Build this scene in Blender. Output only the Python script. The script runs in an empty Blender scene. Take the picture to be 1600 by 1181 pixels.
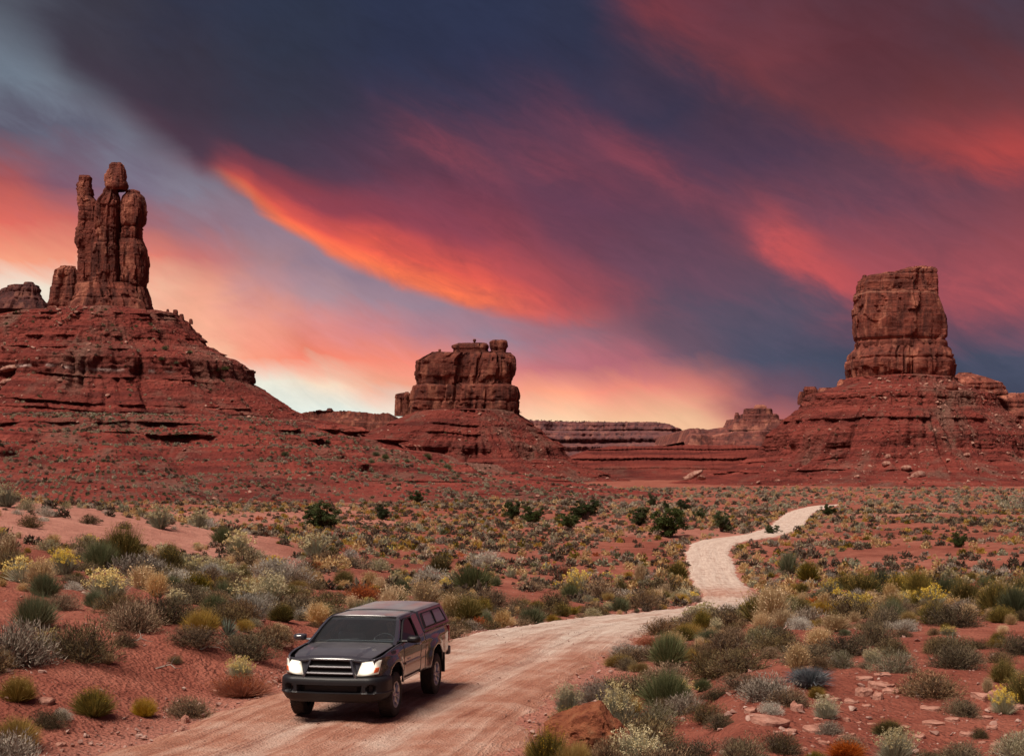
import bpy, bmesh, math, random
import numpy as np

random.seed(7)
rng = np.random.default_rng(11)
scene = bpy.context.scene
COL = scene.collection
PI = math.pi

# ------------------------------------------------------------------ camera
FPX, HOR, CZ = 2500.0, 745.0, 3.95          # focal length (in 1600-wide pixels), horizon row, eye height in metres
cam_data = bpy.data.cameras.new("camera")
cam = bpy.data.objects.new("camera", cam_data)
COL.objects.link(cam)
cam.location = (0, 0, CZ)
cam.rotation_euler = (math.radians(90), 0, 0)
cam_data.sensor_fit = 'HORIZONTAL'
cam_data.sensor_width = 36.0
cam_data.lens = FPX / 1600 * 36.0
cam_data.shift_y = (HOR - 590.5) / 1600
cam_data.clip_start = 0.1
cam_data.clip_end = 30000
scene.camera = cam

# ------------------------------------------------------------------ exposure
scene.view_settings.view_transform = 'Standard'
scene.view_settings.look = 'None'
scene.view_settings.gamma = 1.0
scene.view_settings.use_curve_mapping = False
EXPO = 1.9
scene.view_settings.exposure = EXPO

# ------------------------------------------------------------------ sun
SUN_EL, SUN_AZ = math.radians(60), math.radians(226)   # azimuth clockwise from +Y: behind the camera, to the left
sun_data = bpy.data.lights.new("sun", 'SUN')
sun_data.energy = 1.42
sun_data.angle = math.radians(26)
sun_data.color = (1.0, 0.87, 0.74)
sun = bpy.data.objects.new("sun", sun_data)
COL.objects.link(sun)
sd = (math.sin(SUN_AZ) * math.cos(SUN_EL), math.cos(SUN_AZ) * math.cos(SUN_EL), math.sin(SUN_EL))
from mathutils import Vector
sun.rotation_euler = Vector((-sd[0], -sd[1], -sd[2])).to_track_quat('-Z', 'Y').to_euler()
sun.location = (-40, -40, 60)


def lin(c):
    return tuple(((v / 255) / 12.92 if v / 255 <= 0.04045 else ((v / 255 + 0.055) / 1.055) ** 2.4) for v in c)


# ------------------------------------------------------------------ node helpers
class NB:
    def __init__(self, tree):
        self.t = tree
        self.t.nodes.clear()

    def node(self, typ, **kw):
        n = self.t.nodes.new(typ)
        for k, v in kw.items():
            setattr(n, k, v)
        return n

    def link(self, a, b):
        self.t.links.new(a, b)

    def setin(self, sock, v):
        if isinstance(v, bpy.types.NodeSocket):
            self.t.links.new(v, sock)
        elif isinstance(v, (tuple, list)):
            if len(v) == 3 and sock.type == 'RGBA':
                v = (*v, 1)
            sock.default_value = v
        else:
            sock.default_value = v

    def m(self, op, a, b=None, c=None, clamp=False):
        n = self.node('ShaderNodeMath', operation=op, use_clamp=clamp)
        self.setin(n.inputs[0], a)
        if b is not None:
            self.setin(n.inputs[1], b)
        if c is not None:
            self.setin(n.inputs[2], c)
        return n.outputs[0]

    def mapr(self, v, a, b, c=0.0, d=1.0, smooth=False):
        n = self.node('ShaderNodeMapRange', interpolation_type='SMOOTHSTEP' if smooth else 'LINEAR')
        for i, x in enumerate((v, a, b, c, d)):
            self.setin(n.inputs[i], x)
        return n.outputs[0]

    def mix(self, f, a, b, mode='MIX'):
        n = self.node('ShaderNodeMix', data_type='RGBA', blend_type=mode)
        self.setin(n.inputs[0], f)
        self.setin(n.inputs[6], a)
        self.setin(n.inputs[7], b)
        return n.outputs[2]

    def ramp(self, f, stops, interp='LINEAR'):
        n = self.node('ShaderNodeValToRGB')
        cr = n.color_ramp
        cr.interpolation = interp
        while len(cr.elements) > 1:
            cr.elements.remove(cr.elements[-1])
        for i, (p, c) in enumerate(stops):
            if isinstance(c, (int, float)):
                c = (c, c, c)
            e = cr.elements[0] if i == 0 else cr.elements.new(p)
            e.position = p
            e.color = (*c[:3], 1)
        self.setin(n.inputs[0], f)
        return n.outputs[0]

    def comb(self, x, y, z):
        n = self.node('ShaderNodeCombineXYZ')
        for i, v in enumerate((x, y, z)):
            self.setin(n.inputs[i], v)
        return n.outputs[0]

    def sep(self, v):
        n = self.node('ShaderNodeSeparateXYZ')
        self.link(v, n.inputs[0])
        return n.outputs

    def noise(self, vec, scale, detail=4.0, rough=0.55, dist=0.0, out=0):
        n = self.node('ShaderNodeTexNoise')
        if vec is not None:
            self.link(vec, n.inputs['Vector'])
        n.inputs['Scale'].default_value = scale
        n.inputs['Detail'].default_value = detail
        n.inputs['Roughness'].default_value = rough
        n.inputs['Distortion'].default_value = dist
        return n.outputs[out]

    def voronoi(self, vec, scale, feature='F1', out=0, rnd=1.0):
        n = self.node('ShaderNodeTexVoronoi', feature=feature)
        if vec is not None:
            self.link(vec, n.inputs['Vector'])
        n.inputs['Scale'].default_value = scale
        n.inputs['Randomness'].default_value = rnd
        return n.outputs[out]

    def scale(self, vec, s):
        n = self.node('ShaderNodeVectorMath', operation='MULTIPLY')
        self.link(vec, n.inputs[0])
        n.inputs[1].default_value = s
        return n.outputs[0]

    def obj(self):
        return self.node('ShaderNodeTexCoord').outputs['Object']

    def attr(self, name):
        return self.node('ShaderNodeAttribute', attribute_name=name).outputs['Fac']

    def bump(self, h, strength=0.5, dist=0.05, normal=None):
        n = self.node('ShaderNodeBump')
        n.inputs['Strength'].default_value = strength
        n.inputs['Distance'].default_value = dist
        self.link(h, n.inputs['Height'])
        if normal is not None:
            self.link(normal, n.inputs['Normal'])
        return n.outputs[0]

    def out(self, color, rough=0.9, normal=None, metallic=0.0, spec=0.3, coat=0.0, coat_rough=0.05, emission=None, estr=0.0, alpha=None):
        p = self.node('ShaderNodeBsdfPrincipled')
        self.setin(p.inputs['Base Color'], color)
        self.setin(p.inputs['Roughness'], rough)
        self.setin(p.inputs['Metallic'], metallic)
        self.setin(p.inputs['Specular IOR Level'], spec)
        self.setin(p.inputs['Coat Weight'], coat)
        self.setin(p.inputs['Coat Roughness'], coat_rough)
        if emission is not None:
            self.setin(p.inputs['Emission Color'], emission)
            self.setin(p.inputs['Emission Strength'], estr)
        if normal is not None:
            self.link(normal, p.inputs['Normal'])
        o = self.node('ShaderNodeOutputMaterial')
        self.link(p.outputs[0], o.inputs[0])
        return p


def new_mat(name):
    m = bpy.data.materials.new(name)
    m.use_nodes = True
    return m, NB(m.node_tree)


# ------------------------------------------------------------------ world: evening sky, built in azimuth / elevation
def build_world():
    w = bpy.data.worlds.new("World")
    scene.world = w
    w.use_nodes = True
    b = NB(w.node_tree)
    gen = b.node('ShaderNodeTexCoord').outputs['Generated']
    x, y, z = b.sep(gen)
    az = b.m('ARCTAN2', x, y)
    hyp = b.m('SQRT', b.m('ADD', b.m('MULTIPLY', x, x), b.m('MULTIPLY', y, y)))
    el = b.m('ARCTAN2', z, hyp)

    def azel(px, py):
        a = math.atan((px - 800) / FPX)
        return a, math.atan((HOR - py) / FPX * math.cos(a))

    A0, A1 = math.radians(-26), math.radians(26)
    PXA = 1 / FPX

    def tpos(px):
        return (math.atan((px - 800) / FPX) - A0) / (A1 - A0)

    # wind-drawn cloud texture: noise stretched along the direction of the cloud bands
    ang = math.radians(-27)
    along = b.m('ADD', b.m('MULTIPLY', az, math.cos(ang)), b.m('MULTIPLY', el, math.sin(ang)))
    across = b.m('ADD', b.m('MULTIPLY', az, -math.sin(ang)), b.m('MULTIPLY', el, math.cos(ang)))
    wv = b.comb(b.m('MULTIPLY', along, 5.0), b.m('MULTIPLY', across, 22.0), 0.7)
    n1 = b.noise(wv, 1.0, 5.0, 0.55, 0.4)
    wv2 = b.comb(b.m('MULTIPLY', along, 19.0), b.m('MULTIPLY', across, 46.0), 3.1)
    n2 = b.noise(wv2, 1.0, 7.0, 0.63, 1.0)
    lump = b.noise(b.comb(b.m('MULTIPLY', az, 9.0), b.m('MULTIPLY', el, 18.0), 5.0), 1.0, 4.0, 0.55, 0.8)
    n3 = b.noise(b.comb(b.m('MULTIPLY', along, 34.0), b.m('MULTIPLY', across, 105.0), 8.3), 1.0, 7.0, 0.68, 1.4)
    n3c = b.m('SUBTRACT', n3, 0.5)
    n1c = b.m('SUBTRACT', n1, 0.5)
    n2c = b.m('SUBTRACT', n2, 0.5)
    lc = b.m('SUBTRACT', lump, 0.5)
    azw = b.m('ADD', az, b.m('ADD', b.m('MULTIPLY', n1c, 0.05), b.m('MULTIPLY', lc, 0.05)))
    elw = b.m('ADD', el, b.m('ADD', b.m('MULTIPLY', n1c, 0.045), b.m('MULTIPLY', n2c, 0.02)))
    # near the horizon the layers lie level
    hz = b.mapr(el, 0.02, 0.10, 0.25, 1.0)
    elw = b.m('ADD', el, b.m('MULTIPLY', b.m('SUBTRACT', elw, el), hz))
    t = b.mapr(azw, A0, A1)
    t_raw = b.mapr(b.m('ADD', az, b.m('MULTIPLY', lc, 0.01)), A0, A1)

    def field(pxs, rows):
        rows = sorted(rows, key=lambda r: -r[0])
        cur = None
        for py, cols in rows:
            v = math.atan((HOR - py) / FPX * 0.98)
            if len(cols) < len(pxs):
                cols = list(cols) + [cols[-1]] * (len(pxs) - len(cols))
            r = b.ramp(t, [(tpos(p), lin(c)) for p, c in zip(pxs, cols)], 'B_SPLINE' if False else 'EASE')
            if cur is None:
                cur, pv = r, v
            else:
                cur = b.mix(b.mapr(elw, pv, v), cur, r)
                pv = v
        return cur

    cpx = [0, 150, 300, 450, 600, 750, 900, 1050, 1200, 1350, 1500, 1600]
    cloud = field(cpx, [
        (0, [(78, 80, 92), (58, 56, 68), (48, 50, 68), (46, 52, 72), (44, 50, 74), (46, 52, 78), (48, 52, 76), (104, 54, 66), (98, 55, 66), (88, 52, 62), (80, 54, 66), (72, 56, 70)]),
        (80, [(70, 66, 80), (62, 56, 68), (54, 50, 64), (48, 52, 70), (46, 50, 74), (45, 50, 76), (48, 50, 74), (70, 52, 70), (112, 56, 64), (94, 48, 56), (88, 50, 58), (82, 54, 64)]),
        (160, [(70, 60, 75), (68, 56, 70), (60, 50, 64), (54, 52, 68), (52, 52, 74), (52, 52, 76), (56, 52, 76), (56, 50, 72), (84, 54, 68), (98, 52, 60), (108, 54, 58), (112, 56, 60)]),
        (240, [(110, 70, 80), (100, 66, 80), (78, 56, 72), (70, 54, 72), (76, 56, 76), (86, 58, 78), (88, 58, 78), (72, 54, 76), (70, 54, 76), (86, 60, 76), (130, 62, 68), (160, 66, 66)]),
        (320, [(150, 80, 85), (150, 80, 85), (130, 66, 78), (116, 60, 76), (104, 58, 78), (98, 58, 80), (98, 60, 82), (96, 62, 82), (96, 62, 80), (88, 62, 82), (100, 64, 80), (120, 66, 78)]),
        (400, [(200, 90, 85), (200, 90, 85), (190, 85, 80), (160, 72, 76), (140, 68, 80), (110, 62, 82), (102, 64, 84), (98, 68, 88), (110, 70, 86), (150, 74, 84), (130, 70, 82), (150, 74, 82)]),
        (480, [(220, 100, 85), (220, 100, 85), (220, 100, 85), (210, 90, 85), (190, 80, 80), (150, 72, 84), (120, 74, 90), (84, 78, 98), (84, 78, 98), (110, 74, 92), (130, 74, 88), (130, 74, 88)]),
        (560, [(230, 130, 110), (230, 130, 110), (230, 130, 110), (230, 130, 110), (220, 120, 110), (200, 115, 120), (170, 105, 115), (110, 86, 104), (74, 76, 98), (62, 70, 92), (64, 72, 94), (66, 76, 98)]),
        (620, [(240, 170, 140), (240, 170, 140), (240, 170, 140), (240, 170, 140), (240, 160, 130), (240, 160, 130), (245, 165, 130), (225, 130, 115), (120, 82, 98), (74, 72, 92), (64, 68, 90), (62, 66, 88)]),
        (680, [(245, 225, 190), (245, 225, 190), (245, 225, 190), (245, 225, 190), (246, 210, 172), (246, 206, 166), (246, 206, 166), (242, 178, 140), (215, 116, 105), (110, 78, 92), (70, 68, 88), (64, 66, 86)]),
    ])
    opx = [0, 100, 200, 300, 400, 500, 600, 700, 800, 900, 1000]
    opening = field(opx, [
        (60, [(108, 118, 130)] * 2 + [(106, 114, 128)]),
        (150, [(112, 123, 138), (120, 130, 144), (116, 124, 138), (116, 118, 132)]),
        (220, [(96, 92, 110), (102, 102, 120), (116, 120, 136), (118, 116, 130), (125, 118, 132)]),
        (290, [(168, 84, 86), (126, 86, 104), (118, 104, 124), (128, 120, 136), (134, 116, 130), (140, 118, 132)]),
        (350, [(222, 106, 92), (205, 104, 96), (165, 105, 112), (150, 112, 124), (146, 122, 138), (146, 122, 136)]),
        (410, [(244, 160, 128), (240, 150, 122), (230, 130, 112), (205, 120, 116), (168, 130, 138), (150, 126, 142), (140, 118, 134), (150, 118, 130)]),
        (460, [(240, 232, 216), (240, 225, 205), (246, 190, 160), (240, 165, 140), (205, 146, 146), (178, 142, 150), (160, 132, 146), (150, 126, 142), (160, 115, 128), (190, 100, 100), (150, 90, 100)]),
        (510, [(235, 238, 228), (240, 230, 212), (250, 205, 175), (250, 178, 148), (240, 156, 136), (222, 142, 138), (205, 132, 136), (178, 126, 138), (150, 126, 142), (140, 112, 126), (120, 92, 108)]),
        (560, [(232, 240, 232), (240, 232, 215), (248, 215, 185), (252, 190, 158), (250, 156, 128), (248, 136, 112), (246, 140, 118), (240, 138, 122), (205, 122, 124), (190, 112, 120), (165, 100, 112)]),
        (600, [(228, 240, 234)] * 4 + [(238, 236, 220), (248, 222, 196), (246, 168, 140), (246, 160, 134), (244, 158, 132), (250, 162, 130), (235, 140, 122)]),
        (650, [(226, 240, 234)] * 4 + [(228, 238, 230), (228, 240, 232), (232, 236, 222), (240, 228, 200), (244, 206, 172), (246, 206, 168), (240, 188, 150)]),
    ])
    # lower edge of the great cloud bank: a line from upper left, falling to the right
    epts = [(0, 30), (100, 118), (200, 196), (300, 258), (350, 282), (400, 322), (500, 385), (600, 430), (700, 467), (800, 492), (900, 503), (960, 510), (1010, 545), (1100, 630), (1200, 760)]
    vmax = 0.35
    ve = b.m('MULTIPLY', b.ramp(t_raw, [(tpos(p), azel(p, q)[1] / vmax if q < HOR else 0.0) for p, q in epts], 'CARDINAL'), vmax)
    d = b.m('SUBTRACT', b.m('ADD', el, b.m('ADD', b.m('MULTIPLY', n2c, 0.008), b.m('MULTIPLY', lc, 0.006))), ve)
    dpx = b.m('DIVIDE', d, PXA)
    soft = b.ramp(t_raw, [(tpos(0), 1.0), (tpos(200), 0.75), (tpos(340), 0.32), (tpos(420), 0.2), (tpos(800), 0.16), (tpos(900), 0.5), (tpos(1100), 0.9)], 'EASE')
    wdt = b.m('MULTIPLY', soft, 70.0)
    mask = b.mapr(dpx, b.m('MULTIPLY', wdt, -1.0), wdt, 0, 1, True)
    col = b.mix(mask, opening, cloud)
    # the lit under-edge of the bank
    dn = b.m('ADD', dpx, b.m('MULTIPLY', n1c, 60.0))
    wide = b.ramp(t_raw, [(tpos(330), 0.35), (tpos(450), 0.5), (tpos(650), 0.9), (tpos(800), 1.0), (tpos(900), 0.6), (tpos(980), 0.3)], 'EASE')
    dn = b.m('DIVIDE', dn, wide)
    glow = b.m('MULTIPLY', b.ramp(b.mapr(dn, 0, 200), [(0, 1), (0.14, 0.98), (0.36, 0.62), (0.62, 0.26), (1, 0)], 'EASE'), b.mapr(dpx, -14, 12, 0, 1, True))
    env = b.ramp(t_raw, [(tpos(315), 0), (tpos(390), 0.75), (tpos(470), 1), (tpos(740), 1), (tpos(830), 0.8), (tpos(900), 0.45), (tpos(985), 0)], 'EASE')
    gcol = b.ramp(b.mapr(dn, 0, 110), [(0, lin((255, 128, 78))), (0.45, lin((246, 96, 74))), (1, lin((212, 76, 76)))])
    gcol = b.mix(b.ramp(t_raw, [(tpos(700), 0.0), (tpos(880), 0.85)], 'EASE'), gcol, lin((222, 88, 82)))
    feather = b.mapr(b.m('ADD', b.m('MULTIPLY', n2, .55), b.m('MULTIPLY', n3, .45)), .30, .55, .62, 1.0)
    feather = b.m('MAXIMUM', feather, b.ramp(t_raw, [(tpos(560), 0.92), (tpos(760), 0.0)]))
    col = b.mix(b.m('MULTIPLY', b.m('MULTIPLY', glow, env), feather), col, gcol)

    # further lit streaks
    def blob(px, py, ln, wd, deg, c, amp):
        nonlocal col
        a0, e0 = azel(px, py)
        an = math.radians(-deg)
        da = b.m('SUBTRACT', azw, a0)
        de = b.m('SUBTRACT', elw, e0)
        p = b.m('DIVIDE', b.m('ADD', b.m('MULTIPLY', da, math.cos(an)), b.m('MULTIPLY', de, math.sin(an))), ln * PXA)
        q = b.m('DIVIDE', b.m('ADD', b.m('MULTIPLY', da, -math.sin(an)), b.m('MULTIPLY', de, math.cos(an))), wd * PXA)
        r2 = b.m('ADD', b.m('MULTIPLY', p, p), b.m('MULTIPLY', q, q))
        g = b.m('EXPONENT', b.m('MULTIPLY', r2, -1.0))
        g = b.m('MULTIPLY', b.m('MULTIPLY', g, amp), b.mapr(b.m('ADD', b.m('MULTIPLY', n2, .6), b.m('MULTIPLY', n3, .4)), 0.3, 0.62, 0.35, 1.2), clamp=True)
        col = b.mix(g, col, lin(c))

    for q in [(700, 235, 105, 40, 27, (150, 68, 80), .55), (1025, 250, 140, 34, 27, (150, 66, 76), .62), (930, 240, 150, 60, 25, (112, 60, 78), .5),
              (870, 255, 130, 30, 27, (128, 62, 78), .5), (760, 330, 170, 46, 20, (125, 62, 80), .5), (1120, 320, 170, 40, 20, (112, 64, 80), .5),
              (1250, 385, 70, 36, 52, (216, 86, 82), .85), (1300, 430, 80, 40, 36, (216, 88, 86), .9), (1370, 440, 110, 50, 20, (176, 78, 84), .75), (1390, 370, 170, 60, 22, (140, 70, 82), .6),
              (1560, 250, 150, 36, 14, (192, 72, 66), .9), (1420, 225, 130, 40, 12, (120, 57, 62), .55), (1540, 330, 150, 60, 12, (128, 68, 80), .5),
              (1150, 100, 140, 36, 30, (118, 55, 60), .45), (1060, 18, 100, 26, 25, (122, 55, 62), .5), (1260, 150, 160, 40, 26, (106, 53, 58), .35),
              (1560, 445, 170, 56, 14, (172, 78, 84), .75), (930, 460, 130, 46, 20, (170, 76, 84), .4),
              (960, 555, 130, 18, 24, (186, 104, 116), .5), (1060, 430, 150, 40, 20, (112, 68, 86), .4)]:
        blob(*q)
    # fine streaky variation of the whole field
    var = b.m('ADD', 1.0, b.m('ADD', b.m('MULTIPLY', n3c, 0.14), b.m('ADD', b.m('MULTIPLY', n1c, 0.42), b.m('MULTIPLY', n2c, 0.36))))
    col = b.mix(1.0, col, b.comb(var, var, var), 'MULTIPLY')
    # the rest of the dome: the same cloud deck, plum and slate, going on overhead and behind
    deck = b.ramp(n1, [(0.25, lin((62, 58, 76))), (0.5, lin((86, 74, 88))), (0.75, lin((118, 88, 94)))])
    side = b.mapr(b.m('ABSOLUTE', az), math.radians(24), math.radians(75), 0, 1, True)
    up = b.mapr(el, math.radians(17.5), math.radians(42), 0, 1, True)
    rest = b.m('MAXIMUM', side, up)
    col = b.mix(rest, col, deck)
    sky = b.node('ShaderNodeTexSky', sky_type='NISHITA')
    sky.sun_disc = False
    sky.sun_elevation = SUN_EL
    sky.sun_rotation = SUN_AZ
    bg1 = b.node('ShaderNodeBackground')
    b.link(col, bg1.inputs[0])
    bg1.inputs[1].default_value = 1.0 / (2 ** EXPO)
    bg2 = b.node('ShaderNodeBackground')
    b.link(sky.outputs[0], bg2.inputs[0])
    bg2.inputs[1].default_value = 0.05
    mx = b.node('ShaderNodeMixShader')       # clear blue air shows faintly through the deck
    mx.inputs[0].default_value = 0.008
    b.link(bg1.outputs[0], mx.inputs[1])
    b.link(bg2.outputs[0], mx.inputs[2])
    o = b.node('ShaderNodeOutputWorld')
    b.link(mx.outputs[0], o.inputs[0])


build_world()


# ------------------------------------------------------------------ objects, meshes
def tag(o, label=None, cat=None, group=None, kind=None):
    if label: o['label'] = label
    if cat: o['category'] = cat
    if group: o['group'] = group
    if kind: o['kind'] = kind
    return o


def link(name, data, parent=None, loc=None):
    o = bpy.data.objects.new(name, data)
    COL.objects.link(o)
    if loc is not None: o.location = loc
    if parent is not None: o.parent = parent
    return o


def empty(name, loc=(0, 0, 0), rz=0.0):
    o = link(name, None, loc=loc)
    o.rotation_euler = (0, 0, rz)
    o.empty_display_size = 0.3
    return o


def np_mesh(name, V, F, mats=(), smooth=True, attrs=None, midx=None):
    """V (n,3); F list of arrays (m,3)/(m,4)"""
    if isinstance(F, np.ndarray): F = [F]
    me = bpy.data.meshes.new(name)
    V = np.asarray(V, dtype=np.float32)
    me.vertices.add(len(V))
    me.vertices.foreach_set('co', V.ravel())
    loops = np.concatenate([f.ravel() for f in F]).astype(np.int32)
    tot = np.concatenate([np.full(len(f), f.shape[1], dtype=np.int32) for f in F])
    start = np.concatenate([[0], np.cumsum(tot)[:-1]]).astype(np.int32)
    me.loops.add(len(loops))
    me.loops.foreach_set('vertex_index', loops)
    me.polygons.add(len(tot))
    me.polygons.foreach_set('loop_start', start)
    me.polygons.foreach_set('loop_total', tot)
    for m in mats: me.materials.append(m)
    if midx is not None:
        me.polygons.foreach_set('material_index', np.asarray(midx, dtype=np.int32))
    me.polygons.foreach_set('use_smooth', np.full(len(tot), bool(smooth)))
    me.update(calc_edges=True)
    for k, a in (attrs or {}).items():
        at = me.attributes.new(k, 'FLOAT', 'POINT')
        at.data.foreach_set('value', np.asarray(a, dtype=np.float32).ravel())
    me.validate()
    return me


def grid_faces(nr, nc, wrap=False):
    i = np.arange(nr - 1)[:, None]
    j = np.arange(nc if wrap else nc - 1)[None, :]
    j2 = (j + 1) % nc
    a = i * nc + j
    b = i * nc + j2
    c = (i + 1) * nc + j2
    d = (i + 1) * nc + j
    return np.stack([a, b, c, d], -1).reshape(-1, 4)


class MB:
    """gathers simple shapes into one mesh"""
    def __init__(self):
        self.V, self.F, self.n = [], [], 0

    def add(self, V, F):
        V = np.asarray(V, float)
        self.V.append(V)
        for f in F: self.F.append([int(i) + self.n for i in f])
        self.n += len(V)
        return self

    def grid(self, P, wrap=False, flip=False):
        P = np.asarray(P, float)
        f = grid_faces(P.shape[0], P.shape[1], wrap)
        if flip: f = f[:, ::-1]
        return self.add(P.reshape(-1, 3), f)

    def box(self, c, s, rot=None):
        v = np.array([(x, y, z) for x in (-.5, .5) for y in (-.5, .5) for z in (-.5, .5)]) * np.array(s)
        if rot is not None: v = v @ np.array(rot).T
        return self.add(v + np.array(c), [(0, 1, 3, 2), (4, 6, 7, 5), (0, 4, 5, 1), (2, 3, 7, 6), (0, 2, 6, 4), (1, 5, 7, 3)])

    def tube(self, pts, rad, n=8, cap=True):
        pts = [Vector(p) for p in pts]
        rad = rad if isinstance(rad, (list, tuple)) else [rad] * len(pts)
        rings = []
        ref = Vector((0, 0, 1))
        for i, p in enumerate(pts):
            d = (pts[min(i + 1, len(pts) - 1)] - pts[max(i - 1, 0)])
            d = d.normalized() if d.length > 1e-9 else Vector((0, 0, 1))
            u = d.cross(ref)
            if u.length < .1: u = d.cross(Vector((1, 0, 0)))
            u.normalize()
            v = d.cross(u)
            rings.append([p + (u * math.cos(2 * PI * k / n) + v * math.sin(2 * PI * k / n)) * rad[i] for k in range(n)])
        P = np.array([[tuple(q) for q in r] for r in rings])
        self.grid(P, wrap=True)
        if cap:
            base = self.n - len(pts) * n
            self.F.append([base + k for k in range(n)][::-1])
            self.F.append([base + (len(pts) - 1) * n + k for k in range(n)])
        return self

    def lathe(self, prof, axis='y', n=40, c=(0, 0, 0), arc=None):
        """prof: list of (radius, along)"""
        P = []
        for r, h in prof:
            ring = []
            for k in range(n):
                a = 2 * PI * k / n
                q = (r * math.cos(a), h, r * math.sin(a)) if axis == 'y' else (r * math.cos(a), r * math.sin(a), h) if axis == 'z' else (h, r * math.cos(a), r * math.sin(a))
                ring.append((q[0] + c[0], q[1] + c[1], q[2] + c[2]))
            P.append(ring)
        return self.grid(np.array(P), wrap=True)

    def build(self, name, mat, parent=None, smooth=True, bevel=0, solid=0, subsurf=0, loc=None, angle=40):
        me = bpy.data.meshes.new(name)
        me.from_pydata([tuple(v) for v in np.concatenate(self.V)], [], self.F)
        for m in (mat if isinstance(mat, (list, tuple)) else [mat]): me.materials.append(m)
        bm = bmesh.new()
        bm.from_mesh(me)
        bmesh.ops.remove_doubles(bm, verts=bm.verts, dist=1e-5)
        bmesh.ops.recalc_face_normals(bm, faces=bm.faces)
        if smooth:
            for f in bm.faces: f.smooth = True
            for e in bm.edges:
                if len(e.link_faces) == 2 and e.calc_face_angle(0) > math.radians(angle): e.smooth = False
        bm.to_mesh(me)
        bm.free()
        o = link(name, me, parent, loc)
        if solid:
            m = o.modifiers.new('solid', 'SOLIDIFY')
            m.thickness = solid
            m.offset = -1
        if bevel:
            m = o.modifiers.new('bevel', 'BEVEL')
            m.width = bevel
            m.segments = 2
            m.limit_method = 'ANGLE'
            m.angle_limit = math.radians(35)
            m.harden_normals = False
        if subsurf:
            m = o.modifiers.new('sub', 'SUBSURF')
            m.levels = m.render_levels = subsurf
        return o


# ------------------------------------------------------------------ noise
def _h(ix, iy, iz, seed):
    n = (ix.astype(np.int64) * 374761393 + iy.astype(np.int64) * 668265263 + iz.astype(np.int64) * 2147483647 + seed * 974711) & 0xFFFFFFFF
    n = ((n ^ (n >> 13)) * 1274126177) & 0xFFFFFFFF
    n = ((n ^ (n >> 16)) * 2246822519) & 0xFFFFFFFF
    n = n ^ (n >> 15)
    return n.astype(np.float64) / 4294967295.0 * 2 - 1


def vnoise(x, y, z=0.0, seed=0):
    x, y, z = np.broadcast_arrays(np.asarray(x, float), np.asarray(y, float), np.asarray(z, float))
    fx, fy, fz = np.floor(x), np.floor(y), np.floor(z)
    tx, ty, tz = x - fx, y - fy, z - fz
    tx = tx * tx * (3 - 2 * tx); ty = ty * ty * (3 - 2 * ty); tz = tz * tz * (3 - 2 * tz)
    def plane(k):
        a = _h(fx, fy, fz + k, seed); b = _h(fx + 1, fy, fz + k, seed)
        c = _h(fx, fy + 1, fz + k, seed); d = _h(fx + 1, fy + 1, fz + k, seed)
        return (a * (1 - tx) + b * tx) * (1 - ty) + (c * (1 - tx) + d * tx) * ty
    if np.all(tz == 0): return plane(0)
    return plane(0) * (1 - tz) + plane(1) * tz


def fbm(x, y, z=0.0, o=4, seed=0, gain=.5):
    s, a, f, t = 0.0, 1.0, 1.0, 0.0
    for i in range(o):
        s = s + a * vnoise(np.asarray(x) * f + i * 17.3, np.asarray(y) * f - i * 9.1, np.asarray(z) * f, seed + i)
        t += a
        a *= gain
        f *= 2.03
    return s / t


def sstep(a, b, x):
    t = np.clip((x - a) / (b - a), 0, 1)
    return t * t * (3 - 2 * t)


def P3(px, py, Y):
    return ((px - 800) / FPX * Y, Y, CZ + Y * (HOR - py) / FPX)


def ZP(py, Y):
    return CZ + Y * (HOR - py) / FPX
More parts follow.
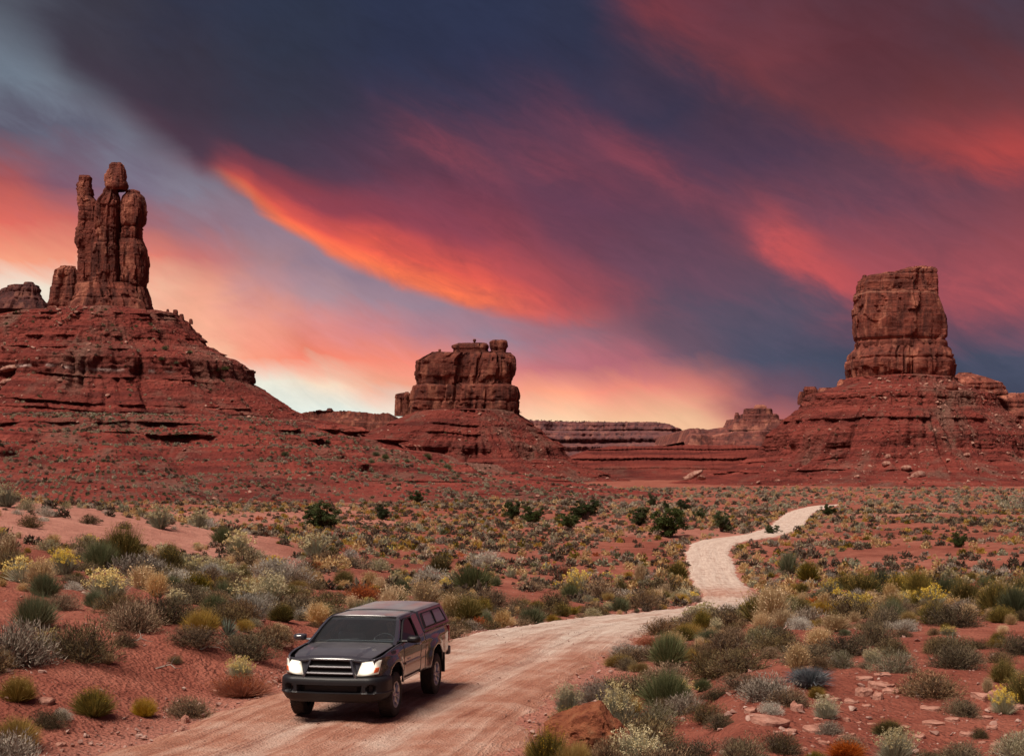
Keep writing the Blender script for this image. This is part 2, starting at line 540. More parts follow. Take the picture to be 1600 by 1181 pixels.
# ------------------------------------------------------------------ materials
def mat_soil():
    m, b = new_mat('red_soil')
    p = b.obj()
    big = b.noise(p, 0.09, 5, .6)
    mid = b.noise(p, 0.8, 6, .65)
    fin = b.noise(p, 9.0, 5, .7)
    c = b.ramp(b.m('ADD', b.m('MULTIPLY', big, .55), b.m('MULTIPLY', mid, .45)), [(.30, (.12, .032, .022)), (.45, (.235, .066, .044)), (.58, (.35, .118, .080)), (.74, (.47, .205, .148))])
    sand = b.m('MULTIPLY', b.attr('sand'), b.mapr(mid, .3, .6, .55, 1.0))
    c = b.mix(sand, c, (.58, .285, .22))
    # clods and small stones
    v = b.voronoi(p, 14.0)
    v2 = b.voronoi(p, 5.0)
    st = b.m('MULTIPLY', b.mapr(v, .12, .3, 1, 0), b.mapr(b.noise(p, 2.3, 3), .5, .62, 0, 1))
    c = b.mix(b.m('MULTIPLY', st, .55), c, (.46, .26, .20))
    c = b.mix(b.mapr(fin, .35, .7, .0, .38), c, (.20, .06, .042))
    # layered hillside beds
    z = b.sep(p)[2]
    zz = b.m('ADD', z, b.m('MULTIPLY', b.noise(p, .06, 4), 3.0))
    bed = b.noise(b.comb(b.m('MULTIPLY', b.sep(p)[0], .006), b.m('MULTIPLY', b.sep(p)[1], .006), b.m('MULTIPLY', zz, .55)), 1.0, 5, .65)
    bc = b.ramp(bed, [(.3, (.10, .029, .022)), (.43, (.19, .046, .032)), (.56, (.29, .074, .049)), (.7, (.40, .135, .092))], 'LINEAR')
    bc = b.mix(b.mapr(b.noise(p, .35, 5, .7), .4, .7, 0, .5), bc, (.36, .10, .062))
    nz = b.sep(b.node('ShaderNodeNewGeometry').outputs['True Normal'])[2]
    rock = b.m('MULTIPLY', b.mapr(b.m('ADD', nz, b.m('MULTIPLY', b.m('SUBTRACT', mid, .5), .4)), .72, .93, 1, 0), b.attr('strata'))
    c = b.mix(b.attr('strata'), c, bc)
    c = b.mix(b.m('MULTIPLY', rock, .85), c, (.085, .024, .018))      # steep steps darkened: ledge rock plus overhang shade put into the colour
    h = b.m('ADD', b.m('MULTIPLY', fin, .6), b.m('ADD', b.m('MULTIPLY', v, .5), b.m('MULTIPLY', v2, .5)))
    lo = b.noise(p, 2.2, 6, .7)
    h = b.m('ADD', h, b.m('MULTIPLY', lo, 1.6))
    b.out(c, .95, b.bump(h, 1.0, .11), spec=.15)
    return m


def mat_road():
    m, b = new_mat('dirt_road')
    p = b.obj()
    s, t = b.attr('along'), b.attr('across')
    sv = b.comb(b.m('MULTIPLY', s, .12), b.m('MULTIPLY', t, 3.2), 0.0)
    streak = b.noise(sv, 1.6, 7, .65, .5)
    mid = b.noise(p, .9, 6, .6)
    fin = b.noise(p, 16, 5, .75)
    red = b.ramp(b.m('ADD', b.m('MULTIPLY', streak, .6), b.m('MULTIPLY', mid, .4)), [(.34, (.25, .088, .056)), (.48, (.41, .185, .125)), (.62, (.56, .325, .245))])
    grey = b.ramp(b.m('ADD', b.m('MULTIPLY', streak, .6), b.m('MULTIPLY', mid, .4)), [(.34, (.42, .28, .225)), (.5, (.63, .50, .425)), (.66, (.76, .66, .58))])
    g = b.m('ADD', b.attr('grey'), b.m('MULTIPLY', b.m('SUBTRACT', mid, .5), .9), clamp=True)
    c = b.mix(g, red, grey)
    v = b.voronoi(p, 26.0)
    v2 = b.voronoi(p, 11.0)
    c = b.mix(b.m('MULTIPLY', b.mapr(v, .1, .34, 1, 0), b.mapr(b.noise(p, 3, 3), .42, .6, .1, .75)), c, (.28, .15, .12))
    c = b.mix(b.m('MULTIPLY', b.mapr(v2, .06, .2, 1, 0), .5), c, (.60, .45, .39))
    c = b.mix(b.mapr(fin, .4, .75, 0, .4), c, (.30, .14, .105))
    h = b.m('ADD', b.m('MULTIPLY', fin, .5), b.m('ADD', b.m('MULTIPLY', v, .4), b.m('MULTIPLY', streak, 1.2)))
    rel = b.m('ADD', h, b.m('MULTIPLY', b.noise(p, 3.0, 6, .7), 1.4))
    b.out(c, .95, b.bump(rel, 1.0, .07), spec=.15)
    return m


def mat_talus(name, seed, dark=1.0):
    m, b = new_mat(name)
    p = b.obj()
    x, y, z = b.sep(p)
    zz = b.m('ADD', z, b.m('MULTIPLY', b.m('SUBTRACT', b.noise(p, .05, 4), .5), 3.0))
    bed = b.noise(b.comb(b.m('MULTIPLY', x, .022), b.m('ADD', b.m('MULTIPLY', y, .022), seed), b.m('MULTIPLY', zz, .42)), 1.0, 7, .7)
    k = dark
    c = b.ramp(bed, [(.28, (.085 * k, .021 * k, .020 * k)), (.42, (.19 * k, .040 * k, .033 * k)), (.55, (.31 * k, .063 * k, .048 * k)), (.7, (.43 * k, .108 * k, .080 * k))])
    # scree: lighter tan debris in downhill fans
    fan = b.noise(b.comb(b.m('MULTIPLY', x, .06), b.m('MULTIPLY', y, .06), b.m('MULTIPLY', z, .012)), 1.0, 5, .6, .6)
    scree = b.m('MULTIPLY', b.mapr(fan, .5, .64, 0, 1), b.attr('scree'))
    spk = b.voronoi(p, .75)
    sc = b.ramp(b.noise(p, 1.3, 4, .7), [(.3, (.15 * k, .07 * k, .055 * k)), (.55, (.27 * k, .125 * k, .095 * k)), (.75, (.40 * k, .23 * k, .18 * k))])
    c = b.mix(scree, c, sc)
    pale = b.m('MULTIPLY', b.mapr(b.noise(p, 1.7, 3, .6), .63, .7, 0, 1), .55)
    c = b.mix(pale, c, (.40 * k, .21 * k, .165 * k))
    c = b.mix(b.attr('white'), c, (.55, .40, .36))
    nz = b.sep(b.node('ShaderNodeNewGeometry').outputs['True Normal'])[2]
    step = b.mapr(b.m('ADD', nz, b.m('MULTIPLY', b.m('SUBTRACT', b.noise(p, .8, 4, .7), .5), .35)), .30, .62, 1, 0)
    c = b.mix(b.m('MULTIPLY', step, .42), c, (.10 * k, .033 * k, .026 * k))  # steep ledge faces darkened, overhang shadow included in the colour
    rub = b.voronoi(p, .45)
    h = b.m('ADD', b.noise(p, .5, 8, .78), b.m('ADD', b.m('MULTIPLY', spk, .5), b.m('MULTIPLY', rub, .4)))
    b.out(c, .95, b.bump(h, 1.0, 1.6), spec=.12)
    return m


def mat_rock(name, tone=1.0, purple=0.0, band=None, scale=1.0):
    m, b = new_mat(name)
    p = b.obj()
    x, y, z = b.sep(p)
    k = tone
    s = scale
    base = b.noise(p, .12 * s, 6, .62)
    c = b.ramp(base, [(.3, (.10 * k, .028 * k, .021 * k)), (.46, (.21 * k, .055 * k, .038 * k)), (.58, (.30 * k, .083 * k, .056 * k)), (.72, (.42 * k, .15 * k, .10 * k))])
    # bedding
    bed = b.noise(b.comb(b.m('MULTIPLY', x, .01), b.m('MULTIPLY', y, .01), b.m('MULTIPLY', z, .8 * s)), 1.0, 5, .7)
    c = b.mix(b.mapr(bed, .42, .62, .55, 0), c, (.13 * k, .05 * k, .04 * k))
    # desert varnish running down the faces
    var = b.noise(b.comb(b.m('MULTIPLY', x, .38 * s), b.m('MULTIPLY', y, .38 * s), b.m('MULTIPLY', z, .045 * s)), 1.0, 5, .6, .3)
    c = b.mix(b.mapr(var, .48, .62, 0, .8), c, (.075 * k, .027 * k, .023 * k))
    lit = b.noise(b.comb(b.m('MULTIPLY', x, .16 * s), b.m('MULTIPLY', y, .16 * s), b.m('ADD', b.m('MULTIPLY', z, .07 * s), 4.0)), 1.0, 4, .55)
    c = b.mix(b.mapr(lit, .54, .66, 0, .7), c, (.52 * k, .20 * k, .13 * k))  # brighter orange patches: a sunlit look mixed into the rock colour
    if purple: c = b.mix(purple, c, (.17, .13, .17))  # purple-blue tint of distant haze and shadow put into the colour
    if band:
        for z0, w, cc in band:
            g = b.mapr(b.m('ABSOLUTE', b.m('SUBTRACT', b.m('ADD', z, b.m('MULTIPLY', b.m('SUBTRACT', b.noise(p, .1, 3), .5), .8)), z0)), 0, w, .75, 0)
            c = b.mix(g, c, cc)
    h = b.m('ADD', b.noise(p, .7 * s, 8, .72), b.m('MULTIPLY', bed, .5))
    b.out(c, .92, b.bump(h, 1.0, 1.3 / s), spec=.15)
    return m


def mat_plain(name, cols, scale=6.0, rough=.92, bump=.3, bd=.02, spec=.2):
    m, b = new_mat(name)
    p = b.obj()
    n = b.noise(p, scale, 6, .65)
    k = len(cols)
    c = b.ramp(n, [(.3 + .42 * i / max(1, k - 1), cc) for i, cc in enumerate(cols)])
    b.out(c, rough, b.bump(b.noise(p, scale * 4, 6, .7), bump, bd), spec=spec)
    return m


def mat_leaf(name, cols, rough=.85, trans=.25):
    m, b = new_mat(name)
    r = b.attr('rnd')
    oi = b.node('ShaderNodeObjectInfo').outputs['Random']
    k = len(cols)
    f = b.m('ADD', b.m('MULTIPLY', r, .82), b.m('MULTIPLY', oi, .18))
    c = b.ramp(f, [(i / max(1, k - 1), cc) for i, cc in enumerate(cols)])
    hs = b.node('ShaderNodeHueSaturation')
    b.link(c, hs.inputs['Color'])
    b.link(b.mapr(oi, 0, 1, .78, 1.2), hs.inputs['Value'])
    b.link(b.mapr(b.m('FRACT', b.m('MULTIPLY', oi, 7.3)), 0, 1, .8, 1.1), hs.inputs['Saturation'])
    p = b.node('ShaderNodeBsdfPrincipled')
    b.link(hs.outputs[0], p.inputs['Base Color'])
    p.inputs['Roughness'].default_value = rough
    p.inputs['Specular IOR Level'].default_value = .15
    t = b.node('ShaderNodeBsdfTranslucent')
    b.link(hs.outputs[0], t.inputs[0])
    mx = b.node('ShaderNodeMixShader')
    mx.inputs[0].default_value = trans
    b.link(p.outputs[0], mx.inputs[1])
    b.link(t.outputs[0], mx.inputs[2])
    o = b.node('ShaderNodeOutputMaterial')
    b.link(mx.outputs[0], o.inputs[0])
    return m


def mat_simple(name, c, rough=.5, metallic=0.0, spec=.4, coat=0.0, noise=0.0, ns=20):
    m, b = new_mat(name)
    col = c
    if noise:
        n = b.noise(b.obj(), ns, 4, .6)
        col = b.mix(b.mapr(n, .35, .7, 0, noise), c, tuple(min(1, v * .5 + .25 * t) for v, t in zip(c, (.45, .26, .2))))
    b.out(col, rough, None, metallic, spec, coat)
    return m


SOIL = mat_soil()
ROADM = mat_road()
ROCK_L = mat_rock('sandstone_left', .92)
ROCK_M = mat_rock('sandstone_middle', .74)
ROCK_R = mat_rock('sandstone_right', .98, band=[(ZP(461, 800), .6, (.44, .20, .14)), (ZP(532, 800), .4, (.40, .17, .12))])
ROCK_F = mat_rock('sandstone_far', .85, .22, scale=.5)
ROCK_P = mat_rock('sandstone_far_pale', 1.0, .10, scale=.5)
ROCK_D = mat_rock('sandstone_dark', .5, .1)
TAL_L = mat_talus('talus_left', 3.1, .76)
TAL_H = mat_talus('talus_hill', 21.0, .88)
TAL_M = mat_talus('talus_middle', 7.7, .62)
TAL_R = mat_talus('talus_right', 12.4, .73)
SCREE = mat_plain('scree_rock', [(.12, .055, .045), (.24, .10, .075), (.36, .2, .155), (.45, .30, .25)], .8)
SLAB = mat_plain('slab_rock', [(.22, .085, .06), (.38, .18, .135), (.50, .28, .22)], 3.0, bump=.8, bd=.05)
BOULD = mat_plain('rust_boulder', [(.12, .038, .024), (.25, .075, .038), (.34, .12, .058), (.36, .18, .10)], 4.5, bump=1.0, bd=.09)
PEBB = mat_plain('pebble_rock', [(.20, .085, .065), (.34, .2, .165), (.50, .37, .32)], 3.0)
# ------------------------------------------------------------------ lie of the land
YK = np.array([6, 16, 22.6, 27, 31.3, 39, 43, 55, 73, 95, 115, 136, 160, 182, 208, 250, 300, 340, 380, 440, 520, 600, 760, 1000, 12000.])
CEN = [0, 0, 0, 0, 0, -.03, -.18, -.89, -1.89, -2.89, -3.41, -3.61, -3.41, -3.33, -3.12, -3.05, -3.0, -2.95, -2.89, -2.5, -1.9, -1.1, .5, 2, 2]
ZC = {
    0: [.3, .35, .40, .65, .90, 1.10, 1.10, 1.10, 1.6, 2.35, 2.4, 1.2, -.5, -1.5, -1.6, -1.0, -1.2, -1.6, -2, -2, -1.6, -1, .5, 2, 2],
    200: [.1, .2, .30, .55, .85, .95, .90, .65, .8, 1.3, 1.3, .2, -1.3, -2, -2, -1.4, -1.2, -1.6, -2, -2, -1.6, -1, .5, 2, 2],
    400: [0, 0, 0, .15, .75, .55, .35, .05, -.35, -.4, -.4, -1.3, -2.1, -2.4, -2.3, -1.8, -1.2, -1.6, -2, -2, -1.6, -1, .5, 2, 2],
    520: [0, 0, 0, 0, .35, .40, .30, -.1, -.8, -1.2, -1.5, -2.1, -2.5, -2.6, -2.5, -2.2, -1.2, -1.6, -2, -2, -1.6, -1, .5, 2, 2],
    600: [0, 0, 0, 0, 0, .25, .25, -.2, -1.1, -1.9, -2.4, -2.7, -2.8, -2.8, -2.7, -2.5, -1.2, -1.6, -2, -2, -1.6, -1, .5, 2, 2],
    700: [0, 0, 0, 0, 0, .05, .15, -.3, -1.3, -2.3, -2.8, -3.0, -3.0, -3.0, -2.85, -2.7, -1.2, -1.6, -2, -2, -1.6, -1, .5, 2, 2],
    760: [0, 0, 0, 0, 0, 0, .1, -.4, -1.5, -2.5, -3.0, -3.2, -3.1, -3.1, -2.9, -2.8, -1.2, -1.6, -2, -2, -1.6, -1, .5, 2, 2],
    850: [0, 0, 0, 0, 0, 0, .0, -.6, -1.7, -2.7, -3.2, -3.4, -3.25, -3.2, -3.0, -2.9, -1.2, -1.6, -2, -2, -1.6, -1, .5, 2, 2],
    950: CEN, 1080: CEN,
    1160: [.2, .3, .5, .5, .42, .2, .0, -.75] + CEN[8:],
    1400: [.2, .25, .35, .5, .55, .4, .2, -.6, -1.8, -2.8] + CEN[10:],
    1600: [.2, .25, .3, .5, .6, .5, .3, -.5, -1.6, -2.6, -3.1, -3.3, -3.2, -3.1, -2.9, -2.8, -2.7, -2.6, -2.4, -2.0, -1.5, -.8, .6, 2, 2],
}
_pk = np.array(sorted(ZC))
_tab = np.array([ZC[k] for k in _pk], float)
_LY = np.linspace(math.log(6), math.log(12000), 900)
_PX = np.linspace(-400, 2000, 481)
_d1 = np.array([np.interp(_LY, np.log(YK), r) for r in _tab])
_D = np.array([np.interp(_PX, _pk, _d1[:, j]) for j in range(len(_LY))])      # rows logY, cols px


def _blur(A, n, ax):
    k = np.hanning(n + 2)[1:-1]
    k /= k.sum()
    pad = [(0, 0), (0, 0)]
    pad[ax] = (n // 2, n // 2)
    B = np.pad(A, pad, mode='edge')
    return np.apply_along_axis(lambda v: np.convolve(v, k, 'valid'), ax, B)


_D = _blur(_blur(_D, 23, 0), 25, 1)
_cen = np.interp(_LY, np.log(YK), CEN)
_cen = np.convolve(np.pad(_cen, 11, mode='edge'), np.hanning(25)[1:-1] / np.hanning(25).sum(), 'valid')


def zbase_road(Y):
    return np.interp(np.log(np.clip(Y, 6, 12000)), _LY, _cen)


def ztable(X, Y):
    X = np.asarray(X, float); Y = np.asarray(Y, float)
    r = np.hypot(X, Y)
    th = np.arctan2(X, Y)
    thc = np.clip(th, -.6, .6)
    Ye = np.where(np.abs(th) < .6, Y, r * math.cos(.6))
    px = 800 + FPX * np.tan(thc)
    u = np.clip((px - _PX[0]) / (_PX[1] - _PX[0]), 0, len(_PX) - 1.001)
    v = np.clip((np.log(np.clip(Ye, 6, 12000)) - _LY[0]) / (_LY[1] - _LY[0]), 0, len(_LY) - 1.001)
    iu, iv = u.astype(int), v.astype(int)
    fu, fv = u - iu, v - iv
    return (_D[iv, iu] * (1 - fu) + _D[iv, iu + 1] * fu) * (1 - fv) + (_D[iv + 1, iu] * (1 - fu) + _D[iv + 1, iu + 1] * fu) * fv


# ------------------------------------------------------------------ the road's course: (X, Y, half width)
RW = [(-9.0, 6, 3.2), (-6.2, 14, 3.1), (-3.3, 22.0, 2.85), (-2.25, 27, 2.55), (-1.2, 31.3, 2.4), (.45, 38, 2.3), (1.4, 43, 2.25), (3.8, 53, 1.9), (7.0, 63, 1.65),
      (10.0, 73, 1.65), (12.3, 90, 1.6), (14.3, 112, 1.7), (16.7, 134, 1.9), (19.6, 160, 2.1), (23.6, 181, 2.4), (30.5, 197, 2.4), (37.6, 222, 2.3), (46, 262, 2.4),
      (57, 315, 2.5), (68, 358, 2.5), (74, 378, 2.2), (80, 392, 1.0)]


def catmull(pts, per=16):
    pts = np.array(pts, float)
    out = []
    for i in range(len(pts) - 1):
        p0, p1, p2, p3 = pts[max(i - 1, 0)], pts[i], pts[i + 1], pts[min(i + 2, len(pts) - 1)]
        for t in np.linspace(0, 1, per, endpoint=False):
            out.append(.5 * ((2 * p1) + (-p0 + p2) * t + (2 * p0 - 5 * p1 + 4 * p2 - p3) * t * t + (-p0 + 3 * p1 - 3 * p2 + p3) * t ** 3))
    out.append(pts[-1])
    return np.array(out)


RC = catmull(RW, 16)


def road_dist(X, Y):
    """signed-less distance to the road centre minus half width; and the index of the nearest point"""
    X = np.asarray(X, float).ravel(); Y = np.asarray(Y, float).ravel()
    best = np.full(X.shape, 1e9); idx = np.zeros(X.shape, int)
    near = (Y > 0) & (Y < 470) & (X > -20) & (X < 150)
    xi, yi = X[near], Y[near]
    bb = np.full(xi.shape, 1e9); ii = np.zeros(xi.shape, int)
    for k in range(len(RC) - 1):
        a, c = RC[k], RC[k + 1]
        dx, dy = c[0] - a[0], c[1] - a[1]
        t = np.clip(((xi - a[0]) * dx + (yi - a[1]) * dy) / (dx * dx + dy * dy), 0, 1)
        d = np.hypot(xi - a[0] - t * dx, yi - a[1] - t * dy) - (a[2] + (c[2] - a[2]) * t)
        s = d < bb
        bb[s] = d[s]; ii[s] = k
    best[near] = bb; idx[near] = ii
    return best, idx


def ground(X, Y, full=True):
    X = np.asarray(X, float); Y = np.asarray(Y, float)
    sh = X.shape
    X = X.ravel(); Y = Y.ravel()
    z = ztable(X, Y)
    d, idx = road_dist(X, Y)
    zr = zbase_road(Y)
    k = 1 - sstep(.2, 3.4, d + .5 * vnoise(X * .35, Y * .35, 0, 5))
    r = np.hypot(X, Y)
    amp = np.clip(r / 120, .18, 1.0)
    off = sstep(.0, 2.5, d)
    if full:
        # hummocks of the plain
        z = z + off * amp * (.55 * fbm(X * .05, Y * .05, 0, 3, 31) + .16 * fbm(X * .3, Y * .3, 0, 3, 32))
        z = z + off * .075 * fbm(X * 1.5, Y * 1.5, 0, 3, 33) * (r < 140)
        # raised crumbly shoulder beside the road
        z = z + .16 * np.exp(-((d - 1.0) / .7) ** 2) * (.6 + .6 * vnoise(X * .5, Y * .5, 0, 35)) * (r < 130)
    z = z * (1 - k) + (zr - .05) * k
    return z.reshape(sh)


_sm_cache = {}


def hit(px, py):
    """where the line of sight through a point of the photograph meets the ground"""
    Y = np.exp(np.linspace(math.log(14), math.log(640), 2600))
    X = (px - 800) / FPX * Y
    g = ground(X, Y)
    ray = CZ - Y * (py - HOR) / FPX
    w = np.nonzero(g >= ray)[0]
    i = w[0] if len(w) else len(Y) - 1
    return float(X[i]), float(Y[i]), float(g[i])


def build_ground():
    th_in = np.linspace(-.40, .40, 540)
    th_out = np.concatenate([np.linspace(.40, .8, 22)[1:], np.linspace(.8, PI, 34)[1:]])
    th = np.concatenate([-th_out[::-1], th_in, th_out])
    r = np.concatenate([np.array([.5, 3, 6, 9]), np.exp(np.linspace(math.log(11), math.log(62), 190)), np.exp(np.linspace(math.log(62), math.log(275), 150))[1:],
                        np.linspace(275, 545, 120)[1:], np.exp(np.linspace(math.log(545), math.log(12000), 40))[1:]])
    R, T = np.meshgrid(r, th, indexing='ij')
    X, Y = R * np.sin(T), R * np.cos(T)
    Z = ground(X, Y)
    d, _ = road_dist(X, Y)
    d = d.reshape(X.shape)
    px = 800 + FPX * np.tan(np.clip(T, -.6, .6))
    knoll = sstep(60, 75, Y) * (1 - sstep(118, 135, Y)) * (1 - sstep(330, 560, px))
    sand = .85 * knoll + .55 * np.exp(-(np.clip(d, 0, 9) / .9) ** 2) * (R < 470)
    sand = sand + .5 * sstep(.15, .5, fbm(X * .03, Y * .03, 0, 3, 41)) * sstep(110, 200, R) * (1 - sstep(300, 380, R))
    # pale dune-like patch under the right end of the bench
    sand = sand + .9 * np.exp(-((px - 800) / 90) ** 2 - ((Y - 400) / 45) ** 2)
    sand = np.clip(sand + .18 * fbm(X * .2, Y * .2, 0, 3, 42), 0, 1)
    strata = np.zeros_like(Z)
    me = np_mesh('ground', np.stack([X, Y, Z], -1).reshape(-1, 3), grid_faces(*X.shape), [SOIL], True, {'sand': sand, 'strata': strata})
    tag(link('ground', me), kind='structure')


build_ground()


def build_road():
    seg = np.hypot(np.diff(RC[:, 0]), np.diff(RC[:, 1]))
    S = np.concatenate([[0], np.cumsum(seg)])
    near = np.arange(0, S[np.searchsorted(RC[:, 1], 60)], .22)
    far = np.arange(near[-1] + .8, S[-1], 1.0)
    s = np.concatenate([near, far])
    cx, cy, hw = (np.interp(s, S, RC[:, i]) for i in range(3))
    tx, ty = np.gradient(cx), np.gradient(cy)
    L = np.hypot(tx, ty)
    tx, ty = tx / L, ty / L
    u = np.linspace(-1, 1, 49)
    left = 1 + .16 * fbm(s * .35, 0, 0, 4, 51) + .07 * vnoise(s * 2, 0, 0, 53)
    right = 1 + .16 * fbm(s * .35, 5, 0, 4, 52) + .07 * vnoise(s * 2, 3, 0, 54)
    wid = np.where(u[None, :] < 0, left[:, None], right[:, None]) * hw[:, None] * 1.04
    A = u[None, :] * wid
    X = cx[:, None] + ty[:, None] * A
    Y = cy[:, None] - tx[:, None] * A
    Z = zbase_road(Y)
    rut = lambda c, w: np.exp(-((A - c) / w) ** 2)
    fade = np.clip(1 - (np.abs(u)[None, :] - .82) / .18, 0, 1) ** .7
    wv = .25 * vnoise(s * .08, 0, 0, 57)[:, None]
    Z = Z + .05 * fade - .10 * (1 - fade) - .05 * (rut(-.85 + wv, .30) + rut(.85 + wv, .30)) - .03 * rut(.2 + wv, .16) + .02 * rut(0, .4)
    Z = Z + .03 * fbm(X * .9, Y * .9, 0, 3, 55) + .012 * fbm(X * 5, Y * 5, 0, 3, 56)
    grey = sstep(33, 44, Y) * .95 - .75 * np.exp(-((Y - 92) / 9) ** 2) + .05
    grey = np.clip(grey + .42 * rut(-.85 + wv, .34) * (Y < 70) + .42 * rut(.85 + wv, .34) * (Y < 70) - .25 * rut(0, .35) * (Y < 70) - .3 * (1 - fade), 0, 1)
    al = np.broadcast_to(s[:, None], X.shape)
    me = np_mesh('road', np.stack([X, Y, Z], -1).reshape(-1, 3), grid_faces(*X.shape), [ROADM], True, {'along': al, 'across': A, 'grey': grey})
    tag(link('road', me), kind='structure')


build_road()
# ------------------------------------------------------------------ rock towers
def rock_block(name, pts, Y, parent, mat, depth=1.0, power=4.2, dy=0.0, seed=0, top=(.10, .5), cracks=6, beds=(), rows=None, ncol=84, block=1.0, rough=1.0, tilt=0.0, label=None, yaw=0.0):
    """pts: (py, px_left, px_right) from the top down: the block's outline at distance Y (depth = its depth / width)"""
    pts = sorted(pts)
    pys = np.array([p[0] for p in pts], float)
    zt, zb = ZP(pys[0], Y), ZP(pys[-1], Y)
    H = zt - zb
    step = Y / 1600 * .85
    nr = rows or max(10, int(H / step))
    z = np.linspace(zb, zt, nr)
    py = HOR - (z - CZ) / Y * FPX
    xl = (np.interp(py, pys, [p[1] for p in pts]) - 800) / FPX * Y
    xr = (np.interp(py, pys, [p[2] for p in pts]) - 800) / FPX * Y
    cx, hx = (xl + xr) / 2, (xr - xl) / 2
    W = hx.max()
    # rounded top
    capn = 7
    ca = np.linspace(0, 1, capn + 1)[1:]
    ch = min(H * .5, W * top[0] * 2)
    z = np.concatenate([z, zt + ch * np.sin(ca * PI / 2) * .6])
    cx = np.concatenate([cx, np.full(capn, cx[-1])])
    hx = np.concatenate([hx, hx[-1] * np.maximum(1 - ca ** (2 / max(top[1], .05)), .0)])
    a = np.linspace(0, 2 * PI, ncol, endpoint=False)
    a = a + .12 * np.sin(2 * a) * 0
    ca_, sa_ = np.cos(a), np.sin(a)
    rr = (np.abs(ca_) ** power + np.abs(sa_) ** power) ** (-1 / power)
    ux, uy = ca_ * rr, sa_ * rr
    hy = np.maximum(hx, .0) * depth
    nx, ny = ca_, sa_
    X = cx[:, None] + hx[:, None] * ux[None, :]
    Yl = hy[:, None] * uy[None, :]
    Z = np.broadcast_to(z[:, None], X.shape).copy()
    s = np.broadcast_to((a * W)[None, :], X.shape)
    keep = np.clip(hx / W * 1.6, 0, 1)[:, None]
    sc = min(W, H * .7)
    o = seed * 13.7
    # panels bounded by joints and bedding: stepped offsets
    wob = .25 * vnoise(X / sc * 3 + o, Z / sc * 3, 0, seed)
    rown = np.floor(Z / (sc * 1.5 * block) + wob + o)
    cell = _h(np.floor(s / (sc * .40 * block) + rown * .37 + wob), rown, np.zeros_like(X), seed + 1)
    cell2 = _h(np.floor(s / (sc * .21 * block) + rown * .7 + wob), np.floor(Z / (sc * .6 * block) + wob + o), np.zeros_like(X), seed + 2)
    col1 = _h(np.floor(s / (sc * .5) + .6 * vnoise(s / sc, Z / sc * .5, o, seed + 3)), np.zeros_like(X), np.zeros_like(X), seed + 4)
    D = (.075 * cell + .04 * cell2 + .08 * col1) * sc * rough
    qx, qy, qz = X / sc, Yl / sc, Z / sc
    D = D + sc * rough * (-.06 + .06 * fbm(qx * 1.9 + o, qz * .4, qy * 1.9, 3, seed + 5) + .035 * fbm(qx * 5 + o, qz * 3, qy * 5, 3, seed + 6) + .016 * fbm(qx * 14, qz * 14 + o, qy * 14, 2, seed + 7))
    R = np.random.default_rng(seed + 100)
    per = 2 * PI * W
    cracks = int(cracks * 1.6 * W / sc) if cracks > 2 else cracks
    for k in range(cracks):
        s0 = R.uniform(0, per)
        w = R.uniform(.018, .04) * sc
        path = s0 + sc * .10 * vnoise(Z / sc * 1.6 + k * 9, k * 3.1, 0, seed + 8)
        dd = np.abs((s - path + per / 2) % per - per / 2)
        D = D - sc * R.uniform(.08, .20) * np.exp(-(dd / w) ** 2) * np.clip(.5 + 1.2 * vnoise(Z / sc * .8 + k * 5, k, 0, seed + 9), 0, 1)
    for bz in beds:
        z0 = ZP(bz, Y)
        zz = Z + sc * .05 * vnoise(s / sc * 2.2, bz * .1, 0, seed + 10)
        D = D - sc * .06 * np.exp(-((zz - z0) / (sc * .03 + Y / 1600 * .4)) ** 2)
    D = D * keep
    X = X + nx[None, :] * D
    Yl = Yl + ny[None, :] * D
    Z = Z + .04 * sc * rough * fbm(X / sc * 3 + o, Yl / sc * 3, 0, 3, seed + 11) * np.clip((z - zt + .35 * sc) / (.35 * sc), 0, 1)[:, None]
    Yw = Y + dy + Yl
    if yaw:
        c0 = cx.mean()
        c, sn = math.cos(yaw), math.sin(yaw)
        X, Yw = c0 + (X - c0) * c - (Yw - Y - dy) * sn, Y + dy + (X - c0) * sn + (Yw - Y - dy) * c
    ox, oy, oz = parent.location if parent is not None else (0, 0, 0)
    V = np.stack([X - ox, Yw - oy, Z - oz], -1).reshape(-1, 3)
    me = np_mesh(name, V, grid_faces(*X.shape, wrap=True), [mat], True)
    try:
        me.set_sharp_from_angle(angle=math.radians(38))
    except Exception:
        pass
    ob = link(name, me, parent)
    if label: ob['label'] = label
    return ob


def strata_fn(seed, z0, z1, tmin=.7, tmax=3.2):
    R = np.random.default_rng(seed)
    zs, hs = [z0], []
    while zs[-1] < z1:
        zs.append(zs[-1] + R.uniform(tmin, tmax) * (1.6 if R.random() < .2 else 1))
        hs.append(R.random() ** 1.3)
    zs = np.array(zs); hs = np.array(hs + [.3])
    zz = np.linspace(z0, z1, 4000)
    h = hs[np.clip(np.searchsorted(zs, zz, side='right') - 1, 0, len(hs) - 1)]
    k = np.hanning(11); k /= k.sum()
    h = np.convolve(np.pad(h, 5, mode='edge'), k, 'valid')
    return lambda z: np.interp(z, zz, h)


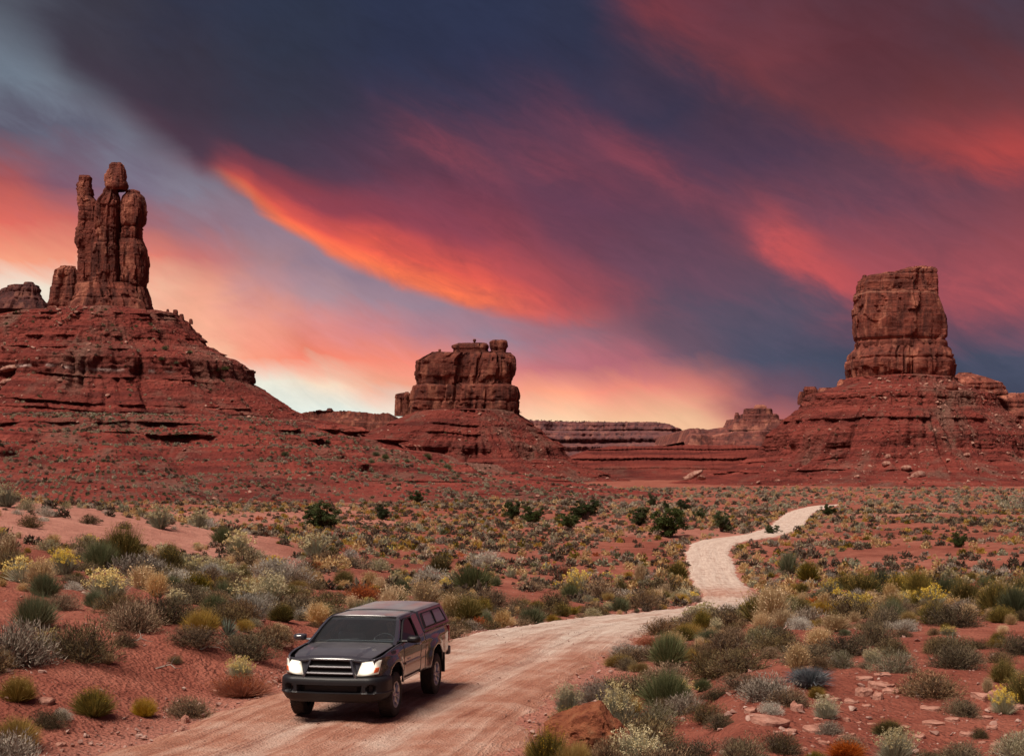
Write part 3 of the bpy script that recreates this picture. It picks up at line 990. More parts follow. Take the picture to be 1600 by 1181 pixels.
def talus(name, cx, cy, prof, parent, mat, kx=(1, 1), ky=(1, 1), amp=2.2, seed=0, nth=380, dz=None, gully=.06, white=None, screes=(), fade_front=1.0):
    """skirt of debris and ledges round a tower. prof (r, z) outwards; kx (left, right), ky (front, back) stretch"""
    prof = np.array(prof, float)
    seg = np.hypot(np.diff(prof[:, 0]), np.diff(prof[:, 1]) * 1.4)
    S = np.concatenate([[0], np.cumsum(seg)])
    dz = dz or cy / 1600 * .95
    n = int(S[-1] / dz / 1.25)
    s = np.linspace(0, S[-1], n)
    r0, z0 = np.interp(s, S, prof[:, 0]), np.interp(s, S, prof[:, 1])
    nf = int(nth * .82)
    th = np.concatenate([np.linspace(-PI - .25, .25, nf), np.linspace(.25, PI - .25, nth - nf + 2)[1:-1]])
    c, sn = np.cos(th), np.sin(th)
    kk = np.where(c > 0, kx[1], kx[0]) * c ** 2 + np.where(sn < 0, ky[0], ky[1]) * sn ** 2
    Rr = r0[:, None] * (1 + (kk[None, :] - 1) * sstep(prof[0, 0], prof[0, 0] * 2.2, r0)[:, None])
    Z = np.broadcast_to(z0[:, None], Rr.shape).copy()
    o = seed * 7.3
    ax, ay = c[None, :] * r0[:, None], sn[None, :] * r0[:, None]
    prog = sstep(prof[0, 0], prof[-1, 0] * .5, r0)[:, None]
    st = strata_fn(seed, prof[:, 1].min() - 5, prof[:, 1].max() + 5)
    zw = Z + 2.6 * fbm(ax * .02 + o, ay * .02, 0, 3, seed) + .35 * fbm(ax * .15, ay * .15 + o, 0, 3, seed + 1)
    fan = fbm(th[None, :] * 3.2 + o, Z * .012, 0, 4, seed + 2)
    fan = np.broadcast_to(fan, Rr.shape)
    brk = np.broadcast_to(fbm(th[None, :] * 11 + o, Z * .06, 0, 4, seed + 12), Rr.shape)
    led = np.clip(.70 - 1.5 * fan + 2.9 * brk, .0, 1.9)
    slopey = np.clip(1 - np.abs(np.gradient(z0) / np.maximum(np.gradient(r0), 1e-3))[:, None] * .0, 0, 1)
    D = amp * (st(zw) - .42) * led * slopey
    D = D + prog * r0[:, None] * (.10 * fbm(c[None, :] * 2 + o, sn[None, :] * 2, Z * .01, 3, seed + 3))
    gl = np.abs(fbm(th[None, :] * 7 + o, Z * .02, 0, 3, seed + 4))
    D = D - prog * gully * r0[:, None] * (1 - np.clip(gl * 4.0, 0, 1)) * 1.1
    gl2 = np.abs(fbm(th[None, :] * 19 + o, Z * .03, 2.0, 3, seed + 14))
    D = D - prog * 1.6 * (1 - np.clip(gl2 * 3.5, 0, 1))
    D = D + 1.3 * fbm(ax * .22, ay * .22, Z * .22 + o, 4, seed + 5) + .5 * fbm(ax * .8, ay * .8, Z * .9, 2, seed + 6)
    Rr = Rr + D * sstep(0, 4, s)[:, None]
    Z = Z + .5 * fbm(ax * .12 + o, ay * .12, 0, 3, seed + 7) * sstep(0, 6, s)[:, None]
    X = cx + Rr * c[None, :]
    Y = cy + Rr * sn[None, :]
    scree = np.clip(.62 + 2.4 * fan, 0, 1)
    for (tt, w, amt) in screes:
        scree = np.maximum(scree, amt * np.exp(-((th[None, :] - tt - .10 * vnoise(Z * .07, 1, 0, seed + 8)) / w) ** 2))
    wh = np.zeros_like(Z)
    if white:
        wz, ww, t0, t1 = white
        wh = np.exp(-((zw - wz) / ww) ** 2) * sstep(.0, .3, vnoise(th[None, :] * 22, Z * .2, 0, seed + 9) + .1) * sstep(t0, t0 + .1, th)[None, :] * (1 - sstep(t1 - .1, t1, th))[None, :]
    ox, oy, oz = parent.location if parent is not None else (0, 0, 0)
    V = np.stack([X - ox, Y - oy, Z - oz], -1)
    # a lid under the tower
    V = np.concatenate([V.reshape(-1, 3), [[cx - ox, cy - oy, prof[0, 1] - oz]]])
    nt = len(th)
    lid = np.stack([np.full(nt, len(V) - 1), np.arange(nt), (np.arange(nt) + 1) % nt], -1)
    sc_ = np.concatenate([scree.ravel(), [0]]); wh_ = np.concatenate([wh.ravel(), [0]])
    me = np_mesh(name, V, [grid_faces(len(s), nt, wrap=True)[:, ::-1], lid], [mat], True, {'scree': sc_, 'white': wh_})
    ob = link(name, me, parent)
    return ob, (X, Y, Z, scree)


_rk = []
def rock_protos():
    """a few broken, faceted stones of unit size"""
    out = []
    for k in range(10):
        bm = bmesh.new()
        R = random.Random(300 + k)
        for i in range(15):
            v = Vector((R.gauss(0, 1), R.gauss(0, 1), R.gauss(0, 1))).normalized()
            v = Vector((v.x * R.uniform(.75, 1.05), v.y * R.uniform(.7, 1.0) * .85, v.z * R.uniform(.6, 1.0) * .62))
            bm.verts.new(v * .55)
        bmesh.ops.convex_hull(bm, input=bm.verts)
        loose = [v for v in bm.verts if not v.link_faces]
        bmesh.ops.delete(bm, geom=loose, context='VERTS')
        bmesh.ops.triangulate(bm, faces=bm.faces)
        bm.verts.index_update()
        V = np.array([v.co[:] for v in bm.verts]); F = np.array([[v.index for v in f.verts] for f in bm.faces])
        out.append((V, F))
        bm.free()
    return out


ROCKP = rock_protos()


def scatter_mesh(name, protos, pts, sizes, mats, parent=None, attrs=None, flat=1.0, smooth=False, tilt=.5, seed=1, rnd=False):
    """one mesh holding many small pieces (stuff)"""
    R = np.random.default_rng(seed)
    VV, FF, AA = [], [], []
    off = 0
    order = R.integers(0, len(protos), len(pts))
    for k, pr in enumerate(protos):
        V, F = pr[0], pr[1]
        sel = np.nonzero(order == k)[0]
        if not len(sel): continue
        a = R.uniform(0, 2 * PI, len(sel)); tx = R.normal(0, tilt * .5, len(sel)); ty = R.normal(0, tilt * .5, len(sel))
        sz = sizes[sel][:, None]
        vx = V[None, :, 0] * np.cos(a)[:, None] - V[None, :, 1] * np.sin(a)[:, None]
        vy = V[None, :, 0] * np.sin(a)[:, None] + V[None, :, 1] * np.cos(a)[:, None]
        vz = V[None, :, 2] * flat + vx * tx[:, None] + vy * ty[:, None]
        P = np.stack([pts[sel, 0][:, None] + vx * sz, pts[sel, 1][:, None] + vy * sz, pts[sel, 2][:, None] + vz * sz], -1)
        VV.append(P.reshape(-1, 3))
        FF.append((F[None] + (np.arange(len(sel)) * len(V))[:, None, None] + off).reshape(-1, F.shape[1]))
        if rnd:
            pv = pr[2] if len(pr) > 2 else np.zeros(len(V))
            AA.append(np.clip(pv[None, :] * .7 + R.random(len(sel))[:, None] * .3, 0, 1).ravel())
        off += len(sel) * len(V)
    V = np.concatenate(VV)
    if parent is not None: V = V - np.array(parent.location)
    me = np_mesh(name, V, np.concatenate(FF), mats, smooth, {'rnd': np.concatenate(AA)} if rnd else None)
    return tag(link(name, me, parent), kind='stuff')


def scree_on(G, n, parent, seed, smin, smax, front=True, zmin=None):
    X, Y, Z, sc = G
    R = np.random.default_rng(seed)
    w = (.12 + sc) * (Y < np.median(Y) + 5)
    w[:3] = 0
    w = w.ravel() / w.sum()
    i = R.choice(len(w), n, p=w)
    pts = np.stack([X.ravel()[i], Y.ravel()[i], Z.ravel()[i]], -1) + R.normal(0, .35, (n, 3)) * [1, 1, .3]
    if zmin is not None:
        ok = pts[:, 2] > zmin
        pts = pts[ok]
    sz = np.clip(smin * (1 - R.random(len(pts))) ** (-.55), smin, smax)
    return scatter_mesh('scree', ROCKP, pts, sz, [SCREE], parent, seed=seed)


# ------------------------------------------------------------------ left butte: spires on a ledged cone
DL, XL = 600.0, (165 - 800) / FPX * 600
lb = empty('spired_butte', (XL, DL, 0))
tag(lb, 'tall red butte with three stacked rock spires above a ledged cone', 'butte')
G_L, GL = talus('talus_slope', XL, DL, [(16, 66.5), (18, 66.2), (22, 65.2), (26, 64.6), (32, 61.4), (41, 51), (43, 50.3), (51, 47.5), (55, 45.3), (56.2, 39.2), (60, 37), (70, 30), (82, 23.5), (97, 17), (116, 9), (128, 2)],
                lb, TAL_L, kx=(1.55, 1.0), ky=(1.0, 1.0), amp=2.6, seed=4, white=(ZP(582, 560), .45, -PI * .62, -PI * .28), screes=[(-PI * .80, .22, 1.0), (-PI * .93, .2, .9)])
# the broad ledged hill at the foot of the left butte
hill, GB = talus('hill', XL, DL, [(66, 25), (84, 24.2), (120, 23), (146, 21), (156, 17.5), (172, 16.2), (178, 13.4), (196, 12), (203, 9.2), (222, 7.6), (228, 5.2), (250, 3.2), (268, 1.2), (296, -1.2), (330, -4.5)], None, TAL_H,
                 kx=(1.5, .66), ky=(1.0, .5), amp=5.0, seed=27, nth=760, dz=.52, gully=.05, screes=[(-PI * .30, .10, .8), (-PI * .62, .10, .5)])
tag(hill, kind='structure')
scree_on(GB, 2600, None, 15, .3, 2.0)
scree_on(GL, 2200, lb, 5, .35, 2.4, zmin=22)
B = lambda *a, **k: rock_block(*a, **{'rough': 1.0, **k})
B('rock_mass', [(350, 122, 213), (360, 121, 214), (400, 121, 219), (450, 122, 222), (486, 120, 228)], DL, lb, ROCK_L, .55, 4.5, 3.5, 10, (.05, .3), 10, (), ncol=130, label='cracked rock mass that the spires grow out of')
B('cliff_base', [(447, 122, 212), (464, 119, 226), (476, 113, 235), (492, 104, 241)], DL, lb, ROCK_L, .8, 3, -.6, 11, (.03, .4), 14, (470,), ncol=150)
B('rock_column', [(305, 120, 143), (316, 119, 150), (330, 120, 153), (344, 120, 153), (346, 121, 151), (360, 117, 152), (378, 115, 152), (388, 118, 152), (392, 120, 152), (420, 119, 155), (470, 119, 160)],
  DL, lb, ROCK_L, 1.0, 3.2, 2, 12, (.2, .7), 5, (330, 344, 389), label='slim left-hand column carrying a stacked cap')
B('spire_cap', [(283, 121, 141), (288, 118.5, 142), (296, 118, 143), (304, 119.5, 144)], DL, lb, ROCK_L, 1.0, 2.8, 2, 13, (.15, .7), 2, (292,))
B('spire_cap', [(274.5, 122, 139), (277, 121, 142), (283.5, 121.5, 141)], DL, lb, ROCK_L, 1.0, 2.8, 2, 14, (.15, .7), 1)
B('rock_column', [(303, 165, 186), (312, 158, 189), (320, 153, 189), (330, 152, 189), (358, 152, 188), (361, 153, 187), (381, 152, 187), (384, 150, 188), (420, 149, 189), (450, 147, 190), (476, 140, 191)],
  DL, lb, ROCK_L, 1.0, 3.6, -2.2, 15, (.3, .6), 6, (359.5, 381.5, 447), label='broad central column under the balanced boulder')
B('balanced_boulder', [(264.5, 173, 197), (268, 169, 198), (276, 166, 199), (284, 165.5, 200), (291, 165.5, 203.5), (296, 167, 203), (300, 170, 199)], DL, lb, ROCK_L, .95, 3.2, -2, 16, (.05, .5), 2)
B('spire_cap', [(257, 176.5, 192), (260, 174, 195), (266, 173.5, 196)], DL, lb, ROCK_L, .95, 4, -2, 17, (.05, .4), 1)
B('rock_column', [(303, 196, 218), (308, 191, 224), (318, 188.5, 227), (335, 188, 228), (350, 187.5, 226.5), (356, 188, 222), (359, 188, 222.5), (374, 188, 222), (377.5, 187.5, 224), (390, 188, 230), (415, 188, 232), (440, 188, 231), (449, 190, 228), (452, 190, 230), (470, 190, 236), (486, 188, 239)],
  DL, lb, ROCK_L, 1.0, 3.2, -1.2, 18, (.18, .7), 6, (357, 375, 449), label='right-hand column of three stacked blocks')
B('low_wall', [(417, 94, 117), (421, 86, 120), (430, 84, 121), (444, 82, 122), (450, 78, 122), (470, 76, 123), (486, 74, 124)], DL, lb, ROCK_L, .7, 3.8, 2, 19, (.08, .4), 6, (446, 478))
B('low_wall', [(426, 82.5, 90), (432, 81, 91), (450, 79, 92)], DL, lb, ROCK_L, .8, 3, 1.5, 20, (.15, .6), 2)
for i, (px, py, s) in enumerate([(274, 489, 7), (284, 495, 6), (262, 486, 4), (298, 502, 5)]):
    x, y, z = P3(px, py, DL - 3)
    B('ledge_block', [(py - s * .5, px - s * .5, px + s * .5), (py + s * .9, px - s * .7, px + s * .7)], DL - 3, lb, ROCK_L, 1, 2.8, 0, 30 + i, (.3, .7), 1, ncol=24)

# distant dark knob behind the left butte
fb = empty('distant_mesa', ((20 - 800) / FPX * 950, 950, 0))
tag(fb, 'dark layered mesa top peeping out behind the spired butte at the far left', 'mesa')
B('rock_tier', [(449, 15, 60), (452, 6, 62), (463, 0, 64), (470, -14, 70), (486, -30, 77)], 950, fb, ROCK_D, .8, 3, 0, 41, (.06, .4), 6, (458, 470))
B('rock_tier', [(442, 38, 52), (450, 33, 58)], 950, fb, ROCK_D, .8, 3, 0, 42, (.1, .5), 2)
B('rock_tier', [(482, -60, 78), (505, -70, 95), (660, -160, 230)], 950, fb, ROCK_D, .6, 2.6, 4, 43, (.04, .4), 6, (492, 530), rows=90)

# ------------------------------------------------------------------ middle butte: the long blocky one
DM, XM = 950.0, (727 - 800) / FPX * 950
mb = empty('blocky_butte', (XM, DM, 0))
tag(mb, 'wide blocky butte with stepped flat top and a lone pillar beside it', 'butte')
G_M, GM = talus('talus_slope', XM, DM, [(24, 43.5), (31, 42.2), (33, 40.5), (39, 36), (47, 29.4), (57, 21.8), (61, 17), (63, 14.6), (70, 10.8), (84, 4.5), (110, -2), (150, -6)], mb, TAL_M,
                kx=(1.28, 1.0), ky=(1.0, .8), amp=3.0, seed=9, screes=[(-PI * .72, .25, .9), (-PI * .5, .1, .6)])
scree_on(GM, 1300, mb, 6, .5, 2.6, zmin=2)
B('rock_mass', [(553, 675, 790), (557, 664, 798), (565, 652, 801), (588, 650, 800), (600, 651, 794), (606, 648, 806), (648, 644, 806)], DM, mb, ROCK_M, .42, 5, 1.5, 50, (.02, .3), 16, (), ncol=170, label='solid cracked body of the blocky butte')
B('cliff_tier', [(601, 655, 790), (604, 648, 808), (612, 646, 811), (622, 644, 811), (634, 642, 810), (648, 640, 808)], DM, mb, ROCK_M, .5, 5.5, 0, 51, (.015, .25), 16, (627,), ncol=170)
B('cliff_tier', [(553, 672, 797), (557, 662, 802), (564, 651, 803.5), (575, 648.5, 803.5), (588, 648, 802), (591, 649, 796), (601, 650.5, 795), (612, 651, 792)], DM, mb, ROCK_M, .46, 5.5, 0, 52, (.015, .25), 16, (), ncol=170, label='tall upper tier with an overhang at its right end')
B('top_slab', [(553, 673, 709), (557, 673, 711), (563, 675, 712)], DM, mb, ROCK_M, .6, 5, 0, 53, (.02, .3), 2, ncol=60)
B('top_slab', [(537, 716, 760), (540, 707, 763), (544, 706.5, 763.5), (547, 709, 763), (557, 708, 763)], DM, mb, ROCK_M, .5, 5, 0, 54, (.02, .3), 5, (546,), ncol=84)
B('top_slab', [(532, 769, 790), (534, 765, 792), (543, 764.5, 792), (547, 767, 790), (554, 766, 790)], DM, mb, ROCK_M, .9, 5, 0, 55, (.03, .3), 3, ncol=60)
for i, (px, py, s) in enumerate([(687, 547, 4), (741.5, 531.5, 4.5), (654, 566, 5)]):
    B('perched_stone', [(py - s * .25, px - s * .55, px + s * .55), (py + s * .4, px - s * .6, px + s * .6), (py + s * .6, px - s * .3, px + s * .3), (py + s * 1.6, px - s * .4, px + s * .4)], DM, mb, ROCK_M, 1, 2.5, 0, 60 + i, (.2, .7), 0, ncol=24)
B('lone_pillar', [(613, 633, 638), (615, 618, 640), (622, 617, 640.5), (634, 617, 641), (650, 616, 643)], DM, mb, ROCK_M, .9, 3.2, 0, 65, (.06, .5), 3, (624,), ncol=60)

# ------------------------------------------------------------------ right butte: the single square tower
DR, XR = 800.0, (1408 - 800) / FPX * 800
rb = empty('square_tower_butte', (XR, DR, 0))
tag(rb, 'single square tower butte on a wide debris cone beyond the far road end', 'butte')
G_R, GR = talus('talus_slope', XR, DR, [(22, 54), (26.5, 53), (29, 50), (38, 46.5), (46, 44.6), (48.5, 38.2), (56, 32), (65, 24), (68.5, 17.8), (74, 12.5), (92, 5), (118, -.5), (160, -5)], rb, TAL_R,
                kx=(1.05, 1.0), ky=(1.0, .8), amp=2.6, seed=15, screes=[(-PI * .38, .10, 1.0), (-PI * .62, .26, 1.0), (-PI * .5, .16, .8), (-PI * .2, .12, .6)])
scree_on(GR, 3000, rb, 8, .4, 3.0, zmin=-2)
B('tower_base', [(541, 1341, 1473), (546, 1339, 1479), (555, 1330, 1483), (568, 1327, 1486), (578, 1328, 1485), (592, 1331, 1483)], DR, rb, ROCK_R, .9, 3.6, 0, 71, (.03, .3), 9, (562,), ncol=170)
B('tower_shaft', [(459, 1341, 1459), (463, 1340, 1460), (484, 1337, 1467), (500, 1336, 1472), (520, 1337, 1473), (534, 1337.5, 1473), (545, 1341, 1474)], DR, rb, ROCK_R, .9, 4.4, 0, 72, (.02, .3), 4, (533,), ncol=170, block=2.0, rough=.8)
B('cliff_buttress', [(452, 1398, 1459), (470, 1396, 1462), (505, 1404, 1470), (542, 1408, 1471)], DR, rb, ROCK_R, .9, 3.2, -3.0, 73, (.05, .4), 3, (), ncol=90, block=2.0, rough=.8)
B('tower_cap', [(440, 1342, 1392), (446, 1341, 1393), (461, 1341, 1394)], DR, rb, ROCK_R, .8, 3.6, 1, 74, (.04, .4), 4, (450,), ncol=90, rough=1.2)
B('tower_cap', [(428.5, 1376, 1458), (432, 1352, 1459.5), (444, 1345, 1460), (462, 1344, 1459.5)], DR, rb, ROCK_R, .8, 3.6, 3, 75, (.03, .4), 5, (440,), ncol=110, rough=1.1)
B('tower_cap', [(421, 1412, 1458), (424, 1400, 1459.5), (434, 1398, 1460.5), (463, 1397, 1461)], DR, rb, ROCK_R, .9, 3.4, -2.5, 76, (.04, .4), 5, (430,), ncol=90, rough=1.1)
B('tower_cap', [(416.5, 1436, 1448), (419, 1430, 1453), (426, 1428, 1455)], DR, rb, ROCK_R, .9, 2.8, 0, 77, (.06, .6), 1, ncol=40)
for i, (px, py, s) in enumerate([(1352, 430, 5), (1384, 427, 5), (1403, 423, 4), (1366, 431, 4), (1421, 420, 4)]):
    B('cap_rubble', [(py, px - s * .6, px + s * .6), (py + s * 1.6, px - s, px + s)], DR, rb, ROCK_R, 1, 2.6, 2, 80 + i, (.2, .7), 0, ncol=20)
B('shoulder_block', [(605, 1258, 1277), (609, 1256, 1280), (617, 1258, 1280), (632, 1250, 1290)], DR, rb, ROCK_R, .9, 3, 3, 86, (.06, .4), 3, (617,), ncol=60)
B('shoulder_block', [(612, 1251, 1257), (617, 1249, 1259), (632, 1248, 1262)], DR, rb, ROCK_R, .9, 3, 3, 87, (.1, .5), 1, ncol=36)
B('shoulder_block', [(606, 1283, 1310), (611, 1279, 1316), (626, 1278, 1320)], DR, rb, ROCK_R, .6, 3, 5, 88, (.04, .4), 3, ncol=60)
B('shoulder_block', [(593, 1314, 1328), (597, 1311, 1332), (608, 1309, 1336)], DR, rb, ROCK_R, .8, 3, 3, 89, (.06, .4), 1, ncol=36)
B('shoulder_block', [(617, 1528, 1546), (621, 1522, 1549), (640, 1518, 1552)], DR, rb, ROCK_R, .7, 3, 0, 90, (.06, .4), 2, (628,), ncol=50)


# ------------------------------------------------------------------ long mesa walls in the distance
def mesa(name, top, Y, zfoot, parent, mat, depth=260, prof=None, seed=0, nu=220, amp=9.0, lam=.02, attr=False, label=None, bedamp=5.0):
    """top: (px, py) rim line. prof: (share of the drop, metres forward) of the cliff face, from rim to foot"""
    top = np.array(top, float)
    px = np.linspace(top[0, 0], top[-1, 0], nu)
    X = (px - 800) / FPX * Y
    zt = ZP(np.interp(px, top[:, 0], top[:, 1]), Y)
    o = seed * 5.1
    zt = zt + (zt > zfoot + 4) * (.9 * fbm(X * .12, o, 0, 4, seed) + .5 * vnoise(X * .9, o, 0, seed + 1))
    prof = prof or [(0, 0), (.5, 3), (.55, 12), (1, 40)]
    p = np.array([(-.001, -depth)] + [(0, -6)] + prof, float)
    t = np.concatenate([[0], np.linspace(1, len(p) - 1, 90)])
    f = np.interp(t, np.arange(len(p)), p[:, 0]); dd = np.interp(t, np.arange(len(p)), p[:, 1])
    Z = zt[None, :] * (1 - np.clip(f, 0, 1)[:, None]) + zfoot * np.clip(f, 0, 1)[:, None]
    st = strata_fn(seed + 2, zfoot - 20, zt.max() + 20, 1.2, 5)
    front = dd[:, None] + (dd[:, None] > -20) * (amp * fbm(X[None, :] * lam + o, Z * .004, 0, 4, seed + 3) * 2 + bedamp * (st(Z + 1.5 * fbm(X[None, :] * .02, o, 0, 3, seed + 4)) - .5) + amp * .12 * fbm(X[None, :] * .08, Z * .05, o, 3, seed + 5) + amp * .07 * fbm(X[None, :] * .3, Z * .3, o, 2, seed + 6))
    Yw = Y - front
    XX = np.broadcast_to(X[None, :], Z.shape)
    ox, oy, oz = parent.location
    V = np.stack([XX - ox, Yw - oy, Z - oz], -1).reshape(-1, 3)
    at = {'scree': np.broadcast_to((f > .55).astype(float)[:, None] * .5, Z.shape), 'white': np.zeros_like(Z)}
    me = np_mesh(name, V, grid_faces(*Z.shape)[:, ::-1], [mat], True, at if attr else None)
    ob = link(name, me, parent)
    if label: ob['label'] = label
    return ob


m1 = empty('distant_mesa', ((950 - 800) / FPX * 2000, 2000, 0))
tag(m1, 'long flat-topped purple mesa on the skyline right of the blocky butte', 'mesa')
mesa('cliff_wall', [(690, 655), (800, 655.5), (830, 656), (900, 658.5), (980, 659.5), (1028, 660), (1045, 664), (1062, 671), (1078, 682), (1100, 700)], 2000, 5, m1, ROCK_F, 900,
     [(0, 0), (.16, 8), (.2, 30), (.42, 42), (.46, 78), (.78, 96), (.84, 150), (1, 240)], 3, 330, 26, .009, bedamp=9)
R_ = np.random.default_rng(5)
n = 150
pxs = R_.uniform(828, 1040, n)
pts = np.stack([(pxs - 800) / FPX * 2000, 2000 + R_.uniform(2, 40, n), ZP(np.interp(pxs, [830, 900, 980, 1028, 1045], [656, 658.5, 659.5, 660, 664]), 2000) + .6], -1)
JUN_FAR = mat_plain('far_juniper', [(.02, .03, .015), (.045, .06, .03)], .3)
scatter_mesh('rim_scrub', ROCKP, pts, R_.uniform(1.2, 2.8, n), [JUN_FAR], m1, seed=3)

m2 = empty('distant_mesa', ((1160 - 800) / FPX * 1600, 1600, 0))
tag(m2, 'pale pink cliff wall topped by a castle-like crag, left of the square tower', 'mesa')
mesa('cliff_wall', [(1068, 690), (1076, 671), (1079, 669), (1096, 669.5), (1108, 670.5), (1136, 667), (1150, 664), (1226, 662), (1290, 655), (1340, 650)], 1600, 8, m2, ROCK_P, 500,
     [(0, 0), (.12, 10), (.16, 26), (.60, 34), (.68, 60), (1, 150)], 23, 260, 14, .016, bedamp=6)
B('rock_crag', [(655, 1142, 1228), (659, 1140, 1230), (672, 1134, 1240)], 1600, m2, ROCK_P, .8, 5, 20, 104, (.005, .12), 6, (662,), ncol=110)
B('rock_crag', [(646, 1163, 1219), (648, 1162, 1221), (660, 1161, 1223)], 1600, m2, ROCK_P, .8, 5, 22, 101, (.005, .12), 6, (652,), ncol=100)
B('rock_crag', [(637, 1169, 1211), (639, 1168, 1212), (650, 1168, 1213)], 1600, m2, ROCK_P, .8, 5, 25, 105, (.005, .12), 5, (642,), ncol=70)
B('rock_crag', [(631, 1187, 1199), (633, 1185, 1203), (640, 1184, 1205)], 1600, m2, ROCK_P, .8, 4, 25, 102, (.03, .3), 1, ncol=36)
B('rock_crag', [(645, 1151, 1156), (649, 1149.5, 1158), (656, 1148, 1160), (667, 1144, 1164)], 1600, m2, ROCK_P, .9, 3, 10, 103, (.1, .5), 2, (652,), ncol=40)

m3 = empty('distant_mesa', ((550 - 800) / FPX * 1300, 1300, 0))
tag(m3, 'low cracked cliff wall between the spired butte and the blocky butte', 'mesa')
mesa('cliff_wall', [(440, 650), (470, 645), (497, 639), (503, 641), (520, 641), (545, 642), (566, 643), (580, 646), (600, 645), (609, 646), (616, 655), (640, 672), (660, 690)], 1300, 4, m3, ROCK_M, 300,
     [(0, 0), (.13, 4), (.17, 14), (.52, 19), (.58, 30), (1, 95)], 33, 230, 7, .04, bedamp=4)
B('rock_knob', [(637.5, 509, 516), (640, 507, 518), (646, 505, 520)], 1300, m3, ROCK_D, .9, 2.6, 12, 111, (.1, .5), 0, ncol=24)

m4 = empty('red_bench', ((1060 - 800) / FPX * 1120, 1120, 0))
tag(m4, 'low dark red terrace of thin level beds below the distant mesas in the valley centre', 'terrace')
mesa('terrace_slope', [(860, 725), (900, 712), (920, 702), (945, 698), (1000, 697), (1100, 696), (1180, 696.5), (1200, 700), (1240, 705), (1300, 712)], 1120, 0, m4, TAL_M, 420,
     [(0, 0), (.18, 14), (.22, 16), (.5, 36), (.54, 38), (.8, 60), (1, 110)], 43, 260, 16, .012, attr=True, bedamp=9)

m5 = empty('distant_mesa', ((1540 - 800) / FPX * 1300, 1300, 0))
tag(m5, 'tilted brown layered mesa behind the right flank of the square tower butte', 'mesa')
B('rock_tier', [(585, 1492, 1512), (590, 1484, 1530), (600, 1478, 1558), (606, 1478, 1562), (612, 1478, 1564), (618, 1478, 1566)], 1300, m5, ROCK_R, .8, 3.2, -10, 121, (.03, .4), 5, (596, 603, 610), ncol=110)
mesa('cliff_wall', [(1440, 618), (1480, 615), (1545, 615), (1575, 613.5), (1600, 613), (1660, 612), (1760, 618), (1840, 640)], 1300, 10, m5, ROCK_R, 300,
     [(0, 0), (.2, 8), (.24, 22), (.45, 30), (.5, 55), (1, 140)], 53, 200, 9, .03, bedamp=7)

# a low rise behind everything so that the gap between mesas stays closed
far = np.linspace(-1.3, 1.3, 120)
rr = np.array([2600., 3000, 3600, 5200])
FX, FY = rr[:, None] * np.sin(far)[None, :], rr[:, None] * np.cos(far)[None, :]
FZ = np.array([2., 16, 26, -5])[:, None] + 7 * fbm(FX * .002, FY * .002, 0, 3, 77)
tag(link('far_hills', np_mesh('far_hills', np.stack([FX, FY, FZ], -1).reshape(-1, 3), grid_faces(*FX.shape), [mat_plain('far_hill_earth', [(.12, .05, .05), (.2, .085, .075)], .01)], True)), kind='structure')
# ------------------------------------------------------------------ the pickup (x forward from the front axle, y to its left, z up)
def paint_mat(name='graphite_paint', film=.42):
    m, b = new_mat(name)
    p = b.obj()
    z = b.sep(p)[2]
    dust_sheen = b.m('MULTIPLY', b.mapr(b.noise(p, 3.0, 6, .7), .3, .75, .1, 1.0), b.mapr(z, .35, .95, .26, .02))
    nz = b.sep(b.node('ShaderNodeNewGeometry').outputs['True Normal'])[2]
    dust_sheen = b.m('MAXIMUM', dust_sheen, b.m('MULTIPLY', b.mapr(nz, .90, .99, 0, film), b.mapr(b.noise(p, 2.0, 5, .6), .3, .7, .5, 1)))  # upward faces paled: whitish sky reflection painted into the colour
    c = b.mix(dust_sheen, (.040, .039, .049), (.27, .26, .275))
    b.out(c, b.m('ADD', .24, b.m('MULTIPLY', dust_sheen, .32)), None, .15, .5, b.m('MULTIPLY', b.m('SUBTRACT', 1.0, dust_sheen), 1.0), .05)
    return m


def glass_mat(name, tint, refl=.12, ior=1.5, film=0.0):
    m, b = new_mat(name)
    g = b.node('ShaderNodeBsdfGlossy')
    g.inputs['Roughness'].default_value = .03
    g.inputs['Color'].default_value = (1, 1, 1, 1)
    t = b.node('ShaderNodeBsdfTransparent')
    t.inputs[0].default_value = (*tint, 1)
    fr = b.node('ShaderNodeFresnel')
    fr.inputs[0].default_value = ior
    mx = b.node('ShaderNodeMixShader')
    b.link(b.m('ADD', b.m('MULTIPLY', fr.outputs[0], 1.0), refl * .5, clamp=True), mx.inputs[0])
    b.link(t.outputs[0], mx.inputs[1])
    b.link(g.outputs[0], mx.inputs[2])
    o = b.node('ShaderNodeOutputMaterial')
    d = b.node('ShaderNodeBsdfDiffuse')                      # thin pale grey diffuse film over the glass
    d.inputs[0].default_value = (.30, .32, .34, 1)
    m2 = b.node('ShaderNodeMixShader')
    m2.inputs[0].default_value = film
    b.link(mx.outputs[0], m2.inputs[1])
    b.link(d.outputs[0], m2.inputs[2])
    b.link(m2.outputs[0], o.inputs[0])
    return m


def lamp_mat():
    m, b = new_mat('lit_headlamp')
    p = b.attr('bulb')
    b.out((.50, .47, .43), .12, None, 0, .5, 1.0, .03, emission=(1.0, .86, .66), estr=b.mapr(p, .1, .95, .05, .42, True))
    return m


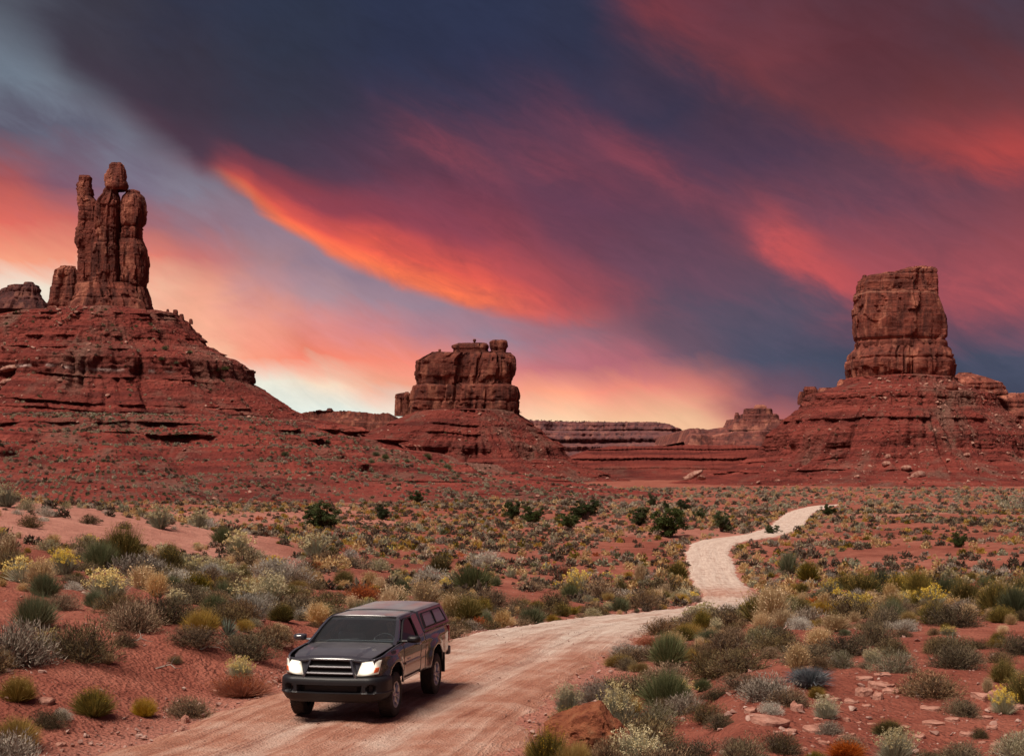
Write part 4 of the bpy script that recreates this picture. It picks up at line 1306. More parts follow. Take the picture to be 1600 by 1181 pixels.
PAINT = paint_mat()
PAINT_TOP = paint_mat('pale_sheen_roof_paint', 1.05)  # roof and shell: stronger painted-in pale sky reflection
STRIP = mat_simple('bright_strip', (.50, .50, .54), .35, .5, .5, .3)
TRIM = mat_simple('black_plastic', (.008, .008, .0105), .5, 0, .4, 0, .04, 5)
DARK = mat_simple('dark_void', (.008, .008, .009), .9)
RUBBER = mat_simple('tyre_rubber', (.025, .024, .024), .8, 0, .25, 0, .35, 6)
ALLOY = mat_simple('alloy', (.44, .43, .45), .32, .85, .5, .3)
CHROME = mat_simple('satin_metal', (.11, .105, .115), .5, .5, .4, .0)
GLASS = glass_mat('windscreen_glass', (.66, .76, .79), .04, 1.45, .055)
GLASS_SIDE = glass_mat('tinted_glass', (.05, .055, .065), .0, 1.22)
CAPGLASS = mat_simple('shell_window_glass', (.20, .225, .27), .22, 0, .5, .35)  # pale bluish sky reflection put into the pane colour
SEAT = mat_simple('grey_cloth', (.30, .32, .33), .9)
CABIN = mat_simple('cabin_plastic', (.06, .065, .07), .7)
AMBER = mat_simple('amber_lens', (.75, .13, .03), .2, 0, .5, 1)
REDL = mat_simple('red_lens', (.35, .02, .02), .2, 0, .5, 1)
LAMP = lamp_mat()
MIRR = mat_simple('mirror_glass', (.85, .85, .86), .05, 1.0)


_MB = MB


def build_truck(loc, yaw):
    # local +x must point along the truck's nose
    root = empty('pickup_truck', loc, math.atan2(-math.cos(yaw), -math.sin(yaw)))
    root.rotation_euler[1] = math.radians(0.4)
    root.scale = (.96, .96, .96)
    tag(root, 'dark grey pickup truck with a camper shell and lit headlights driving on the dirt road', 'truck')
    AX = (0.0, -2.80)
    RA = .425
    # heights of the drawn body, lifted onto its springs and with the low roof of the real one
    ZM = ([-.2, 0, .22, .60, .645, .95, 1.155, 1.66, 1.80], [-.1, .10, .33, .725, .77, 1.04, 1.205, 1.575, 1.65])

    def MB():
        class Lifted(_MB):
            def build(self, *a, **k):
                for v in self.V: v[:, 2] = np.interp(v[:, 2], *ZM)
                return super().build(*a, **k)
        return Lifted()
    ip = lambda x, k: np.interp(x, [a for a, _ in k], [c for _, c in k])
    WK = [(-4.02, .80), (-3.94, .84), (-3.6, .865), (-2.0, .875), (-.6, .87), (.2, .865), (.5, .845), (.68, .80), (.80, .74), (.90, .66)]
    ZT = [(-4.02, 1.17), (-2.05, 1.165), (-1.7, 1.15), (-.6, 1.135), (-.3, 1.125), (0, 1.10), (.3, 1.07), (.55, 1.03), (.72, .99), (.85, .95)]

    def side_y(x, z):
        w = ip(x, WK) * ip(z, [(.30, .95), (.42, .97), (.6, .99), (.82, 1.0), (1.0, .985), (1.17, .955), (1.3, .93)])
        for ax in AX:
            d = np.hypot(x - ax, (z - .40)) - RA
            w = w + .052 * np.where(d > .0, np.exp(-(np.maximum(d - .02, 0) / .13) ** 2), 1.0) * np.clip((1.10 - z) / .12, 0, 1)
        # shoulder crease along doors and bed
        w = w + .010 * np.exp(-((z - .98) / .05) ** 2) - .008 * np.exp(-((z - .72) / .07) ** 2)
        return w

    def zbot(x):
        zb = ip(x, [(-4.02, .56), (-3.4, .50), (-3.2, .44), (-.6, .40), (.4, .46), (.62, .60), (.9, .62)])
        for ax in AX:
            q = RA ** 2 - (x - ax) ** 2
            if q > 0: zb = max(zb, .40 + math.sqrt(q))
        return zb

    def side_panel(mb, xs, s, zlo=None, zhi=None, off=0.0, nz=16):
        P = []
        for x in xs:
            a, c = (zbot(x) if zlo is None else max(zlo, zbot(x))), (ip(x, ZT) if zhi is None else zhi)
            zz = np.linspace(a, c, nz)
            P.append([(x, s * (side_y(x, z) + off), z) for z in zz])
        mb.grid(np.array(P))

    fx = np.concatenate([np.linspace(-.585, -.46, 8), np.linspace(-.455, .455, 60), np.linspace(.47, .80, 18)])
    for s in (1, -1):
        mb = MB(); side_panel(mb, fx, s)
        mb.build('front_fender', PAINT, root, solid=.03)
        mb = MB(); side_panel(mb, np.concatenate([np.linspace(-4.0, -3.26, 26), np.linspace(-3.255, -2.345, 60), np.linspace(-2.34, -2.075, 10)]), s)
        bed = mb.build('bed_side', PAINT, root, solid=.03)
        mb = MB(); side_panel(mb, np.linspace(-2.06, -1.735, 12), s)
        mb.build('cab_corner', PAINT, root, solid=.03)
        mb = MB(); side_panel(mb, np.linspace(-1.722, -.60, 36), s, zlo=.455)
        door = mb.build('door', PAINT, root, solid=.03)
        mb = MB()                                                      # sill under the door
        side_panel(mb, np.linspace(-1.73, -.59, 20), s, zlo=.38, zhi=.448, off=-.012, nz=4)
        mb.build('sill', PAINT, root, solid=.03)
        mb = MB()                                                      # bright strip along the door
        xs = np.linspace(-1.66, -.68, 20)
        mb.grid(np.array([[(x, s * (side_y(x, z) + o), z) for z, o in ((.672, .004), (.677, .020), (.712, .020), (.720, .004))] for x in xs]))
        mb.build('moulding', STRIP, door)
        mb = MB()                                                      # handle
        mb.tube([(-1.58, s * .875, .99), (-1.56, s * .915, .995), (-1.44, s * .915, .995), (-1.42, s * .875, .99)], .016, 8)
        mb.build('handle', PAINT, door)
        mb = MB()                                                      # maker's badge: a small raised strip
        for k in range(6):
            mb.box((-1.02 + k * .034, s * (side_y(-.95, .77) + .004), .772), (.024, .008, .03))
        mb.build('badge', STRIP, door)
        mb = MB()                                                      # mud flap
        mb.box((-3.27, s * .80, .42), (.02, .26, .36))
        mb.build('mud_flap', TRIM, root, bevel=.005)
    # hood
    P = []
    for x in np.linspace(-.40, .80, 40):
        row = []
        hw = ip(x, [(-.40, .765), (.3, .745), (.6, .71), (.80, .64)])
        for u in np.linspace(-1, 1, 41):
            y = u * hw
            z = ip(x, ZT) - .012 + .055 * (1 - u * u) * ip(x, [(-.4, .7), (.5, 1), (.8, .75)])
            z += .016 * sstep(.70, .60, np.array(abs(u))) * ip(x, [(-.4, .5), (0, 1), (.65, 1), (.8, .4)])
            z -= .05 * max(0, (x - .70) / .10) ** 2
            row.append((x + .07 * (1 - u * u) * max(0, (x + .4) / 1.2), y, z))
        P.append(row)
    MB().grid(np.array(P)).build('hood', PAINT, root, solid=.02)
    # wiper cowl
    mb = MB()
    mb.grid(np.array([[(-.40 + .03 * (1 - u * u), u * .75, 1.128 + .03 * (1 - u * u)), (-.50 + .07 * (1 - u * u), u * .74, 1.15 + .03 * (1 - u * u))] for u in np.linspace(-1, 1, 20)]))
    mb.build('cowl', TRIM, root, solid=.02)
    for y0 in (-.45, .15):
        mb = MB(); mb.tube([(-.42, y0, 1.185), (-.455, y0 + .28, 1.205), (-.50, y0 + .52, 1.215)], .011, 6)
        mb.build('wiper', TRIM, root)

    # front face
    def face_x(y, z):
        a = abs(y)
        return .905 - .075 * (a / .8) ** 2 - 1.5 * max(0, a - .62) ** 2 * 1.4 - .28 * max(0, z - .70) * (1 + 0 * a) - .05 * max(0, .70 - z)

    P = [[(face_x(y, z) - .035, y, z) for z in np.linspace(.58, .975, 14)] for y in np.linspace(-.80, .80, 60)]
    MB().grid(np.array(P)).build('front_panel', PAINT, root, solid=.02)
    # grille: wider at its foot
    gw = lambda z: np.interp(z, [.60, .94], [.43, .325])
    mb = MB()
    P = [[(face_x(u * gw(z), z) - .02, u * gw(z), z) for z in np.linspace(.60, .935, 8)] for u in np.linspace(-1, 1, 16)]
    mb.grid(np.array(P))
    gr = mb.build('grille', DARK, root)
    mb = MB()
    loop = [(u, .945) for u in np.linspace(-1, 1, 12)] + [(1, z) for z in np.linspace(.93, .60, 8)] + [(u, .592) for u in np.linspace(1, -1, 12)] + [(-1, z) for z in np.linspace(.60, .93, 8)]
    ring = []
    for (u, z) in loop:
        y = u * gw(z)
        x = face_x(y, z)
        cy_, cz_ = 0, .77
        ring.append([(x + .0, y * 1.0, z), (x + .045, y * 1.03, cz_ + (z - cz_) * 1.03), (x + .045, y * 1.12, cz_ + (z - cz_) * 1.10), (x - .02, y * 1.16, cz_ + (z - cz_) * 1.14)])
    ring.append(ring[0])
    mb.grid(np.array(ring))
    mb.build('grille_surround', PAINT, gr)
    for zc in (.705, .82):
        mb = MB()
        P = []
        for u in np.linspace(-1, 1, 14):
            y = u * gw(zc)
            x = face_x(y, zc)
            P.append([(x - .015, y, zc - .024), (x + .030, y, zc - .016), (x + .036, y, zc), (x + .024, y, zc + .020), (x - .015, y, zc + .024)])
        mb.grid(np.array(P))
        mb.build('grille_bar', CHROME, gr)
    for k in range(15):
        pass
    # headlights
    for s in (1, -1):
        nU, nV = 26, 14
        P, bulb = [], []
        for i in range(nU):
            u = i / (nU - 1)
            for j in range(nV):
                v = j / (nV - 1)
                yi = .455 + .075 * v
                yo = .80 + .03 * v
                y = yi + (yo - yi) * u
                z = (.655 + .025 * u + .02 * u * u) + (.265 - .015 * u) * v
                edge = min(u, 1 - u, v, 1 - v)
                b_ = .030 * min(1, edge / .16) ** .6
                P.append((face_x(y, z) + b_, s * y, float(np.interp(z, *ZM))))
                bulb.append(math.exp(-(((u - .44) / .44) ** 2 + ((v - .52) / .52) ** 2) ** 1.5))
        F = grid_faces(nU, nV)
        me = np_mesh('headlight', P, F[:, ::-1] if s > 0 else F, [LAMP], True, {'bulb': bulb})
        hl = link('headlight', me, root)
        md = hl.modifiers.new('solid', 'SOLIDIFY'); md.thickness = .04; md.offset = -1
        mb = MB()
        P = []
        for u in np.linspace(.80, .985, 6):
            row = []
            for v in np.linspace(.14, .50, 5):
                yi = .455 + .075 * v; yo = .80 + .03 * v
                y = yi + (yo - yi) * u
                z = (.655 + .025 * u + .02 * u * u) + (.265 - .015 * u) * v
                edge = min(u, 1 - u, v, 1 - v)
                row.append((face_x(y, z) + .030 * min(1, edge / .16) ** .6 + .006, s * y, z))
            P.append(row)
        mb.grid(np.array(P))
        mb.build('turn_signal', AMBER, hl, solid=.008)
    # bumper: one wrap-round moulding with an air slot and two lamp wells
    path = [(.38, .925), (.48, .925), (.58, .92)] + [(.58 + .36 * math.sin(t), .62 + .30 * math.cos(t)) for t in np.linspace(.05, PI / 2, 16)]
    pc = [(.94 + .055 * (1 - (y / .62) ** 2), y) for y in np.linspace(.60, -.60, 66)]
    full = [(x, y) for x, y in path] + pc + [(x, -y) for x, y in path[::-1]]
    full = np.array(full)
    tg = np.gradient(full, axis=0); tg /= np.hypot(tg[:, 0], tg[:, 1])[:, None]
    nrm = np.stack([-tg[:, 1], tg[:, 0]], -1)
    nrm *= np.sign((nrm * (full - np.array([0., 0]))).sum(1))[:, None]
    zs = np.concatenate([np.linspace(.645, .56, 7), np.linspace(.55, .38, 26), np.linspace(.37, .23, 9)])
    prof = np.interp(zs, [.23, .27, .36, .385, .40, .56, .60, .63, .645], [-.14, -.07, -.01, .012, 0, 0, -.008, -.03, -.10])
    P = []
    for (x, y), n in zip(full, nrm):
        row = []
        for z, o in zip(zs, prof):
            dd = o
            if abs(y) < .56: dd -= .11 * float(sstep(.385, .405, np.array(z)) * (1 - sstep(.495, .515, np.array(z)))) * float(1 - sstep(.52, .56, np.array(abs(y))))
            if x > .5:
                q = math.hypot(abs(y) - .715, z - .455)
                dd -= .09 * float(1 - sstep(.058, .08, np.array(q)))
            row.append((x + n[0] * dd, y + n[1] * dd, z))
        P.append(row)
    MB().grid(np.array(P)).build('bumper', TRIM, root)
    mb = MB(); mb.box((.83, 0, .45), (.05, 1.1, .13)); mb.build('air_intake', DARK, root)
    mb = MB(); mb.grid(np.array([[(.90, y, .36), (.80, y, .22), (.5, y, .20)] for y in np.linspace(-.62, .62, 8)])); mb.build('skid_plate', TRIM, root, solid=.02)

    # cab
    A0 = lambda s: [(-.30, s * .800, 1.115), (-.52, s * .770, 1.24), (-.80, s * .715, 1.45), (-1.02, s * .665, 1.60), (-1.14, s * .635, 1.66)]
    roofz = lambda x, u: ip(x, [(-1.16, 1.655), (-1.35, 1.685), (-1.7, 1.70), (-2.06, 1.69)]) + .045 * (1 - u * u) - .05 * max(0, abs(u) - .86) / .14
    P = [[(x + (-.0) - .10 * u * u * (1 if x > -1.2 else 0) * 0 + .07 * (1 - u * u) * max(0, (x + 1.5) / .4), u * ip(x, [(-1.13, .645), (-1.5, .665), (-2.06, .665)]), roofz(x, u)) for u in np.linspace(-1, 1, 33)] for x in np.linspace(-1.10, -2.06, 24)]
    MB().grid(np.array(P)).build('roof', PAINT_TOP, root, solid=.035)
    for s in (1, -1):
        # front pillar
        mb = MB()
        pts = A0(s)
        P = []
        for (x, y, z) in pts:
            P.append([(x + .055, y - s * .045, z + .012), (x + .02, y + s * .006, z + .005), (x - .05, y + s * .014, z - .03), (x - .075, y - s * .025, z - .05), (x - .02, y - s * .06, z - .03)])
        mb.grid(np.array(P), wrap=True)
        mb.build('pillar', PAINT, root)
        # roof rail over the door window
        mb = MB()
        P = [[(x, s * (.64 + .024 * k1), z + dz) for k1, dz in ((0, .03), (1.0, .0), (1.6, -.035), (1.2, -.06), (.2, -.05))] for x, z in ((-1.06, 1.635), (-1.2, 1.665), (-1.45, 1.668), (-1.75, 1.66), (-2.05, 1.655))]
        mb.grid(np.array(P), wrap=True)
        mb.build('roof_rail', PAINT, root)
        # rear cab pillar: the broad panel between the door window and the shell
        mb = MB()
        q = [(-1.70, .835, 1.135), (-2.06, .835, 1.15), (-2.05, .675, 1.67), (-1.72, .678, 1.655), (-1.66, .70, 1.58), (-1.66, .77, 1.36)]
        mb.add([(x, s * y, z) for x, y, z in q] + [(x, s * (y - .05), z) for x, y, z in q],
               [(0, 1, 2, 3, 4, 5), (11, 10, 9, 8, 7, 6)] + [(i, (i + 1) % 6, 6 + (i + 1) % 6, 6 + i) for i in range(6)])
        mb.build('pillar', PAINT, root, bevel=.012)
        # door window frame and glass
        fr = [(-.62, .805, 1.135), (-.86, .755, 1.36), (-1.08, .705, 1.54), (-1.20, .690, 1.60), (-1.42, .688, 1.615), (-1.60, .692, 1.60), (-1.655, .74, 1.42), (-1.675, .825, 1.135)]
        mb = MB()
        mb.tube([(x, s * y, z) for x, y, z in fr], .020, 8)
        mb.build('window_frame', TRIM, root)
        mb = MB()
        mb.add([(x, s * (y - .012), z) for x, y, z in fr], [tuple(range(8))])
        mb.build('side_window', GLASS_SIDE, root, smooth=False)
        # wing mirror
        mb = MB()
        mb.tube([(-.62, s * .83, 1.16), (-.62, s * .93, 1.17)], [.045, .03], 8)
        P = []
        for t, w, h in ((-.085, .5, .5), (-.07, .85, .85), (-.03, 1, 1), (.03, .95, .95), (.07, .6, .6), (.08, .25, .25)):
            P.append([(-.60 + t, s * (1.035 + .115 * w * math.copysign(abs(math.cos(a)) ** .6, math.cos(a))), 1.215 + .085 * h * math.copysign(abs(math.sin(a)) ** .6, math.sin(a))) for a in np.linspace(0, 2 * PI, 24, endpoint=False)])
        mb.grid(np.array(P), wrap=True)
        base = mb.n - 24 * 6
        mb.F.append([base + 5 * 24 + k for k in range(24)])
        mir = mb.build('wing_mirror', TRIM if s > 0 else PAINT, root)
        mb = MB(); mb.box((-.690, s * 1.035, 1.215), (.012, .19, .135)); mb.build('mirror_glass', MIRR, mir, bevel=.004)
    # windscreen
    def ws(u, v):
        yb, yt = u * .765, u * .625
        xb, xt = -.46 + .13 * (1 - u * u), -1.12 + .08 * (1 - u * u)
        return (xb + (xt - xb) * v + .015 * math.sin(PI * v), yb + (yt - yb) * v, 1.155 + .022 * (1 - u * u) + (1.655 + .030 * (1 - u * u) - 1.155 - .022 * (1 - u * u)) * v + .018 * math.sin(PI * v))
    MB().grid(np.array([[ws(u, v) for v in np.linspace(0, 1, 16)] for u in np.linspace(-1, 1, 28)])).build('windscreen', GLASS, root)
    mb = MB()
    rim = [ws(u, 1) for u in np.linspace(-1, 1, 24)]
    mb.tube(rim, .020, 8)
    mb.tube([ws(-1, v) for v in np.linspace(0, 1, 12)], .016, 8); mb.tube([ws(1, v) for v in np.linspace(0, 1, 12)], .016, 8)
    mb.build('windscreen_seal', TRIM, root)
    mb = MB()
    mb.grid(np.array([[(ws(u, v)[0] - .012, ws(u, v)[1], ws(u, v)[2] - .012) for v in (.87, .93, 1.0)] for u in np.linspace(-1, 1, 20)]))
    mb.build('sun_strip', DARK, root)
    # cabin
    mb = MB()
    mb.grid(np.array([[(-.50, y, 1.13), (-.70, y, 1.16 - .03 * (abs(y) > .3)), (-.92, y, 1.13), (-.98, y, .98), (-.9, y, .7)] for y in np.linspace(-.74, .74, 14)]))
    mb.build('dashboard', CABIN, root)
    for y in (-.38, .38):
        mb = MB()
        mb.box((-1.62, y, .93), (.14, .50, .62), ((.97, 0, .22), (0, 1, 0), (-.22, 0, .97)))
        mb.box((-1.38, y, .60), (.52, .50, .14))
        st = mb.build('seat', SEAT, root, bevel=.04)
        mb = MB(); mb.box((-1.70, y, 1.33), (.09, .26, .17)); mb.build('headrest', SEAT, st, bevel=.035)
    mb = MB()
    wc = np.array((-1.02, .38, 1.10))
    ax1, ax2 = np.array((0, 1, 0)), np.array((-.45, 0, .89))
    mb.tube([tuple(wc + .185 * (ax1 * math.cos(a) + ax2 * math.sin(a))) for a in np.linspace(0, 2 * PI, 30)], .016, 8)
    mb.tube([tuple(wc - ax1 * .18), tuple(wc + ax1 * .18)], .018, 6)
    mb.tube([tuple(wc), tuple(wc - ax2 * .18)], .018, 6)
    mb.build('steering_wheel', TRIM, root)
    mb = MB()
    mb.box((-2.02, 0, 1.15), (.03, 1.40, .90)); mb.box((-1.2, 0, .55), (1.7, 1.45, .06))
    mb.build('cab_lining', CABIN, root)
    mb = MB(); mb.box((-1.16, .0, 1.585), (.03, .20, .06)); mb.build('rear_view_mirror', TRIM, root, bevel=.01)
    # tailgate, rear bumper, lamps
    mb = MB(); mb.box((-4.0, 0, .86), (.05, 1.58, .58)); tg_ = mb.build('tailgate', PAINT, root, bevel=.015)
    mb = MB(); mb.box((-4.08, 0, .55), (.16, 1.66, .16)); mb.build('rear_bumper', CHROME, root, bevel=.02)
    for s in (1, -1):
        mb = MB(); mb.box((-3.985, s * .795, .93), (.08, .10, .36)); mb.build('tail_light', REDL, root, bevel=.012)
    # camper shell
    def shell(x, k):
        # profile from rail (k=0) over the top to the other rail (k=1)
        pr = [(-.838, 1.172), (-.836, 1.20), (-.815, 1.235), (-.705, 1.635), (-.675, 1.695), (-.60, 1.735), (-.3, 1.765), (0, 1.775)]
        pr = pr + [(-a, c) for a, c in pr[-2::-1]]
        pr = np.array(pr)
        t = np.linspace(0, 1, len(pr))
        return np.interp(k, t, pr[:, 0]), np.interp(k, t, pr[:, 1])
    P = []
    xs = [-2.075, -2.10, -2.2, -2.6, -3.0, -3.4, -3.7, -3.85]
    for x in xs:
        row = []
        for k in np.linspace(0, 1, 57):
            y, z = shell(x, k)
            lean = .16 * (1.70 - z) / .5 if x < -3.5 else 0
            sc = 1.0 if x < -2.08 else .985
            row.append((x - lean * (1 if x == -3.85 else .5 if x == -3.7 else 0), y * sc, 1.17 + (z - 1.17) * sc))
        P.append(row)
    mb = MB(); mb.grid(np.array(P))
    e = [p for p in P[-1]]; mb.add(e, [tuple(range(len(e)))])
    e = [p for p in P[0]]; mb.add(e, [tuple(range(len(e)))[::-1]])
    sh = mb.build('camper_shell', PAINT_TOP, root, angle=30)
    for s in (1, -1):
        def sp(x, v, o=.0):      # on the sloping side
            y = .815 + (.705 - .815) * v; z = 1.245 + .39 * v
            return (x, s * (y + o), z + o * .28)
        def sill(x0, x1, v0, v1, o):
            return [sp(x0[0], v0, o), sp(x1[0], v0, o), sp(x1[1], v1, o), sp(x0[1], v1, o)]
        mb = MB()
        outer = [sp(-2.20, .02, .012), sp(-3.85, .02, .012), sp(-3.68, .97, .012), sp(-2.24, .97, .012)]
        inner = [sp(-2.28, .11, .018), sp(-3.77, .11, .018), sp(-3.63, .90, .018), sp(-2.31, .90, .018)]
        back = [sp(-2.20, .02, -.005), sp(-3.85, .02, -.005), sp(-3.68, .97, -.005), sp(-2.24, .97, -.005)]
        mb.add(outer + inner + back, [(0, 1, 5, 4), (1, 2, 6, 5), (2, 3, 7, 6), (3, 0, 4, 7)] + [(i, 8 + i, 8 + (i + 1) % 4, (i + 1) % 4) for i in range(4)])
        wf = mb.build('window_frame', TRIM, sh, smooth=False)
        mb = MB()
        mb.add([sp(-2.995, .10, .02), sp(-3.04, .10, .02), sp(-3.01, .91, .02), sp(-2.965, .91, .02)], [(0, 1, 2, 3)])
        mb.build('window_bar', TRIM, sh, solid=.012, smooth=False)
        for a, c in (((-2.28, -2.31), (-2.995, -2.965)), ((-3.04, -3.01), (-3.77, -3.63))):
            mb = MB(); mb.add(sill(a, c, .11, .90, .008), [(0, 1, 2, 3)])
            mb.build('pane', CAPGLASS, sh, smooth=False)
        mb = MB()
        mb.box((-3.0, s * .832, 1.172), (1.82, .02, .014)); mb.build('seal', TRIM, sh)
    # belly, inner arches
    mb = MB()
    mb.box((-1.55, 0, .52), (3.0, 1.05, .24)); mb.box((-3.45, 0, .62), (.95, 1.30, .24)); mb.box((.38, 0, .58), (.7, .96, .40))
    mb.box((-1.35, 0, .62), (1.6, 1.55, .30))
    mb.build('chassis', DARK, root)
    for ax in AX:
        mb = MB(); mb.tube([(ax, -.62, .38), (ax, .62, .38)], .06, 8); mb.build('axle', DARK, root)
        for s in (1, -1):
            mb = MB()
            P = [[(ax + (RA + .02) * math.cos(t), s * y, .40 + (RA + .02) * math.sin(t)) for y in (.50, .84)] for t in np.linspace(-.05, PI + .05, 24)]
            mb.grid(np.array(P)); mb.box((ax, s * .50, .62), (.9, .02, .5))
            mb.build('wheel_arch', DARK, root)
    # wheels
    tyre_me = rim_me = None
    for ax in AX:
        for s in (1, -1):
            w = link('wheel', None, root, (ax, s * .775, .375))
            w.rotation_euler = (0, 0 if s > 0 else PI, 0)
            w.rotation_euler = (0, 0, 0 if s > 0 else PI)
            if tyre_me is None:
                mb = _MB()
                mb.lathe([(.215, -.095), (.235, -.118), (.30, -.125), (.345, -.118), (.368, -.10), (.375, -.07), (.376, 0), (.375, .07), (.368, .10), (.345, .118), (.30, .125), (.24, .118), (.218, .095)], 'y', 56)
                for k in range(44):
                    a = 2 * PI * k / 44
                    for yy, da in ((-.085, 0), (-.03, .5), (.03, 0), (.085, .5)):
                        b_ = a + da * 2 * PI / 44
                        mb.box((.374 * math.cos(b_), yy, .374 * math.sin(b_)), (.014, .044, .032), ((math.cos(b_), 0, -math.sin(b_)), (0, 1, 0), (math.sin(b_), 0, math.cos(b_))))
                ty = mb.build('tyre', RUBBER, w); tyre_me = ty.data
                mb = _MB()
                mb.lathe([(.217, .10), (.222, .112), (.214, .112), (.196, .095), (.19, .05), (.188, -.09)], 'y', 48)
                mb.lathe([(.0, .098), (.03, .098), (.045, .09), (.055, .075), (.06, .05)], 'y', 24)
                for k in range(6):
                    a = 2 * PI * k / 6 + .2
                    for da in (-.17, .17):
                        p0 = (.05 * math.cos(a + da * 1.4), .078, .05 * math.sin(a + da * 1.4)); p1 = (.13 * math.cos(a + da * .9), .088, .13 * math.sin(a + da * .9)); p2 = (.203 * math.cos(a + da * 1.25), .092, .203 * math.sin(a + da * 1.25))
                        mb.tube([p0, p1, p2], [.020, .017, .022], 6)
                ri = mb.build('rim', ALLOY, w); rim_me = ri.data
                mb = _MB(); mb.lathe([(.0, .035), (.16, .035), (.185, .03), (.187, -.08)], 'y', 32); dr = mb.build('brake_drum', DARK, w); drum_me = dr.data
            else:
                link('tyre', tyre_me, w); link('rim', rim_me, w); link('brake_drum', drum_me, w)
    return root


TRK = P3(541, 1120, 26.3)
truck = build_truck((TRK[0], TRK[1], float(zbase_road(TRK[1])) + .045), math.radians(11.5))


# ------------------------------------------------------------------ the driver, just visible through the windscreen
def build_driver():
    M = truck.matrix_basis
    root = empty('person', (M @ Vector((-1.42, .38, .70)))[:], truck.rotation_euler[2])
    tag(root, 'driver in a pale top seated behind the steering wheel of the grey pickup', 'person')
    skin = mat_simple('skin', (.60, .38, .28), .6)
    root.scale = (.93, .93, .93)
    top = mat_simple('pale_shirt', (.30, .29, .28), .9)
    hair = mat_simple('dark_hair', (.03, .022, .018), .8)
    pts = {0: (0, 0, .08, .15), 1: (-.05, 0, .25, .145), 2: (-.10, 0, .42, .15), 3: (-.10, 0, .52, .07), 4: (-.08, 0, .60, .055), 5: (-.05, 0, .66, .075), 6: (-.04, 0, .74, .092), 7: (-.05, 0, .80, .075),
           8: (-.10, .18, .44, .065), 9: (.10, .23, .26, .048), 10: (.33, .15, .27, .036), 11: (.40, .13, .29, .034),
           12: (-.10, -.18, .44, .065), 13: (.10, -.23, .26, .048), 14: (.33, -.15, .27, .036), 15: (.40, -.13, .29, .034),
           16: (.10, .10, .03, .095), 17: (.42, .12, .05, .07), 18: (.56, .12, -.26, .05), 19: (.10, -.10, .03, .095), 20: (.42, -.12, .05, .07), 21: (.56, -.12, -.26, .05)}
    E = [(0, 1), (1, 2), (2, 3), (3, 4), (4, 5), (5, 6), (6, 7), (2, 8), (8, 9), (9, 10), (10, 11), (2, 12), (12, 13), (13, 14), (14, 15), (0, 16), (16, 17), (17, 18), (0, 19), (19, 20), (20, 21)]
    me = bpy.data.meshes.new('body')
    me.from_pydata([pts[k][:3] for k in range(22)], E, [])
    o = link('body', me, root)
    sk = o.modifiers.new('skin', 'SKIN')
    for k in range(22):
        v = me.skin_vertices[0].data[k]
        v.radius = (pts[k][3], pts[k][3])
        v.use_root = k == 0
    sub = o.modifiers.new('sub', 'SUBSURF'); sub.levels = sub.render_levels = 2
    dg = bpy.context.evaluated_depsgraph_get()
    me2 = bpy.data.meshes.new_from_object(o.evaluated_get(dg))
    o.modifiers.clear(); o.data = me2
    me2.materials.clear(); me2.materials.append(skin); me2.materials.append(top)
    for p in me2.polygons:
        c = p.center
        p.material_index = 0 if (c[2] > .50 or (c[0] > .28 and c[2] > .2)) else 1
        p.use_smooth = True
    mb = MB()
    P = [[(-.06 + .092 * r * math.cos(a) * (1.0 if math.cos(a) < 0 else .75), .094 * r * math.sin(a), .74 + h) for a in np.linspace(0, 2 * PI, 20, endpoint=False)] for r, h in ((1.03, -.02), (1.08, .03), (1.0, .075), (.7, .105), (.3, .118), (.02, .12))]
    mb.grid(np.array(P), wrap=True); mb.build('hair', hair, root)
    mb = MB(); mb.tube([(.045, 0, .745), (.062, 0, .722), (.048, 0, .71)], [.008, .014, .010], 6)
    for y in (-.035, .035): mb.box((.036, y, .752), (.01, .024, .010))
    mb.box((.036, 0, .682), (.012, .05, .010))
    mb.build('face', mat_simple('face_skin', (.40, .22, .16), .6), root)
    for y in (.13, -.13):
        for k in range(5):
            mb = MB()
            a = -.6 + k * .3
            ln = (.05, .075, .08, .075, .06)[k]
            mb.tube([(.40, y + .012 * (k - 2), .30), (.40 + ln * .6, y + .014 * (k - 2), .315), (.40 + ln * .75, y + .014 * (k - 2), .295)], [.010, .009, .007], 6)
            mb.build('finger', skin, root)


build_driver()
# ------------------------------------------------------------------ desert plants
def blades(base, tip, width, seg=1, bow=0.0, R=None):
    """thin tapering blades from base to tip; returns V, F(tri), rnd"""
    n = len(base)
    d = tip - base
    L = np.linalg.norm(d, axis=1, keepdims=True) + 1e-6
    r = R.normal(0, 1, (n, 3))
    side = np.cross(d, r)
    side /= np.linalg.norm(side, axis=1, keepdims=True) + 1e-9
    w = (width if np.ndim(width) else np.full(n, width))[:, None]
    if seg == 1:
        V = np.stack([base - side * w * .5, base + side * w * .5, tip], 1).reshape(-1, 3)
        F = np.arange(3 * n).reshape(-1, 3)
        per = 3
    else:
        mid = (base + tip) / 2 + np.array([0, 0, 1]) * bow * L
        V = np.stack([base - side * w * .5, base + side * w * .5, mid - side * w * .42, mid + side * w * .42, tip], 1).reshape(-1, 3)
        o = (np.arange(n) * 5)[:, None]
        F = np.concatenate([o + [0, 1, 3], o + [0, 3, 2], o + [2, 3, 4]], 0)
        per = 5
    return V, F, np.repeat(R.random(n), per)


